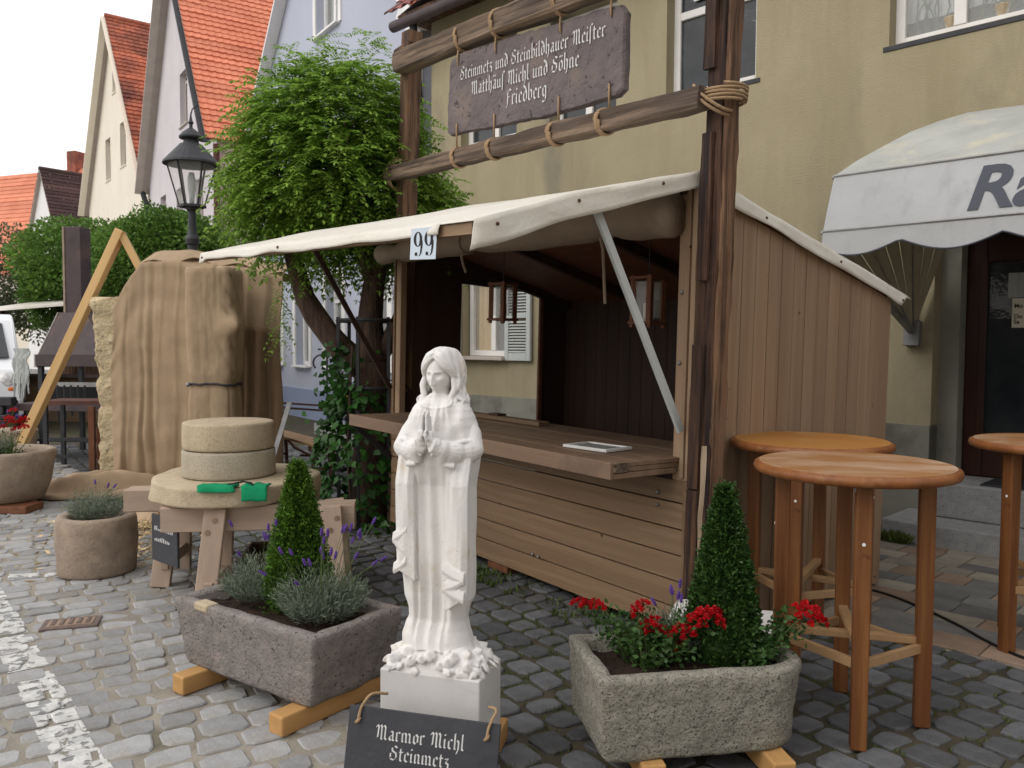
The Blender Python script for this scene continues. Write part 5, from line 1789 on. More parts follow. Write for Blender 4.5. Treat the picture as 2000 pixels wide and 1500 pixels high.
for x, y in ((-.15, -.108), (-.075, -.116), (-.03, -.118), (.045, -.116), (.075, -.114), (.15, -.108), (.18, -.03), (.18, .03)):
    rose((x, y, PZ1 + .058 + rr.uniform(0, .02)), rr.uniform(.024, .03), (x, y * 6, .6))
for x, y in ((-.10, -.10), (.0, -.112), (.09, -.105), (.13, -.06), (-.14, -.05)):
    rose((x, y, PZ1 + .088), .027, (x, y * 5, .7))
def leaf3(c, d, n_, L, Wd):
    d, n_ = Vector(d).normalized(), Vector(n_).normalized()
    s_ = d.cross(n_)
    loops = []
    for i in range(7):
        t = i / 6
        w = Wd * sin(pi * min(.97, max(.06, t)) ** .8) + .001
        p = Vector(c) + d * L * t + n_ * (.006 * sin(pi * t))
        loops.append([p - s_ * w, p + n_ * .0045 - s_ * w * .1, p + s_ * w, p - n_ * .02])
    rb.loft(loops)
for i in range(58):
    a = 2 * pi * i / 58
    x = .203 * math.copysign(abs(cos(a)) ** .4, cos(a))
    y = .128 * math.copysign(abs(sin(a)) ** .4, sin(a))
    n_ = (x * 2.2, y * 5, .1) if abs(abs(x) - .203) > .02 else (x * 6, y, .1)
    leaf3((x * .955, y * .955, PZ1 + .045 + rr.uniform(-.006, .014)), (rr.uniform(-1.1, 1.1), rr.uniform(-.6, .6), -1), n_, rr.uniform(.030, .050), rr.uniform(.012, .018))
remesh(rb, 'rose_bed', M['marble'], STT, .0032, 1)

# beams under the statue and the leaning slate board
def block(name, label, cat, p0, p1, w, h, group=None, mat='pine_x', z0=0.0):
    p0, p1 = Vector((*p0, z0)), Vector((*p1, z0))
    d = p1 - p0
    t = MB().b2(-d.length / 2, d.length / 2, -w / 2, w / 2, 0, h).build(name, M[mat], bev=.008)
    t.location = (p0 + p1) / 2
    t.rotation_euler.z = math.atan2(d.y, d.x)
    return tag(t, label, cat, group)
q = lambda x, y: (STT.M @ Vector((x, y, 0))).to_2d()
block('timber_block', 'pine timber under the right side of the statue plinth, end showing beside the slate board', 'timber', q(.20, -.235), q(.17, .2), .085, .088, 'timber blocks carrying the stone pieces')
block('timber_block', 'pine timber under the left side of the statue plinth, below the slate board', 'timber', q(-.17, -.2), q(-.15, .2), .10, .088, 'timber blocks carrying the stone pieces')
# slate board "Marmor Michl Steinmetz", leaning against the plinth; its own corners decide its frame
bl, br, tl = Vector((-.607, 2.955, .068)), Vector((-.050, 2.835, .050)), Vector((-.587, 3.0, .287))
ex = (br - bl).normalized()
ez = (tl - bl)
ez = (ez - ex * ez.dot(ex)).normalized()
ey = ez.cross(ex)
BM = Matrix((( ex.x, ey.x, ez.x, bl.x), (ex.y, ey.y, ez.y, bl.y), (ex.z, ey.z, ez.z, bl.z), (0, 0, 0, 1)))
SB = Thing('slate_name_board', 'dark slate board with white blackletter name leaning on the statue plinth', 'sign', M=BM)
bw_, bh_ = (br - bl).length, (tl - bl).length
MB().b2(0, bw_, -.004, .008, 0, bh_).build('board', M['slate'], SB, bev=.002)
letter_mb([("Marmor Michl", .035, bw_ * .49, bh_ * .53, 'c'), ("Steinmetz", .034, bw_ * .50, bh_ * .24, 'c')], lambda x, z, o_: (x, -.004 - o_, z), lift=.0006).build('lettering', M['white_l'], SB, fixn=False)
for k, x in enumerate((.04, bw_ - .045)):
    m = MB()
    z = bh_ - .045
    m.tube(crv([(x - .004, -.008, z - .012), (x, -.012, z), (x + .004, -.011, z + .03), (x + .012, -.004, bh_ + .012), (x + .03 * (1 - 2 * k * .2), .03, bh_ + .04), (x + .07 * (1 - 1.3 * k), .085, bh_ + .035)], 5), .0055, 7)
    m.tube([(x - .008, -.010, z - .012), (x + .003, -.016, z - .003), (x + .006, -.008, z + .006)], .006, 6)
    m.build('rope_loop', M['rope'], SB, smooth=True)
# ------------------------------------------------------------------ stone troughs and planting
def rrect(hx, hy, rad, n=7, m=10):
    """rounded rectangle, four corner radii (++, -+, --, +-), edges subdivided"""
    pts = []
    cs = ((1, 1, 0), (-1, 1, pi / 2), (-1, -1, pi), (1, -1, 1.5 * pi))
    for k, (sx, sy, a0) in enumerate(cs):
        r = rad[k]
        cx, cy = sx * (hx - r), sy * (hy - r)
        for i in range(n):
            a = a0 + (pi / 2) * i / (n - 1)
            pts.append((cx + r * cos(a), cy + r * sin(a)))
        nx = cs[(k + 1) % 4]
        r2 = rad[(k + 1) % 4]
        e0 = pts[-1]
        e1 = (nx[0] * (hx - r2) + r2 * cos(nx[2]), nx[1] * (hy - r2) + r2 * sin(nx[2]))
        for i in range(1, m):
            t = i / m
            pts.append((e0[0] + (e1[0] - e0[0]) * t, e0[1] + (e1[1] - e0[1]) * t))
    return pts
def trough(T, L, W, z0, z1, wall, rad, bot=.96, mat='granite', amp=.006, seed=0, sag=.0, soil_drop=.07, rough_f=22):
    loops = []
    def lp(g, inset, z, am=amp):
        r = [max(.004, q - inset) for q in rad]
        out = []
        for x, y in rrect(L / 2 * g - inset, W / 2 * g - inset, r):
            n1 = noise.noise(Vector((x * rough_f + seed, y * rough_f, z * rough_f))) * am + noise.noise(Vector((x * 6 + seed, y * 6, z * 6))) * am * 1.2
            l = sqrt(x * x + y * y) + 1e-6
            out.append((x + x / l * n1, y + y / l * n1, z + noise.noise(Vector((x * 9, y * 9, z * 9 + seed))) * am * .7))
        return out
    n = 12
    loops.append(lp(bot - .02, .0, z0))
    for i in range(n):
        t = i / (n - 1)
        g = bot + (1 - bot) * t - (.0 if t < .97 else .004)
        loops.append(lp(g, 0, z0 + .012 + (z1 - z0 - .02) * t))
    loops.append(lp(1, .012, z1))
    loops.append(lp(1, wall * .5, z1 + .002))
    loops.append(lp(1, wall - .01, z1 - .001))
    loops.append(lp(1, wall, z1 - .012))
    loops.append(lp(1, wall + .004, z1 - soil_drop - .04))
    MB().loft(loops).build('stone_trough', M[mat], T, smooth=True)
    s = MB()
    def f(a, b):
        x, y = (a - .5) * (L - 2 * wall + .01), (b - .5) * (W - 2 * wall + .01)
        return (x, y, z1 - soil_drop + .016 * nz(x * 14, y * 14, seed) + .008 * nz(x * 40, y * 40, seed))
    s.grid(f, 40, 24)
    s.build('soil', M['soil'], T)

def leaf_obj(name, arrs, mat, T):
    V, F = join_arrays(arrs)
    return link(name, np_mesh(name, V, F), M[mat], T)

def box_cone(label, loc, z0, h, r, mat, n=9000, seed=1):
    T = Thing('boxwood_cone', label, 'plant', loc=(loc[0], loc[1], 0), group='clipped boxwood cones')
    t = rng.random(n) ** .75
    z = t * h
    a = rng.random(n) * 2 * pi
    prof = (1 - t) ** .82 * .96 + .05
    prof = np.where(t < .12, prof * (.72 + .28 * t / .12), prof)
    lump = np.array([1 + .26 * nz(cos(q) * 2.2 + seed, sin(q) * 2.2, w * 9) + .06 * nz(cos(q) * 6, sin(q) * 6, w * 26 + seed) for q, w in zip(a, z)])
    rad = r * prof * lump * (1.04 - .30 * rng.random(n) ** 1.6) + .006 * rng.random(n)
    P = np.stack([rad * np.cos(a), rad * np.sin(a), z0 + z], 1)
    out = np.stack([np.cos(a), np.sin(a), .5 + 0 * a], 1)
    D = unit(out + rvec(n) * .9 + [[0, 0, .25]])
    V, F = leaf_arrays(P, D, unit(out * .6 + rvec(n)), .016 + .010 * rng.random(n), .011 + .005 * rng.random(n))
    leaf_obj('foliage', [(V, F)], mat, T)
    k = 500                                              # loose young shoots break the outline
    t2 = rng.random(k) ** .8
    a2 = rng.random(k) * 2 * pi
    r2 = r * ((1 - t2) ** .82 * .98 + .05)
    B2 = np.stack([r2 * np.cos(a2), r2 * np.sin(a2), z0 + t2 * h], 1)
    D2 = unit(np.stack([np.cos(a2), np.sin(a2), .9 + 0 * a2], 1) + .5 * rvec(k))
    arr2 = [leaf_arrays(B2 + D2 * (.006 * j), unit(D2 + .9 * rvec(k)), rvec(k), .013 + .006 * rng.random(k), .009) for j in range(1, 6)]
    leaf_obj('young_shoots', arr2, mat, T)
    m = MB()
    m.lathe([(r * .55, z0 - .05), (r * .82, z0 + h * .1), (r * .5, z0 + h * .45), (r * .22, z0 + h * .78), (.005, z0 + h * .96)], 16, wob=.1)
    m.build('inner_twigs', M['leaf_box2'], T)
    return T

def lavender(label, loc, z0, r, h, nblade=700, flowers=16, fh=(.1, .24), seed=0, grp='lavender bushes in stone planters', lean=(0, 0)):
    T = Thing('lavender', label, 'plant', loc=(loc[0], loc[1], 0), group=grp)
    rad = r * np.sqrt(rng.random(nblade))
    a = rng.random(nblade) * 2 * pi
    base = np.stack([rad * .45 * np.cos(a), rad * .45 * np.sin(a), z0 + .01 * rng.random(nblade)], 1)
    arrs = []
    L = h * (.55 + .45 * rng.random(nblade)) * (1 - .35 * (rad / r) ** 2)
    D = unit(np.stack([rad / r * np.cos(a) * 1.0 + lean[0], rad / r * np.sin(a) * 1.0 + lean[1], 1.05 + 0 * a], 1) + rvec(nblade) * .16)
    # each shoot: several needle leaves along a stem
    for k in range(9):
        t = .28 + .72 * k / 8
        P = base + D * (L * t)[:, None]
        dd = unit(D * 1.0 + rvec(nblade) * .75)
        arrs.append(leaf_arrays(P, dd, rvec(nblade), .020 + .016 * rng.random(nblade), .0042))
    leaf_obj('foliage', arrs, 'leaf_lav', T)
    st, fl = MB(), MB()
    rr = random.Random(seed)
    for k in range(flowers):
        q, an = r * .8 * sqrt(rr.random()), rr.uniform(0, 6.28)
        b0 = Vector((q * .5 * cos(an), q * .5 * sin(an), z0 + h * .5))
        tip = Vector((q * 1.3 * cos(an) + rr.uniform(-.05, .05) + lean[0] * .1, q * 1.3 * sin(an) + rr.uniform(-.05, .05), z0 + h * .9 + rr.uniform(*fh)))
        st.tube([b0, b0.lerp(tip, .5) + Vector((0, 0, .02)), tip], .0014, 4)
        d = (tip - b0).normalized()
        for j in range(6):
            for m_ in range(3):
                aa = m_ * 2.1 + j
                p = tip + d * (j * .0062) + Vector((cos(aa), sin(aa), 0)) * .0042 * (1 - abs(j - 2) * .15)
                fl.ball(p, .0045 if j < 5 else .003, 5, 4)
    if flowers:
        st.build('flower_stems', M['stem'], T, kind='stuff')
        fl.build('flower_spikes', M['violet'], T, kind='stuff')
    return T

# rosette cluster shared by all red blooms
def bloom_mb(seed):
    m = MB()
    rr = random.Random(seed)
    cs = [(0, 0, 0)] + [(cos(k * 1.26) * .026, sin(k * 1.26) * .026, -.006 + rr.uniform(-.006, .006)) for k in range(5)] + [(cos(k * 1.05 + .4) * .045, sin(k * 1.05 + .4) * .045, -.018 + rr.uniform(-.008, .006)) for k in range(6)]
    for cx, cy, cz in cs:
        r0 = rr.uniform(.014, .018)
        for ring in range(3):
            for j in range(6):
                a = j * 1.047 + ring * .5 + rr.uniform(-.2, .2)
                R = r0 * (1 - ring * .28)
                z = cz + ring * .004
                c, s = cos(a), sin(a)
                t, u = (-s, c), (c, s)
                w = R * .62
                V = [(cx + u[0] * R * .15, cy + u[1] * R * .15, z - .002),
                     (cx + u[0] * R * .7 + t[0] * w, cy + u[1] * R * .7 + t[1] * w, z + .003 + ring * .003),
                     (cx + u[0] * R * 1.02, cy + u[1] * R * 1.02, z + .001 + ring * .005),
                     (cx + u[0] * R * .7 - t[0] * w, cy + u[1] * R * .7 - t[1] * w, z + .003 + ring * .003)]
                m.add(V, [(0, 1, 2, 3)])
    return m
bloom_me = []
def rose_bush(label, loc, z0, blooms, spread, seed, leaves=900):
    """blooms: (dx, dy, z, scale)"""
    T = Thing('rose_bush', label, 'plant', loc=(loc[0], loc[1], 0), group='red flowering rose bushes in stone planters')
    rr = random.Random(seed)
    st = MB()
    P, D = [], []
    for i, (dx, dy, z, s) in enumerate(blooms + [(rr.uniform(-1, 1) * spread, rr.uniform(-.6, .6) * spread, z0 + rr.uniform(.06, .2), 0) for _ in range(14)]):
        b0 = Vector((dx * .25 + rr.uniform(-.02, .02), dy * .25, z0 - .01))
        p1 = Vector((dx, dy, z))
        mid = b0.lerp(p1, .5) + Vector((rr.uniform(-.02, .02), rr.uniform(-.02, .02), .05))
        pts = [b0.lerp(mid, t).lerp(mid.lerp(p1, t), t) for t in np.linspace(0, 1, 7)]
        st.tube(pts, [.0032 - .0016 * k / 6 for k in range(7)], 5)
        for k in range(int(leaves / (len(blooms) + 14))):
            t = rr.random() ** .8
            q = pts[min(6, int(t * 6.2))]
            P.append(q + Vector((rr.gauss(0, .024), rr.gauss(0, .024), rr.gauss(0, .02))))
            D.append((rr.gauss(0, 1), rr.gauss(0, 1), rr.gauss(.25, .6)))
    st.build('stems', M['stem'], T)
    n = len(P)
    V, F = leaf_arrays(np.array([tuple(p) for p in P]), np.array(D), rvec(n), .018 + .016 * rng.random(n), .011 + .008 * rng.random(n), .1)
    leaf_obj('foliage', [(V, F)], 'leaf_rose', T)
    for i, (dx, dy, z, s) in enumerate(blooms):
        if not bloom_me:
            for k in range(3):
                o = bloom_mb(k).build('flower_cluster', M['red'], T, fixn=False)
                bloom_me.append(o.data)
                bpy.data.objects.remove(o)
        o = link('flower_cluster', bloom_me[i % 3], None, T)
        o.location = (dx, dy, z + .012)
        o.scale = (s, s, s)
        o.rotation_euler = (rr.uniform(-.5, .5) - .25, rr.uniform(-.4, .4), rr.uniform(0, 6))
    return T

# right granite trough
g1, g2 = Vector((.345, 2.965)), Vector((1.13, 3.10))
ex2 = (g2 - g1).normalized()
grz = math.atan2(ex2.y, ex2.x)
GL_, GW_ = .85, .50
gn = Vector((-ex2.y, ex2.x))
gc = (g1 + g2) / 2 + gn * (GW_ / 2 - .025)
GT = Thing('granite_trough', 'rough grey granite trough planted with red roses and a box cone', 'planter', loc=(gc.x, gc.y, 0), rz=grz)
trough(GT, GL_, GW_, .088, .405, .062, (.12, .015, .015, .17), bot=.95, mat='granite', amp=.0075, seed=3, rough_f=34, soil_drop=.055)
def on_g(x, y): return (GT.M @ Vector((x, y, 0)))
def blk(T, x, label, y0=-.42, y1=.3, w=.09, h=.086, mat='pine_x'):
    a, b = T.M @ Vector((x, y0, 0)), T.M @ Vector((x + .02, y1, 0))
    return block('timber_block', label, 'timber', (a.x, a.y), (b.x, b.y), w, h, 'timber blocks carrying the stone pieces', mat)
blk(GT, .26, 'pine timber under the right half of the granite trough', -.33)
blk(GT, -.22, 'pine timber under the left half of the granite trough', -.27)
p = on_g(.17, .03)
box_cone('tall slender dark green box cone among the roses in the granite trough', p, .35, .70, .156, 'leaf_box2', 15000, 2)
p = on_g(-.15, .0)
rose_bush('red rose bush at the left end of the granite trough', p, .36, [(-.26, .10, .56, 1.0), (-.20, .04, .575, .7), (-.045, .02, .57, 1.0), (-.01, .0, .51, .95), (.10, -.03, .44, .62), (.08, -.07, .50, .55), (.12, -.05, .505, 1.0), (.04, .0, .49, .7)], .2, 3, 1500)
p = on_g(.22, -.06)
rose_bush('red rose bush around the box cone at the right end of the granite trough', p, .36, [(-.16, -.05, .575, 1.05), (-.20, -.06, .55, .8), (-.12, -.07, .555, .8), (.24, -.04, .575, 1.15), (.29, -.02, .54, .9), (.19, .05, .50, .5)], .2, 5, 1300)
p = on_g(.0, .10)
lavender('silvery lavender with a few violet spikes behind the roses in the granite trough', p, .35, .15, .2, 420, 9, (.0, .16), 7)
# white stone block behind the trough
t = Thing('marble_block', 'rough white marble block lying on the cobbles behind the granite trough', 'block', loc=(1.02, 3.93, 0), rz=-.35)
MB().rough((-.24, 0, .17), (.24, 0, .16), .30, .33, n=10, amp=.02, ch=.12, seed=2).build('block', M['marble'], t)

# left dark trough
l1, l2 = Vector((-1.545, 3.90)), Vector((-.845, 3.405))
ex3 = (l2 - l1).normalized()
lrz = math.atan2(ex3.y, ex3.x)
LL, LW = .99, .54
lnv = Vector((-ex3.y, ex3.x))
lc = (l1 + l2) / 2 + lnv * (LW / 2 - .03) - ex3 * .0
LT = Thing('dark_stone_trough', 'purple brown stone trough with lavender and a box cone left of the statue', 'planter', loc=(lc.x, lc.y, 0), rz=lrz)
trough(LT, LL, LW, .088, .405, .068, (.02, .02, .02, .02), bot=.89, mat='tuff', amp=.008, seed=9, rough_f=26, soil_drop=.05)
MB().prism([(-.33, .372), (-.23, .370), (-.22, .409), (-.325, .412)], lambda a, b: (a, -LW / 2 - .004 + (b - .37) * .0, b), lambda a, b: (a, -LW / 2 + .062, b)).build('pale_repair', M['mill_y'], LT, bev=.01)
def on_l(x, y): return (LT.M @ Vector((x, y, 0)))
blk(LT, -.33, 'pine timber under the left end of the dark stone trough', -.36, .3)
blk(LT, .36, 'pine timber under the corner of the dark stone trough nearest the statue', -.36, .36)
p = on_l(-.02, .09)
box_cone('bright green box cone between two lavender bushes in the dark stone trough', p, .345, .70, .165, 'leaf_box', 14000, 4)
p = on_l(-.22, .05)
lavender('grey green lavender left of the box cone in the dark stone trough', p, .35, .23, .25, 800, 9, (.04, .26), 1)
p = on_l(.22, .02)
lavender('large lavender with many violet spikes right of the box cone in the dark trough', p, .35, .25, .25, 1050, 26, (.0, .22), 2)

# round tub
TB = Thing('round_tub', 'round buff stone tub with a small lavender standing free on the cobbles', 'planter', loc=(-2.93, 5.80, 0))
pr_ = [(.245, 0), (.258, .02), (.262, .1), (.264, .22), (.264, .32), (.262, .385), (.25, .405), (.215, .405), (.185, .398), (.175, .37), (.172, .33)]
MB().lathe(pr_, 48, wob=.05, seed=2).build('tub', M['sandst'], TB, smooth=True)
MB().lathe([(.172, .30), (.175, .345)], 24).build('soil', M['soil'], TB)
lavender('small lavender in the round stone tub', (-2.93, 5.80), .345, .20, .27, 520, 3, (.0, .06), 4)
# far left planter
FP = Thing('wide_stone_bowl', 'wide buff stone bowl with lavender and red roses at the left edge', 'planter', loc=(-4.98, 8.08, 0))
pr_ = [(.36, .07), (.40, .09), (.46, .25), (.50, .42), (.51, .53), (.50, .56), (.45, .56), (.42, .54), (.40, .5), (.40, .46)]
pr_ = [(r_ * .9, z_) for r_, z_ in pr_]
MB().lathe(pr_, 44, wob=.05, seed=6).build('bowl', M['sandst'], FP, smooth=True)
MB().lathe([(.36, .42), (.37, .49)], 24).build('soil', M['soil'], FP)
block('timber_board', 'reddish board under the wide stone bowl at the left edge', 'board', (-5.6, 7.85), (-4.55, 7.85), .3, .07, None, 'copper')
lavender('lavender at the left side of the wide stone bowl', (-5.08, 8.05), .49, .25, .28, 500, 8, (.02, .2), 5)
rose_bush('red roses at the right side of the wide stone bowl', (-4.86, 7.98), .49, [(.05, -.03, .83, .9), (.10, -.05, .78, 1.0), (.0, -.08, .80, .7), (.03, .02, .95, .8), (-.26, -.06, .83, .6), (.14, .0, .86, 1.0), (.08, -.12, .88, .9), (.18, -.06, .80, .9)], .2, 8, 260)

# ------------------------------------------------------------------ trestles and millstones
def trestle(name, label, a, b, ztop, mat='oak'):
    """beam on two pairs of splayed legs; a, b ends on the ground plan"""
    a, b = Vector((*a, 0)), Vector((*b, 0))
    d = b - a
    L = d.length
    T = Thing(name, label, 'trestle', loc=a, rz=math.atan2(d.y, d.x), group='pale wooden trestles under the millstones')
    h = .155
    MB().rough((0, 0, ztop - h / 2), (L, 0, ztop - h / 2), .17, h, n=10, amp=.006, ch=.12, seed=L).build('beam', M['oak_x'], T)
    for x in (.31, L - .12):
        for s in (-1, 1):
            leg = MB().bar((x + (0.02 if x < L / 2 else -.02), s * .112, ztop - .004), (x - (.03 if x < L / 2 else -.03), s * .235, 0), .125, .05, up=(0, 1, 0))
            lo = leg.build('leg', M['oak_z'], T, bev=.006)
            for k in (.06, .13):
                q = Vector((x + (.02 if k < .1 else -.02), s * .137 + s * k * .2, ztop - k - .01))
                MB().tube([q, q + Vector((0, s * .008, 0))], .016, 12).build('peg', M['peg'], lo, T=T)
        MB().bar((x - .0, -.25, .16), (x - .0, .25, .16), .05, .08).build('stretcher', M['oak_x'], T, bev=.004)
    return T
trestle('trestle', 'pale wooden trestle in front under the millstones, its beam ends pegged', (-2.12, 5.02), (-.98, 5.16), .625)
trestle('trestle', 'pale wooden trestle at the back under the millstones with a slate hung on it', (-2.62, 5.62), (-1.35, 5.74), .625)
def disc(name, label, c, r, z0, z1, mat, wob=.02, seed=0, n=56, rough_=.0, group=None):
    T = Thing(name, label, 'millstone', loc=(c[0], c[1], z0), group=group)
    h = z1 - z0
    MB().lathe([(r * .9, 0), (r * .985, .006), (r, .02), (r * 1.0, h * .5), (r * .998, h - .018), (r * .985, h - .004), (r * .93, h), (r * .5, h + .002), (.02, h + .002)], n, wob=wob, seed=seed).build('stone', M[mat], T, smooth=True)
    return T
disc('millstone_slab', 'wide flat irregular buff millstone lying across both trestles', (-1.83, 5.42), .56, .627, .752, 'mill_y', .16, 3)
disc('millstone', 'grey round millstone lower of the two on the wide slab', (-1.85, 5.40), .292, .754, .930, 'mill_g', .006, 4, group='round millstones stacked on the slab')
disc('millstone', 'buff round millstone lying on top of the stack', (-1.85, 5.40), .288, .932, 1.108, 'mill_y', .006, 5, group='round millstones stacked on the slab')
# green felt pieces hanging over the edge of the slab
t = Thing('green_felt_pouch', 'bright green felt pieces with a dark cord lying over the edge of the wide millstone', 'cloth', loc=(-1.67, 5.09, .755))
def felt(x0, x1, y0, y1, drop, seed):
    def f(a, b):
        x = x0 + (x1 - x0) * a + .01 * nz(b * 3, seed)
        e = b
        if e < .5:
            y, z = y1 + (y0 - y1) * (e / .5), .012 + .012 * nz(a * 3, b * 3, seed)
        else:
            y, z = y0 - .018 * sin((e - .5) * pi), .012 - drop * (e - .5) / .5 + .008 * nz(a * 4, b * 2, seed)
        return (x, y, z)
    return MB().grid(f, 12, 12)
felt(-.19, .03, -.21, -.13, .035, 1).build('felt_piece', M['felt'], t, smooth=True, solid=.012)
felt(.07, .22, -.205, -.12, .085, 4).build('felt_piece', M['felt'], t, smooth=True, solid=.01)
MB().tube([(-.02, -.18, .02), (.03, -.21, .03), (.07, -.17, .035), (.12, -.19, .03), (.15, -.2, .0)], .006, 6).build('cord', M['black'], t)
# small slate hung at the back trestle
t = Thing('small_slate_board', 'small dark slate with faded white writing hanging at the left end of the trestles', 'sign', loc=(-2.20, 5.22, .21), rz=-.72)
MB().b2(-.17, .17, -.008, .008, 0, .3).build('board', M['slate'], t, bev=.002)
m = MB()
rr = random.Random(2)
for r_, (z, n) in enumerate(((.2, 11), (.13, 9))):
    x = -.13
    for k in range(n):
        h = rr.uniform(.012, .03)
        m.add([(x, -.0087, z), (x + .012, -.0087, z), (x + .016, -.0087, z + h), (x + .004, -.0087, z + h)], [(0, 1, 2, 3)])
        x += .023
m.build('faded_marks', M['white_l'], t, fixn=False)
MB().tube([(-.1, 0, .3), (0, .03, .42), (.1, 0, .3)], .006, 6).build('cord', M['rope'], t)
# tool box beneath the trestles
t = Thing('tool_crate', 'low open wooden crate with tools under the trestles', 'crate', loc=(-1.55, 5.75, 0), rz=.15)
for a, b, c, d in ((-.3, .3, -.2, -.18), (-.3, .3, .18, .2), (-.3, -.28, -.18, .18), (.28, .3, -.18, .18)):
    MB().b2(a, b, c, d, .02, .19).build('side', M['hewn_x'], t, bev=.003)
MB().b2(-.29, .29, -.19, .19, .005, .02).build('bottom', M['hewn_x'], t)
MB().bar((-.2, -.1, .1), (.1, .12, .34), .03, .03).build('hammer_handle', M['oak_x'], t)
MB().bar((-.02, .05, .12), (.02, -.05, .42), .02, .06).build('yellow_tool', M['orange_f'], t, bev=.006)
MB().tube([(.1, -.1, .05), (.16, .1, .4)], .014, 8).build('iron_bar', M['iron'], t)
MB().tube([(.0, -.12, .1), (.04, -.12, .14)], .04, 10).build('red_handle', M['red'], t)

# ------------------------------------------------------------------ bar tables
def bar_table(label, loc, rz, z=1.115, first=None, topmat='table_top'):
    T = Thing('bar_table', label, 'table', loc=(loc[0], loc[1], 0), rz=rz, group='round wooden bar tables beside the stall')
    R = .418
    MB().lathe([(R - .02, z - .044), (R - .006, z - .038), (R, z - .022), (R - .006, z - .006), (R - .022, z)], 64).build('rim', M['table_edge'], T, smooth=True)
    MB().lathe([(R - .021, z - .01), (R - .024, z + .0025)], 64).build('table_top', M[topmat], T)
    rl = .29
    for k in range(4):
        a = pi / 2 * k
        x, y = rl * cos(a), rl * sin(a)
        m = MB().b2(-.031, .031, -.031, .031, 0, z - .045)
        o = m.build('leg', M['table_leg'], T, bev=.006)
        o.location = (x, y, 0)
        o.rotation_euler.z = a + .0
        MB().b2(-.012, .012, -.037, -.031, z - .075, z - .046).build('bracket', M['galv'], o, T=T)
        MB().tube([(0.031, 0, z - .28), (.033, 0, z - .28)], .007, 10).build('screw_cap', M['white'], o, T=T)
    for k in range(2):
        a = pi / 2 * k
        m = MB().bar((rl * cos(a), rl * sin(a), .37 + .032 * k), (-rl * cos(a), -rl * sin(a), .37 + .032 * k), .04, .030)
        m.build('brace', M['table_brace'], T, bev=.003)
    for k in range(4):
        a, b = pi / 2 * k, pi / 2 * (k + 1)
        pa = Vector((rl * cos(a), rl * sin(a), .34)) * 1
        pb = Vector((rl * cos(b), rl * sin(b), .34))
        pa2, pb2 = pa.lerp(pb, .06), pb.lerp(pa, .06)
        MB().bar(pa2, pb2, .022, .04).build('side_brace', M['table_brace'], T, bev=.003)
    return T
bar_table('scuffed round bar table in front, nearest the granite trough', (1.475, 3.545), -.264)
bar_table('round bar table with unworn orange top against the side of the stall', (1.60, 4.42), -.55, topmat='table_top2')
bar_table('round bar table at the right edge in front of the shop door', (2.91, 4.40), .26)
# cable on the pavement
pts = [(2.30, 5.46, .012), (2.42, 5.33, .012), (2.52, 5.05, .012), (2.58, 4.72, .012), (2.60, 4.45, .012), (2.66, 4.2, .012), (2.85, 3.95, .012)]
sp = [Vector(p) for p in pts]
crv = []
for i in range(len(sp) - 1):
    p0, p1, p2, p3 = sp[max(0, i - 1)], sp[i], sp[i + 1], sp[min(len(sp) - 1, i + 2)]
    for k in range(8):
        t = k / 8
        crv.append(.5 * ((2 * p1) + (p2 - p0) * t + (2 * p0 - 5 * p1 + 4 * p2 - p3) * t * t + (3 * p1 - p0 - 3 * p2 + p3) * t ** 3))
o = MB().tube(crv, .008, 6).build('cable', M['cable'], smooth=True)
tag(o, 'black cable snaking over the pavement slabs behind the bar tables', 'cable')
# ------------------------------------------------------------------ burlap wrapped stones
def drape(fn, nu, nv, name, T, mat='burlap', close=True):
    m = MB()
    m.grid(fn, nu, nv)
    return m.build(name, M[mat], T, smooth=True, solid=.006)
WS = Thing('wrapped_stone_slab', 'tall rough yellow limestone slab standing upright, mostly wrapped in burlap', 'stone', loc=(-4.35, 9.4, 0), rz=-.05)
# limestone core: rough hewn prism, worn in three dimensions
loops = []
for i in range(44):
    z = 2.12 * i / 43
    l = []
    for x, y in rrect(.92, .28, (.05, .08, .08, .05), 5, 10):
        q = Vector((x * 4, y * 4, z * 4))
        d_ = noise.noise(q) * .05 + noise.noise(q * 2.7) * .03 + noise.noise(q * 7) * .016
        l.append((x + .58 - d_ * (1 if x < -.5 else .1) - .05 * z / 2 * (x < 0), y + .2 - d_ * .5 * (x < 0), z + (noise.noise(q * 1.3) * .07 if i == 43 else 0)))
    loops.append(l)
MB().loft(loops).build('limestone', M['lime'], WS)
def f1(a, b):
    x = -.10 + 1.92 * a + .02 * nz(b * 4, 1)
    top = 2.08 + .55 * min(1, max(0, (x + .1) / .34)) ** .7 + .05 * sin(a * 5) - .06 * max(0, a - .8) * 5
    z = top * (1 - b) - .01
    w_ = a * 17 + .8 * sin(b * 2.5) + .5 * nz(a * 3, b * 2)
    cr_ = sum(exp_(-((a - c_ - .012 * sin(b * 5 + c_ * 9)) / .012) ** 2) * d_ for c_, d_ in ((.085, .03), (.19, .05), (.245, .035), (.62, .04), (.78, .03), (.93, .03)))
    fold = cr_ * (.35 + .65 * b) - .022 * sin(w_ * .6) * b + .010 * nz(a * 14, b * 10, 3) + .012 * nz(a * 5, b * 16, 8) + 0 * -.05 * (1 - abs(sin(w_)) ** .5) * (.3 + .7 * b) + .014 * sin(a * 47 + b * 3) * b + .02 * nz(a * 8, b * 5, 3) - .02 * (1 - abs(sin(a * 31 + b * 1.7)) ** .35)
    y = -.16 - .03 * b + fold - .05 * exp_(-((a - .55) / .05) ** 2) * b
    if b < .06:
        y += (.06 - b) * 6
    return (x + .012 * sin(b * 9 + a * 20), y, z + .02 * nz(a * 9, b * 4))
def exp_(v): return math.exp(v)
drape(f1, 110, 60, 'burlap_cover', WS)
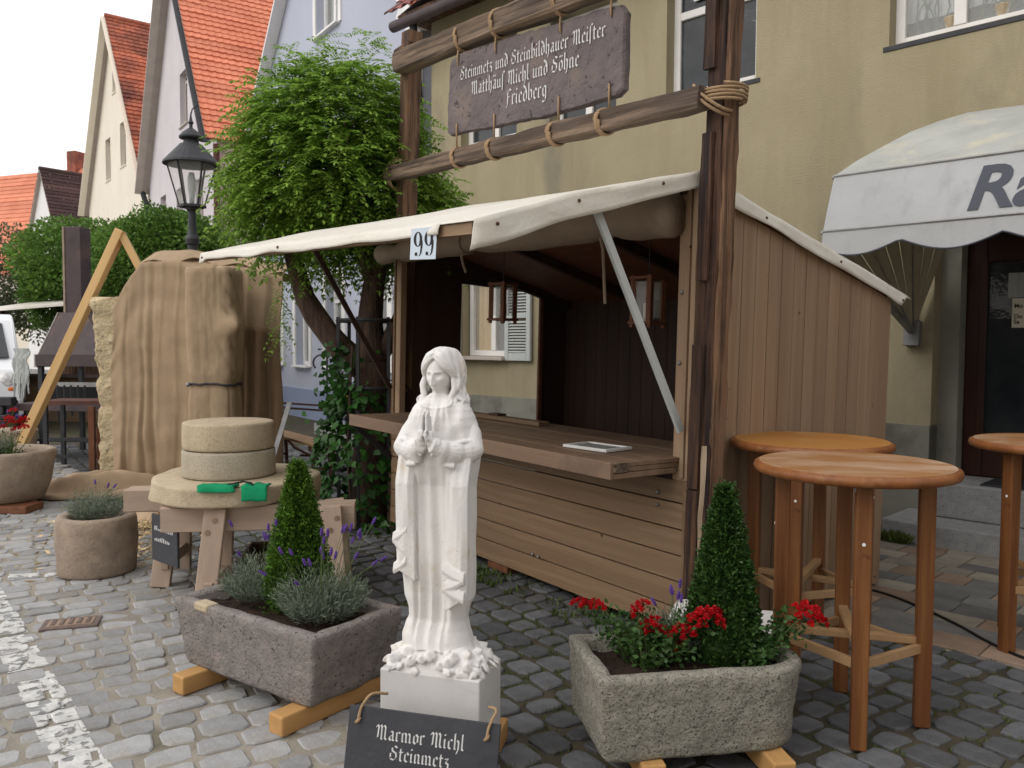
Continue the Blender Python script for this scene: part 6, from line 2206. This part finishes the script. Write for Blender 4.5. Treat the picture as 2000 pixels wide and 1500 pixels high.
# seam bands: overlapping lower cloth
def f1b(a, b):
    x, y, z = f1(a * .34 + .02, .43 + .56 * b)
    return (x, y - .018 - .01 * sin(a * 30), z)
def f1c(a, b):
    x, y, z = f1(.70 + .30 * a, .30 + .69 * b)
    return (x + .01, y - .02 - .012 * sin(a * 22 + 1), z)
drape(f1c, 40, 30, 'burlap_overlap', WS, 'burlap_d')
MB().grid(lambda a, b: (.22 + 1.60 * a, -.14 + .66 * b, 1.93 + .55 * min(1, max(0, (.3 + 1.42 * a) / .28)) ** .7 + .05 * sin(a * 5) - .06 * max(0, a - .8) * 5 + .03 * sin(a * 20) - .04 * b), 40, 6).build('burlap_top', M['burlap'], WS, smooth=True, solid=.006)
# wrapped figure in front
WF = Thing('wrapped_figure', 'hunched stone figure wrapped in burlap with a cord round its middle, before the tall slab', 'stone', loc=(-3.13, 8.75, 0))
wt = [(.0, .36, .22), (.55, .33, .22), (1.0, .315, .23), (1.18, .31, .23), (1.3, .315, .235), (1.75, .34, .25), (2.1, .33, .25), (2.34, .33, .25), (2.395, .31, .235), (2.41, .12, .10)]
def wrap(th, z):
    a, b = interp(wt, z)
    tie = exp_(-((z - 1.18) / .07) ** 2)
    am = .045 * (1 - .85 * tie) * min(1, (2.45 - z) / .5) * (1 if z < 1.2 else .75)
    tw = z * 1.1
    up = 1 / (1 + math.exp(-(z - 1.3) * 8))
    s1 = th * 6 + tw + up * (z - 1.2) * 2.2 * cos(th + .6)
    ct_, st2 = cos(th), sin(th)
    r0 = 1 / (abs(ct_) ** 4.5 + abs(st2) ** 4.5) ** (1 / 4.5)
    cz = .032 * nz(th * 4 + z * 2, z * 7, 1) * up + .022 * nz(th * 9, z * 3, 4) + .014 * nz(th * 5, z * 22, 9) + .10 * up * exp_(-((math.atan2(sin(th + .55), cos(th + .55))) / .5) ** 2) * (abs(sin(z * 13 + th * 7)) ** .5 - .6)
    below = (1 - up) * min(1, max(0, (1.25 - z) / .1))
    cz -= .06 * below * (1 - abs(sin(th * 4.5 + .4)) ** .45)
    r = r0 * (1 + cz - .07 * tie) + .02 * nz(ct_ * 2, st2 * 2, z * 2.5) if True else 1 + am * 1.5 * (.5 - (1 - abs(sin(s1)) ** .5) * 1.2) - am * .9 * (1 - abs(sin(th * 11 - z * 3.4 * up)) ** .4) + .09 * nz(cos(th) * 2, sin(th) * 2, z * 2.5) + .03 * nz(cos(th) * 6, sin(th) * 6, z * 9) * up
    x, y = a * cos(th) * r, b * sin(th) * r
    # knot and twisted gathers at the right shoulder
    k = exp_(-((z - 1.78) / .10) ** 2 - ((math.atan2(sin(th + .75), cos(th + .75))) / .35) ** 2)
    return (x + .10 * k, y - .09 * k, z + .02 * nz(th * 3, z * 3))
m = MB()
wt = [(z, a * .78, b * .9) for z, a, b in wt]
m.loft([[wrap(2 * pi * j / 120, z) for j in range(120)] for z in np.linspace(0, 2.41, 110)])
m.build('burlap_wrap', M['burlap'], WF, smooth=True)
m = MB()
m.tube([Vector(wrap(t, 1.18)) * 1.0 + Vector((.016 * cos(t), .020 * sin(t), 0)) for t in np.linspace(0, 2 * pi, 60)], .012, 6)
m.build('cord', M['iron'], WF, smooth=True)
MB().ball((-.22, -.19, 1.18), .025, 8, 6).build('buckle', M['galv'], WF)
# loose burlap on the ground
t = Thing('loose_burlap', 'loose heap of burlap on the ground between the stone bowl and the wrapped slab', 'cloth', loc=(-4.55, 8.75, 0), rz=.1)
def f2(a, b):
    x, y = -.6 + 1.7 * a, -.35 + .7 * b
    e = sin(pi * a) ** .5 * sin(pi * b) ** .6
    return (x + .06 * nz(b * 4, 2), y + .08 * nz(a * 5, 4), .01 + e * (.16 + .09 * sin(b * 16 + 3 * sin(a * 4)) + .05 * nz(a * 9, b * 9)))
MB().grid(f2, 60, 40).build('cloth', M['burlap'], t, smooth=True, solid=.006)
t = Thing('loose_burlap', 'flat end of burlap lying behind the trestles', 'cloth', loc=(-3.15, 7.4, 0))
MB().grid(lambda a, b: (-.5 + 1.0 * a, -.25 + .5 * b + .05 * nz(a * 6), .01 + .06 * sin(pi * a) * sin(pi * b) * (1.2 + sin(a * 14 + b * 5))), 40, 20).build('cloth', M['burlap'], t, smooth=True, solid=.006)
# wood shavings
nS = 900
P = np.stack([-3.3 + .5 * rng.normal(size=nS) * .6, 7.15 + .28 * rng.normal(size=nS), .01 + .05 * rng.random(nS)], 1)
P2 = np.stack([-2.95 + .3 * rng.normal(size=300), 6.35 + .25 * rng.normal(size=300), .01 + .02 * rng.random(300)], 1)
P = np.concatenate([P, P2])
D = rvec(len(P)) * [1, 1, .3]
V, F = leaf_arrays(P, D, rvec(len(P)), .05 + .05 * rng.random(len(P)), .012 + .01 * rng.random(len(P)), .3)
o = link('wood_shavings', np_mesh('wood_shavings', V, F), M['straw'])
tag(o, 'pale wood shavings scattered on the cobbles behind the round tub', 'wood shavings', kind='stuff')
# pine A-frame
AF = Thing('pine_trestle_frame', 'tall A frame of fresh pine planks standing behind the limestone slab', 'frame', loc=(-4.6, 9.75, 0))
def plank(p0, p1, w, h):
    p0, p1 = Vector(p0), Vector(p1)
    d = p1 - p0
    o = MB().b2(-w / 2, w / 2, -h / 2, h / 2, -d.length / 2, d.length / 2).build('plank', M['pine'], AF, bev=.006)
    o.matrix_local = Matrix.Translation((p0 + p1) / 2) @ d.to_track_quat('Z', 'Y').to_matrix().to_4x4()
plank((-1.25, -.25, -.0), (.03, .0, 2.92), .20, .09)
plank((1.35, .45, 0), (.03, .03, 2.86), .19, .08)

# ------------------------------------------------------------------ forge with hood and chimney
FG = Thing('forge', 'dark smithy forge with sheet metal hood and square chimney', 'forge', loc=(-6.20, 11.9, 0), rz=-.12)
m = MB().b2(-.12, .12, -.12, .12, 2.02, 3.24)
m.build('chimney', M['hoodmet'], FG, bev=.01)
MB().b2(-.15, -.122, -.13, .12, 2.0, 3.24).build('chimney_edge', M['sandst'], FG)
hd_ = [[(-.32, -.45, 1.42), (.75, -.45, 1.42), (.75, .5, 1.42), (-.32, .5, 1.42)], [(-.2, -.16, 2.03), (.2, -.16, 2.03), (.2, .16, 2.03), (-.2, .16, 2.03)]]
MB().loft(hd_).build('hood', M['hoodmet'], FG)
MB().add([(-.335, -.45, 1.42), (-.21, -.17, 2.03), (-.21, .16, 2.03), (-.335, .5, 1.42)], [(0, 1, 2, 3)]).build('hood_side', M['hoodside'], FG, solid=.01)
MB().b2(-.34, .77, -.48, -.452, 1.28, 1.44).build('hood_rim', M['hoodmet'], FG)
MB().b2(-.36, -.322, -.48, .5, 1.26, 1.44).build('hood_rim', M['hoodside'], FG)
for x in (-.30, .72):
    for y in (-.42, .46):
        MB().b2(x - .03, x + .03, y - .03, y + .03, 0, 1.3).build('leg', M['iron'], FG)
MB().b2(-.62, .74, -.54, .48, .66, .76).build('hearth', M['hoodmet'], FG, bev=.008)
MB().b2(-.55, .66, -.02, .42, .76, .98).build('coal_box', M['black'], FG)
MB().b2(-.62, .74, -.54, -.5, .24, .28).build('lower_rail', M['iron'], FG)
MB().b2(-.1, .7, -.5, -.46, 1.0, 1.06).build('tool_rail', M['galv'], FG)
m = MB()
for k in range(5):
    m.bar((.0 + k * .1, -.5, 1.02), (.02 + k * .1, -.52, .5 + .05 * k), .025, .02)
m.build('tongs', M['iron'], FG)
t = Thing('sheepskin', 'ragged pale grey fleece hanging at the left side of the forge', 'fleece', loc=(-6.95, 11.75, 1.1))
m = MB()
m.grid(lambda a, b: (-.12 + .24 * a + .05 * nz(b * 5, 1), .02 * nz(a * 6, b * 6) - .05 * a, .42 - .75 * b * (1 - .35 * abs(sin(a * 9)))), 22, 14)
m.build('fleece', M['curtain'], t, solid=.02)
# workbench in front of the forge
t = Thing('work_stand', 'dark iron work stand with shelves in front of the forge', 'stand', loc=(-5.3, 10.7, 0), rz=.05)
for x in (-.62, .75):
    for y in (-.2, .25):
        MB().b2(x - .025, x + .025, y - .025, y + .025, 0, .82).build('leg', M['iron'], t)
for z in (.14, .36):
    MB().b2(-.6, .73, -.215, -.185, z, z + .04).build('rail', M['iron'], t)
MB().b2(-.66, .8, -.24, .28, .82, .87).build('top', M['rust'], t)
MB().b2(-.05, .02, -.3, -.24, .0, .8).build('plank', M['copper'], t)
# anvil on log, log stump, firewood
t = Thing('log_stump', 'cut tree stump with pale bark standing left of the pine frame', 'log', loc=(-6.65, 10.9, 0))
MB().lathe([(.34, 0), (.33, .25), (.34, .44), (.33, .46)], 24, wob=.08).build('stump', M['oak_z'], t, smooth=False)
t = Thing('anvil', 'dark iron anvil block behind the log stump at the left edge', 'anvil', loc=(-7.0, 11.3, 0))
MB().lathe([(.2, 0), (.2, .55)], 14).build('block', M['bark'], t)
MB().b2(-.13, .13, -.08, .08, .55, .62).b2(-.07, .07, -.05, .05, .62, .74).b2(-.26, .2, -.07, .07, .74, .86).build('anvil_body', M['iron'], t, bev=.015)
LOGL = ('reddish split log in front', 'pale split log at the left', 'reddish split log at the right', 'pale split log at the back left', 'reddish split log at the back', 'pale split log at the back right')
for k in range(6):
    t = Thing('firewood_log', '' + LOGL[k] + ' standing behind the limestone slab', 'log', loc=(-4.82 + .12 * (k % 3), 9.75 + .16 * (k // 3), 0), rz=k, group='split firewood logs behind the limestone slab')
    MB().prism([(0, .0), (.14, -.02), (.1, .12)], lambda a, b: (a, b, 0), lambda a, b: (a, b, .55 + .06 * (k % 2))).build('log', M['copper' if k % 2 else 'oak_z'], t, bev=.01)

# ------------------------------------------------------------------ street lamp
LP = Thing('street_lamp', 'dark cast iron street lamp with a glass lantern before the pale grey house', 'street lamp', loc=(-3.99, 10.4, .22))
MB().lathe([(.17, -.22), (.17, 0), (.17, .12), (.12, .2), (.10, .5), (.085, .9), (.075, .95), (.065, 1.0), (.058, 2.6), (.075, 2.62), (.085, 2.68), (.06, 2.74), (.05, 2.8), (.045, 3.02), (.07, 3.04), (.075, 3.08)], 16).build('post', M['iron'], LP, smooth=False)
lan = MB()
def lr(w, z): return [(w * cos(pi / 3 * k + .3), w * sin(pi / 3 * k + .3), z) for k in range(6)]
b0, b1 = lr(.15, 3.10), lr(.285, 3.60)
for k in range(6):
    MB().bar(b0[k], b1[k], .018, .018).build('frame_bar', M['iron'], LP)
    MB().add([b0[k], b0[(k + 1) % 6], b1[(k + 1) % 6], b1[k]], [(0, 1, 2, 3)]).build('glass_pane', M['clear'], LP)
m = MB().loft([lr(.17, 3.07), lr(.17, 3.10)])
m.build('lantern_base', M['iron'], LP)
m = MB().lathe([(.34, 3.595), (.335, 3.62), (.20, 3.77), (.155, 3.82), (.14, 3.84), (.10, 3.85), (.085, 3.90), (.14, 3.915), (.145, 3.935), (.10, 3.99), (.05, 4.03), (.022, 4.05), (.02, 4.09), (.035, 4.11), (.02, 4.14), (.01, 4.20), (.004, 4.24)], 24)
m.build('lantern_roof', M['iron'], LP, smooth=False)
MB().tube([(0, 0, 4.2), (.02, 0, 4.28), (.07, 0, 4.31), (.09, 0, 4.34)], .008, 6).build('finial_hook', M['iron'], LP)
MB().lathe([(.03, 3.12), (.035, 3.2), (.05, 3.3), (.05, 3.42), (.03, 3.5)], 10).build('lamp_bulb', M['curtain'], LP, smooth=True)

# ------------------------------------------------------------------ trees
def limb(m, p0, p1, r0, r1, bend, n=9, seed=0):
    p0, p1 = Vector(p0), Vector(p1)
    pts = [p0.lerp(p1, t) + Vector(bend) * sin(pi * t) + Vector((nz(t * 4, seed), nz(t * 4, seed + 3), 0)) * .05 * (p1 - p0).length * .3 for t in np.linspace(0, 1, n)]
    rad = [(r0 + (r1 - r0) * t) * (1 + .12 * nz(t * 7, seed + 9)) for t in np.linspace(0, 1, n)]
    m.tube(pts, rad, 10)
    return pts
def pinnate(P, D, L, nl=7, lw=.019, ll=.045, droop=.35):
    """compound leaves: arrays of leaflets along drooping stalks"""
    n = len(P)
    D = unit(D)
    S = unit(np.cross(D, np.array([[0, 0, 1.0]]) + .25 * rvec(n)))
    arrs = []
    L = L.reshape(-1, 1)
    prev = P
    for k in range(nl):
        t = (k + 1) / nl
        Q = P + D * L * t + np.array([[0, 0, -1.0]]) * L * droop * t * t
        tang = unit(D + np.array([[0, 0, -1.0]]) * (2 * droop * t))
        sc = 1 - .35 * abs(t - .5)
        for s in (1, -1):
            d = unit(S * s * .9 + tang * .42 + np.array([[0, 0, -.22]]) + .12 * rvec(n))
            arrs.append(leaf_arrays(Q, d, unit(np.array([[0, 0, 1.0]]) + .35 * rvec(n)), ll * sc * (.85 + .3 * rng.random(n)), lw * sc, .12))
        if k == nl - 1:
            arrs.append(leaf_arrays(Q, tang, unit(np.array([[0, 0, 1.0]]) + .4 * rvec(n)), ll, lw, .1))
    return join_arrays(arrs)
def crown_points(lobes, n, inner=.62, seed=0):
    """points in the outer shell of several ellipsoids"""
    tot = sum(l[3] * l[4] for l in lobes)
    Ps, Os = [], []
    for (cx, cy, cz, rx, rz_) in lobes:
        k = int(n * rx * rz_ / tot)
        d = rvec(k)
        s = (inner + (1 - inner) * rng.random(k) ** .6)
        lump = np.array([1 + .17 * nz(*(q * 2.3 + seed + cx)) + .09 * nz(*(q * 6 + seed)) for q in d])
        Ps.append(np.array([cx, cy, cz]) + d * (s * lump)[:, None] * np.array([rx, rx * .95, rz_]))
        Os.append(d)
    return np.concatenate(Ps), np.concatenate(Os)
TR = Thing('robinia_tree', 'robinia tree with dense round feathery crown and dark trunk behind the stall', 'tree', loc=(-1.30, 7.55, 0))
m = MB()
limb(m, (0, 0, -.05), (.02, 0, 1.45), .20, .155, (.02, 0, 0), seed=1)
limb(m, (-.0, 0, 1.35), (-.75, .05, 2.62), .13, .07, (-.12, 0, -.12), seed=2)
limb(m, (.03, 0, 1.4), (.10, .05, 2.5), .14, .08, (-.05, 0, 0), seed=3)
limb(m, (.06, 0, 1.45), (.50, .1, 2.7), .09, .05, (.1, 0, 0), seed=4)
limb(m, (.02, 0, 2.2), (-.32, .1, 3.2), .075, .03, (.0, 0, 0), seed=5)
limb(m, (-.6, .05, 2.4), (-1.0, .1, 3.1), .05, .02, (0, 0, 0), seed=6)
limb(m, (.1, .05, 2.4), (.15, 0, 3.5), .06, .02, (.05, 0, 0), seed=7)
m.build('trunk', M['bark'], TR, smooth=True)
m = MB()
for k in range(16):
    a, z = rng.random() * 6.28, rng.random()
    limb(m, (-.5 + .35 * cos(a), .05 + .3 * sin(a), 2.5 + .3 * z), (-.40 + .62 * cos(a), .0 + .6 * sin(a), 2.9 + .8 * z), .025, .008, (0, 0, .1), n=6, seed=k + 20)
m.build('twigs', M['bark'], TR, smooth=True)
lobes = [(-.42, .12, 3.25, .86, .86), (-.02, .3, 3.0, .74, .62), (-.70, -.0, 2.95, .52, .52), (-.22, .1, 3.70, .66, .46), (.42, .35, 2.74, .42, .40)]
P, O_ = crown_points(lobes, 4900, .45, 4)
keep = P[:, 2] > 2.3 + .22 * np.abs(P[:, 0] + .2) * 0
P, O_ = P[keep], O_[keep]
D = unit(O_ * [1, 1, .55] + .55 * rvec(len(P)) + [[0, 0, .12]])
V1 = pinnate(P - D * .1, D, .28 + .12 * rng.random(len(P)), 10, .026, .058, .48)
# upright young shoots at the top and the long drooping spray at the left
sh = []
for x, y, z, h in ((-.02, 0, 4.05, .38), (-.42, .1, 4.1, .3), (-.7, 0, 3.95, .3), (-.98, .1, 3.7, .3), (-1.15, 0, 3.4, .25), (.2, .1, 3.9, .3)):
    for k in range(9):
        t = k / 8
        for j in range(3):
            sh.append((x + .03 * t, y, z + h * t * .9, rng.normal(), rng.normal(), .5))
for k in range(22):
    sh.append((-.72 + rng.normal() * .03, -.3, 2.25 - .75 * k / 26, rng.normal() * .6, rng.normal() * .6, -1))
sh = np.array(sh)
V2 = pinnate(sh[:, :3], sh[:, 3:], np.full(len(sh), .19), 7, .019, .042, .3)
crown = link('crown', np_mesh('crown', *join_arrays([V1, V2])), M['leaf'], TR)
# tree guard of iron hoops
t = Thing('tree_guard', 'dark iron tree guard of hoops and bars round the robinia trunk', 'tree guard', loc=(-1.30, 7.5, 0))
for z in (.45, 1.22, 1.82):
    m = MB()
    R = .27
    m.tube([(R * cos(a), R * sin(a), z) for a in np.linspace(0, 2 * pi, 33)], .02, 6)
    m.build('hoop', M['iron'], t)
for k in range(6):
    a = 2 * pi * k / 6 + .35
    MB().b2(-.014, .014, -.014, .014, 0, 1.85).build('bar', M['iron'], t).location = (.27 * cos(a), .27 * sin(a), 0)
# creeper climbing at its foot
IV = Thing('creeper', 'leafy dark green creeper climbing the foot of the robinia trunk', 'plant', loc=(-1.30, 7.45, 0))
n = 900
z = rng.random(n) ** 1.25 * 1.25
a = rng.random(n) * 2 * pi
r_ = .24 + .14 * np.exp(-((z - .55) / .35) ** 2) + .05 * rng.random(n) + .22 * np.exp(-(z / .12) ** 2)
r_ = np.where(z > .95, r_ * .8, r_)
P = np.stack([r_ * np.cos(a) - .05, r_ * np.sin(a), z + .02], 1)
out = np.stack([np.cos(a), np.sin(a), 0 * a], 1)
arr = [leaf_arrays(P, unit(out * .6 + rvec(n) * .5 + [[0, 0, -.55]]), unit(out + .4 * rvec(n) + [[0, 0, .4]]), .07 + .05 * rng.random(n), .055 + .035 * rng.random(n), .1)]
k = 260
a2 = rng.random(k)
P2 = np.stack([-.22 + .10 * rng.normal(size=k), -.12 + .05 * rng.normal(size=k), .7 + .9 * a2], 1)
arr.append(leaf_arrays(P2, unit(rvec(k) + [[0, -.5, -.5]]), unit(rvec(k) * .5 + [[0, -1, .4]]), .07, .055))
leaf_obj('foliage', arr, 'leaf_ivy', IV)
MB().tube([(-.1, -.2, 0), (-.14, -.22, .6), (-.12, -.2, 1.2), (-.1, -.18, 1.6)], .012, 6).build('stem', M['bark'], IV)
# trees behind the forge, down the street
def far_tree(name, label, loc, lobes, n, leaf, trunk, mat='leaf_far', group=None):
    T = Thing(name, label, 'tree', loc=(loc[0], loc[1], 0), group=group)
    m = MB()
    for (p0, p1, r0, r1) in trunk:
        limb(m, p0, p1, r0, r1, (.05, 0, 0), seed=p1[2])
    m.build('trunk', M['bark'], T, smooth=True)
    P, O_ = crown_points(lobes, n, .45, loc[0])
    D = unit(O_ * [1, 1, .5] + .8 * rvec(len(P)))
    V, F = leaf_arrays(P, D, unit(O_ * .4 + rvec(len(P))), leaf * (.7 + .6 * rng.random(len(P))), leaf * .55)
    link('crown', np_mesh('crown', V, F), M[mat], T)
    return T
far_tree('robinia_tree', 'round leafy tree behind the forge, nearer the street lamp', (-6.35, 15.2), [(0, 0, 3.1, 1.35, .95), (.6, .1, 2.9, .9, .8), (-.5, 0, 2.6, .8, .7), (.1, 0, 3.5, .8, .55)], 30000, .085, [((0, 0, 0), (0, 0, 2.6), .17, .1), ((0, 0, 2.2), (.6, 0, 3.2), .08, .03), ((0, 0, 2.2), (-.6, 0, 3.1), .08, .03)])
far_tree('robinia_tree', 'leafy tree behind the forge, farther to the left of its chimney', (-9.6, 18.6), [(0, 0, 3.4, 1.5, 1.0), (.7, 0, 3.0, 1.1, .9), (-.5, 0, 2.7, .8, .9)], 26000, .10, [((0, 0, 0), (0, 0, 2.7), .17, .1), ((0, 0, 2.2), (.6, 0, 3.2), .08, .03)])
far_tree('willow_tree', 'thin greyish tree at the left edge far down the street', (-14.6, 24.0), [(0, 0, 3.4, 1.1, 1.6), (.9, 0, 2.8, .9, 1.2), (-1.2, 0, 3.2, 1.1, 1.5)], 9000, .12, [((0, 0, 0), (0, 0, 3.0), .13, .05), ((0, 0, 1.6), (.7, 0, 3.4), .06, .02), ((0, 0, 1.6), (-.8, 0, 3.6), .06, .02)], mat='leaf_grey')

# ------------------------------------------------------------------ van at the left edge
VN = Thing('white_van', 'white van parked at the left edge, its right headlight in view', 'van', loc=(-9.75, 14.7, 0), rz=.58)
prof2 = [(-.9, .32), (-.95, .6), (-.92, .95), (-.78, 1.12), (-.30, 1.30), (.35, 2.0), (.6, 2.12), (3.2, 2.15), (3.3, .5), (3.2, .32)]
loops = []
for x, k in ((-.88, .93), (-.82, 1.0), (.82, 1.0), (.88, .93)):
    loops.append([(x * (1 - .10 * max(0, (z - 1.2))), y + (1 - k) * .6 * (1 if y < 0 else -1), z * (1 if z < 1 else 1 - (1 - k) * .12)) for y, z in prof2])
MB().loft(loops).build('body', M['van'], VN, smooth=False, bev=.05, seg=3)
MB().add([(-.70, -.335, 1.33), (.70, -.335, 1.33), (.62, .285, 1.945), (-.62, .285, 1.945)], [(0, 1, 2, 3)]).build('windscreen', M['glass'], VN, solid=.02)
for sx in (-1, 1):
    MB().ball((sx * .66, -.82, .92), (.17, .13, .17), 14, 10).build('headlight', M['lens'], VN, smooth=True)
    MB().ball((sx * .70, -.88, .79), (.10, .07, .06), 10, 8).build('indicator', M['amber'], VN, smooth=True)
    for y in (-.35, 2.5):
        MB().tube([(sx * .78, y, .32), (sx * .93, y, .32)], .32, 20).build('wheel', M['tyre'], VN)
    MB().add([(sx * .842, -.1, 1.38), (sx * .842, .9, 1.38), (sx * .775, .9, 1.95), (sx * .785, .45, 1.95)], [(0, 1, 2, 3)]).build('side_window', M['glass'], VN, solid=.02)
MB().b2(-.80, .80, -1.0, -.88, .32, .62).build('bumper', M['tyre'], VN, bev=.05)
MB().b2(-.40, .40, -.955, -.93, .70, .84).build('grille', M['tyre'], VN, bev=.01)
# far stall with white canopy
FS = Thing('far_stall', 'dark far market stall with a pale sloping canopy beyond the van', 'stall', loc=(-9.0, 17.3, 0), rz=-.2)
MB().add([(-1.6, -1.3, 2.18), (2.2, -1.3, 2.42), (2.2, 1.2, 2.72), (-1.6, 1.2, 2.55)], [(0, 1, 2, 3)]).build('canopy', M['canvas'], FS, solid=.05)
MB().b2(-1.4, 2.0, 1.0, 1.1, 0, 2.5).build('back_wall', M['hewn'], FS)
MB().b2(-1.4, 2.0, -.6, -.5, 0, .9).build('counter_front', M['board'], FS)
for x in (-1.35, .3, 1.95):
    MB().b2(x - .05, x + .05, -.65, -.55, .9, 2.3).build('post', M['hewn'], FS)
# cabin behind the forge
MB().b2(-1.4, 2.0, -.75, -.45, .9, .96).build('counter_top', M['hoodmet'], FS)

# ------------------------------------------------------------------ bench, rusty frame, steps with railing, flowers
BN = Thing('beer_bench', 'folding wooden bench with dark legs standing behind the millstones', 'bench', loc=(-2.35, 9.55, 0), rz=-.97)
MB().b2(-1.3, .62, -.13, .13, .47, .50).build('seat', M['table_brace'], BN, bev=.004)
for x in (-1.05, .40):
    m = MB().bar((x, -.11, 0), (x, -.09, .47), .05, .03).bar((x, .11, 0), (x, .09, .47), .05, .03).b2(x - .025, x + .025, -.1, .1, .2, .23).b2(x - .025, x + .025, -.12, .12, .43, .468)
    m.build('leg_frame', M['rust'], BN)
    MB().bar((x, 0, .22), (x - .35, 0, .46), .025, .02).build('leg_strut', M['iron'], BN)
MB().b2(.25, .55, -.10, .10, .40, .468).build('seat_bracket', M['rust'], BN)
t = Thing('folded_bench_frame', 'rusty folded metal bench frame standing behind the bench', 'frame', loc=(-2.6, 10.3, 0), rz=-.5)
m = MB()
for z in (.86, .80):
    m.tube([(-.45, 0, z), (.9, .1, z - .03)], .014, 6)
m.tube([(-.45, 0, .86), (-.40, .02, .5), (-.2, .05, .3), (.1, .05, .2)], .018, 6).tube([(.85, .1, .83), (.8, .1, .0)], .016, 6).tube([(-.1, .05, .2), (.85, .1, .25)], .014, 6)
m.build('frame', M['rust'], t)
t = Thing('iron_bar', 'grey steel bar leaning beside the stacked millstones', 'bar', loc=(-2.25, 8.0, 0))
MB().bar((-.22, 0, -.0), (.02, .3, 1.02), .045, .02, up=(0, 1, 0)).build('bar', M['galv'], t)
SP = Thing('entrance_steps', 'pale stone entrance steps before the lavender house', 'steps', loc=(-2.75, 14.35, 0), rz=-.974)
MB().b2(-.7, 1.8, -.45, 0, 0, .20).build('step', M['stone_step'], SP, bev=.01)
MB().b2(-.25, 1.8, 0.003, .5, 0, .40).build('step', M['stone_step'], SP, bev=.01)
RL = Thing('iron_railing', 'thin dark iron handrail with a curled end beside the entrance steps', 'railing', loc=(-2.95, 13.3, 0))
m = MB()
m.tube([(-.02, 0, 0.2), (-.02, 0, 1.42)], .016, 6)
m.build('post', M['iron'], RL)
cr = [(-.10 - .14 * sin(a), 0, 1.30 + .13 * cos(a)) for a in np.linspace(.0, 2.3, 10)]
MB().tube([(.9, .2, 1.42), (-.05, .0, 1.43)] + cr, .016, 6).build('handrail', M['iron'], RL)
MB().tube([(.9, .2, .98), (-.02, 0, .97)], .012, 6).build('lower_rail', M['iron'], RL)
def flower_box(label, loc, rz, w, cols, seed):
    T = Thing('flower_box', label, 'flower box', loc=loc, rz=rz)
    MB().b2(-w / 2, w / 2, -.09, .09, 0, .17).build('box', M['blue_pot'], T, bev=.01)
    n = 500
    P = np.stack([(rng.random(n) - .5) * w, .1 * rng.normal(size=n), .17 + .2 * rng.random(n) ** 1.5], 1)
    P[:, 2] += .22 * np.exp(-((P[:, 0] - .1) / .17) ** 2) * rng.random(n)
    leaf_obj('foliage', [leaf_arrays(P, rvec(n) + [[0, 0, .4]], rvec(n), .06, .05)], 'leaf_ivy', T)
    r2 = random.Random(seed)
    for k in range(13):
        c = r2.choice(cols)
        x = r2.uniform(-.5, .5) * w
        MB().ball((x * .9, -.1 + r2.uniform(-.04, .06), .26 + r2.uniform(-.05, .1) + (.2 if c == 'pink_f' else 0)), (.035, .035, .024), 7, 5).build('flower', M[c], T, smooth=True)
flower_box('dark blue box with yellow and orange marigolds and a pink geranium at the steps', (-2.62, 13.15, .42), -.1, .62, ['orange_f', 'orange_f', 'orange_f', 'pink_f', 'amber'], 3)
flower_box('small box of orange marigolds just left of the stall wall', (-1.95, 12.6, .5), -.3, .5, ['orange_f', 'amber'], 5)
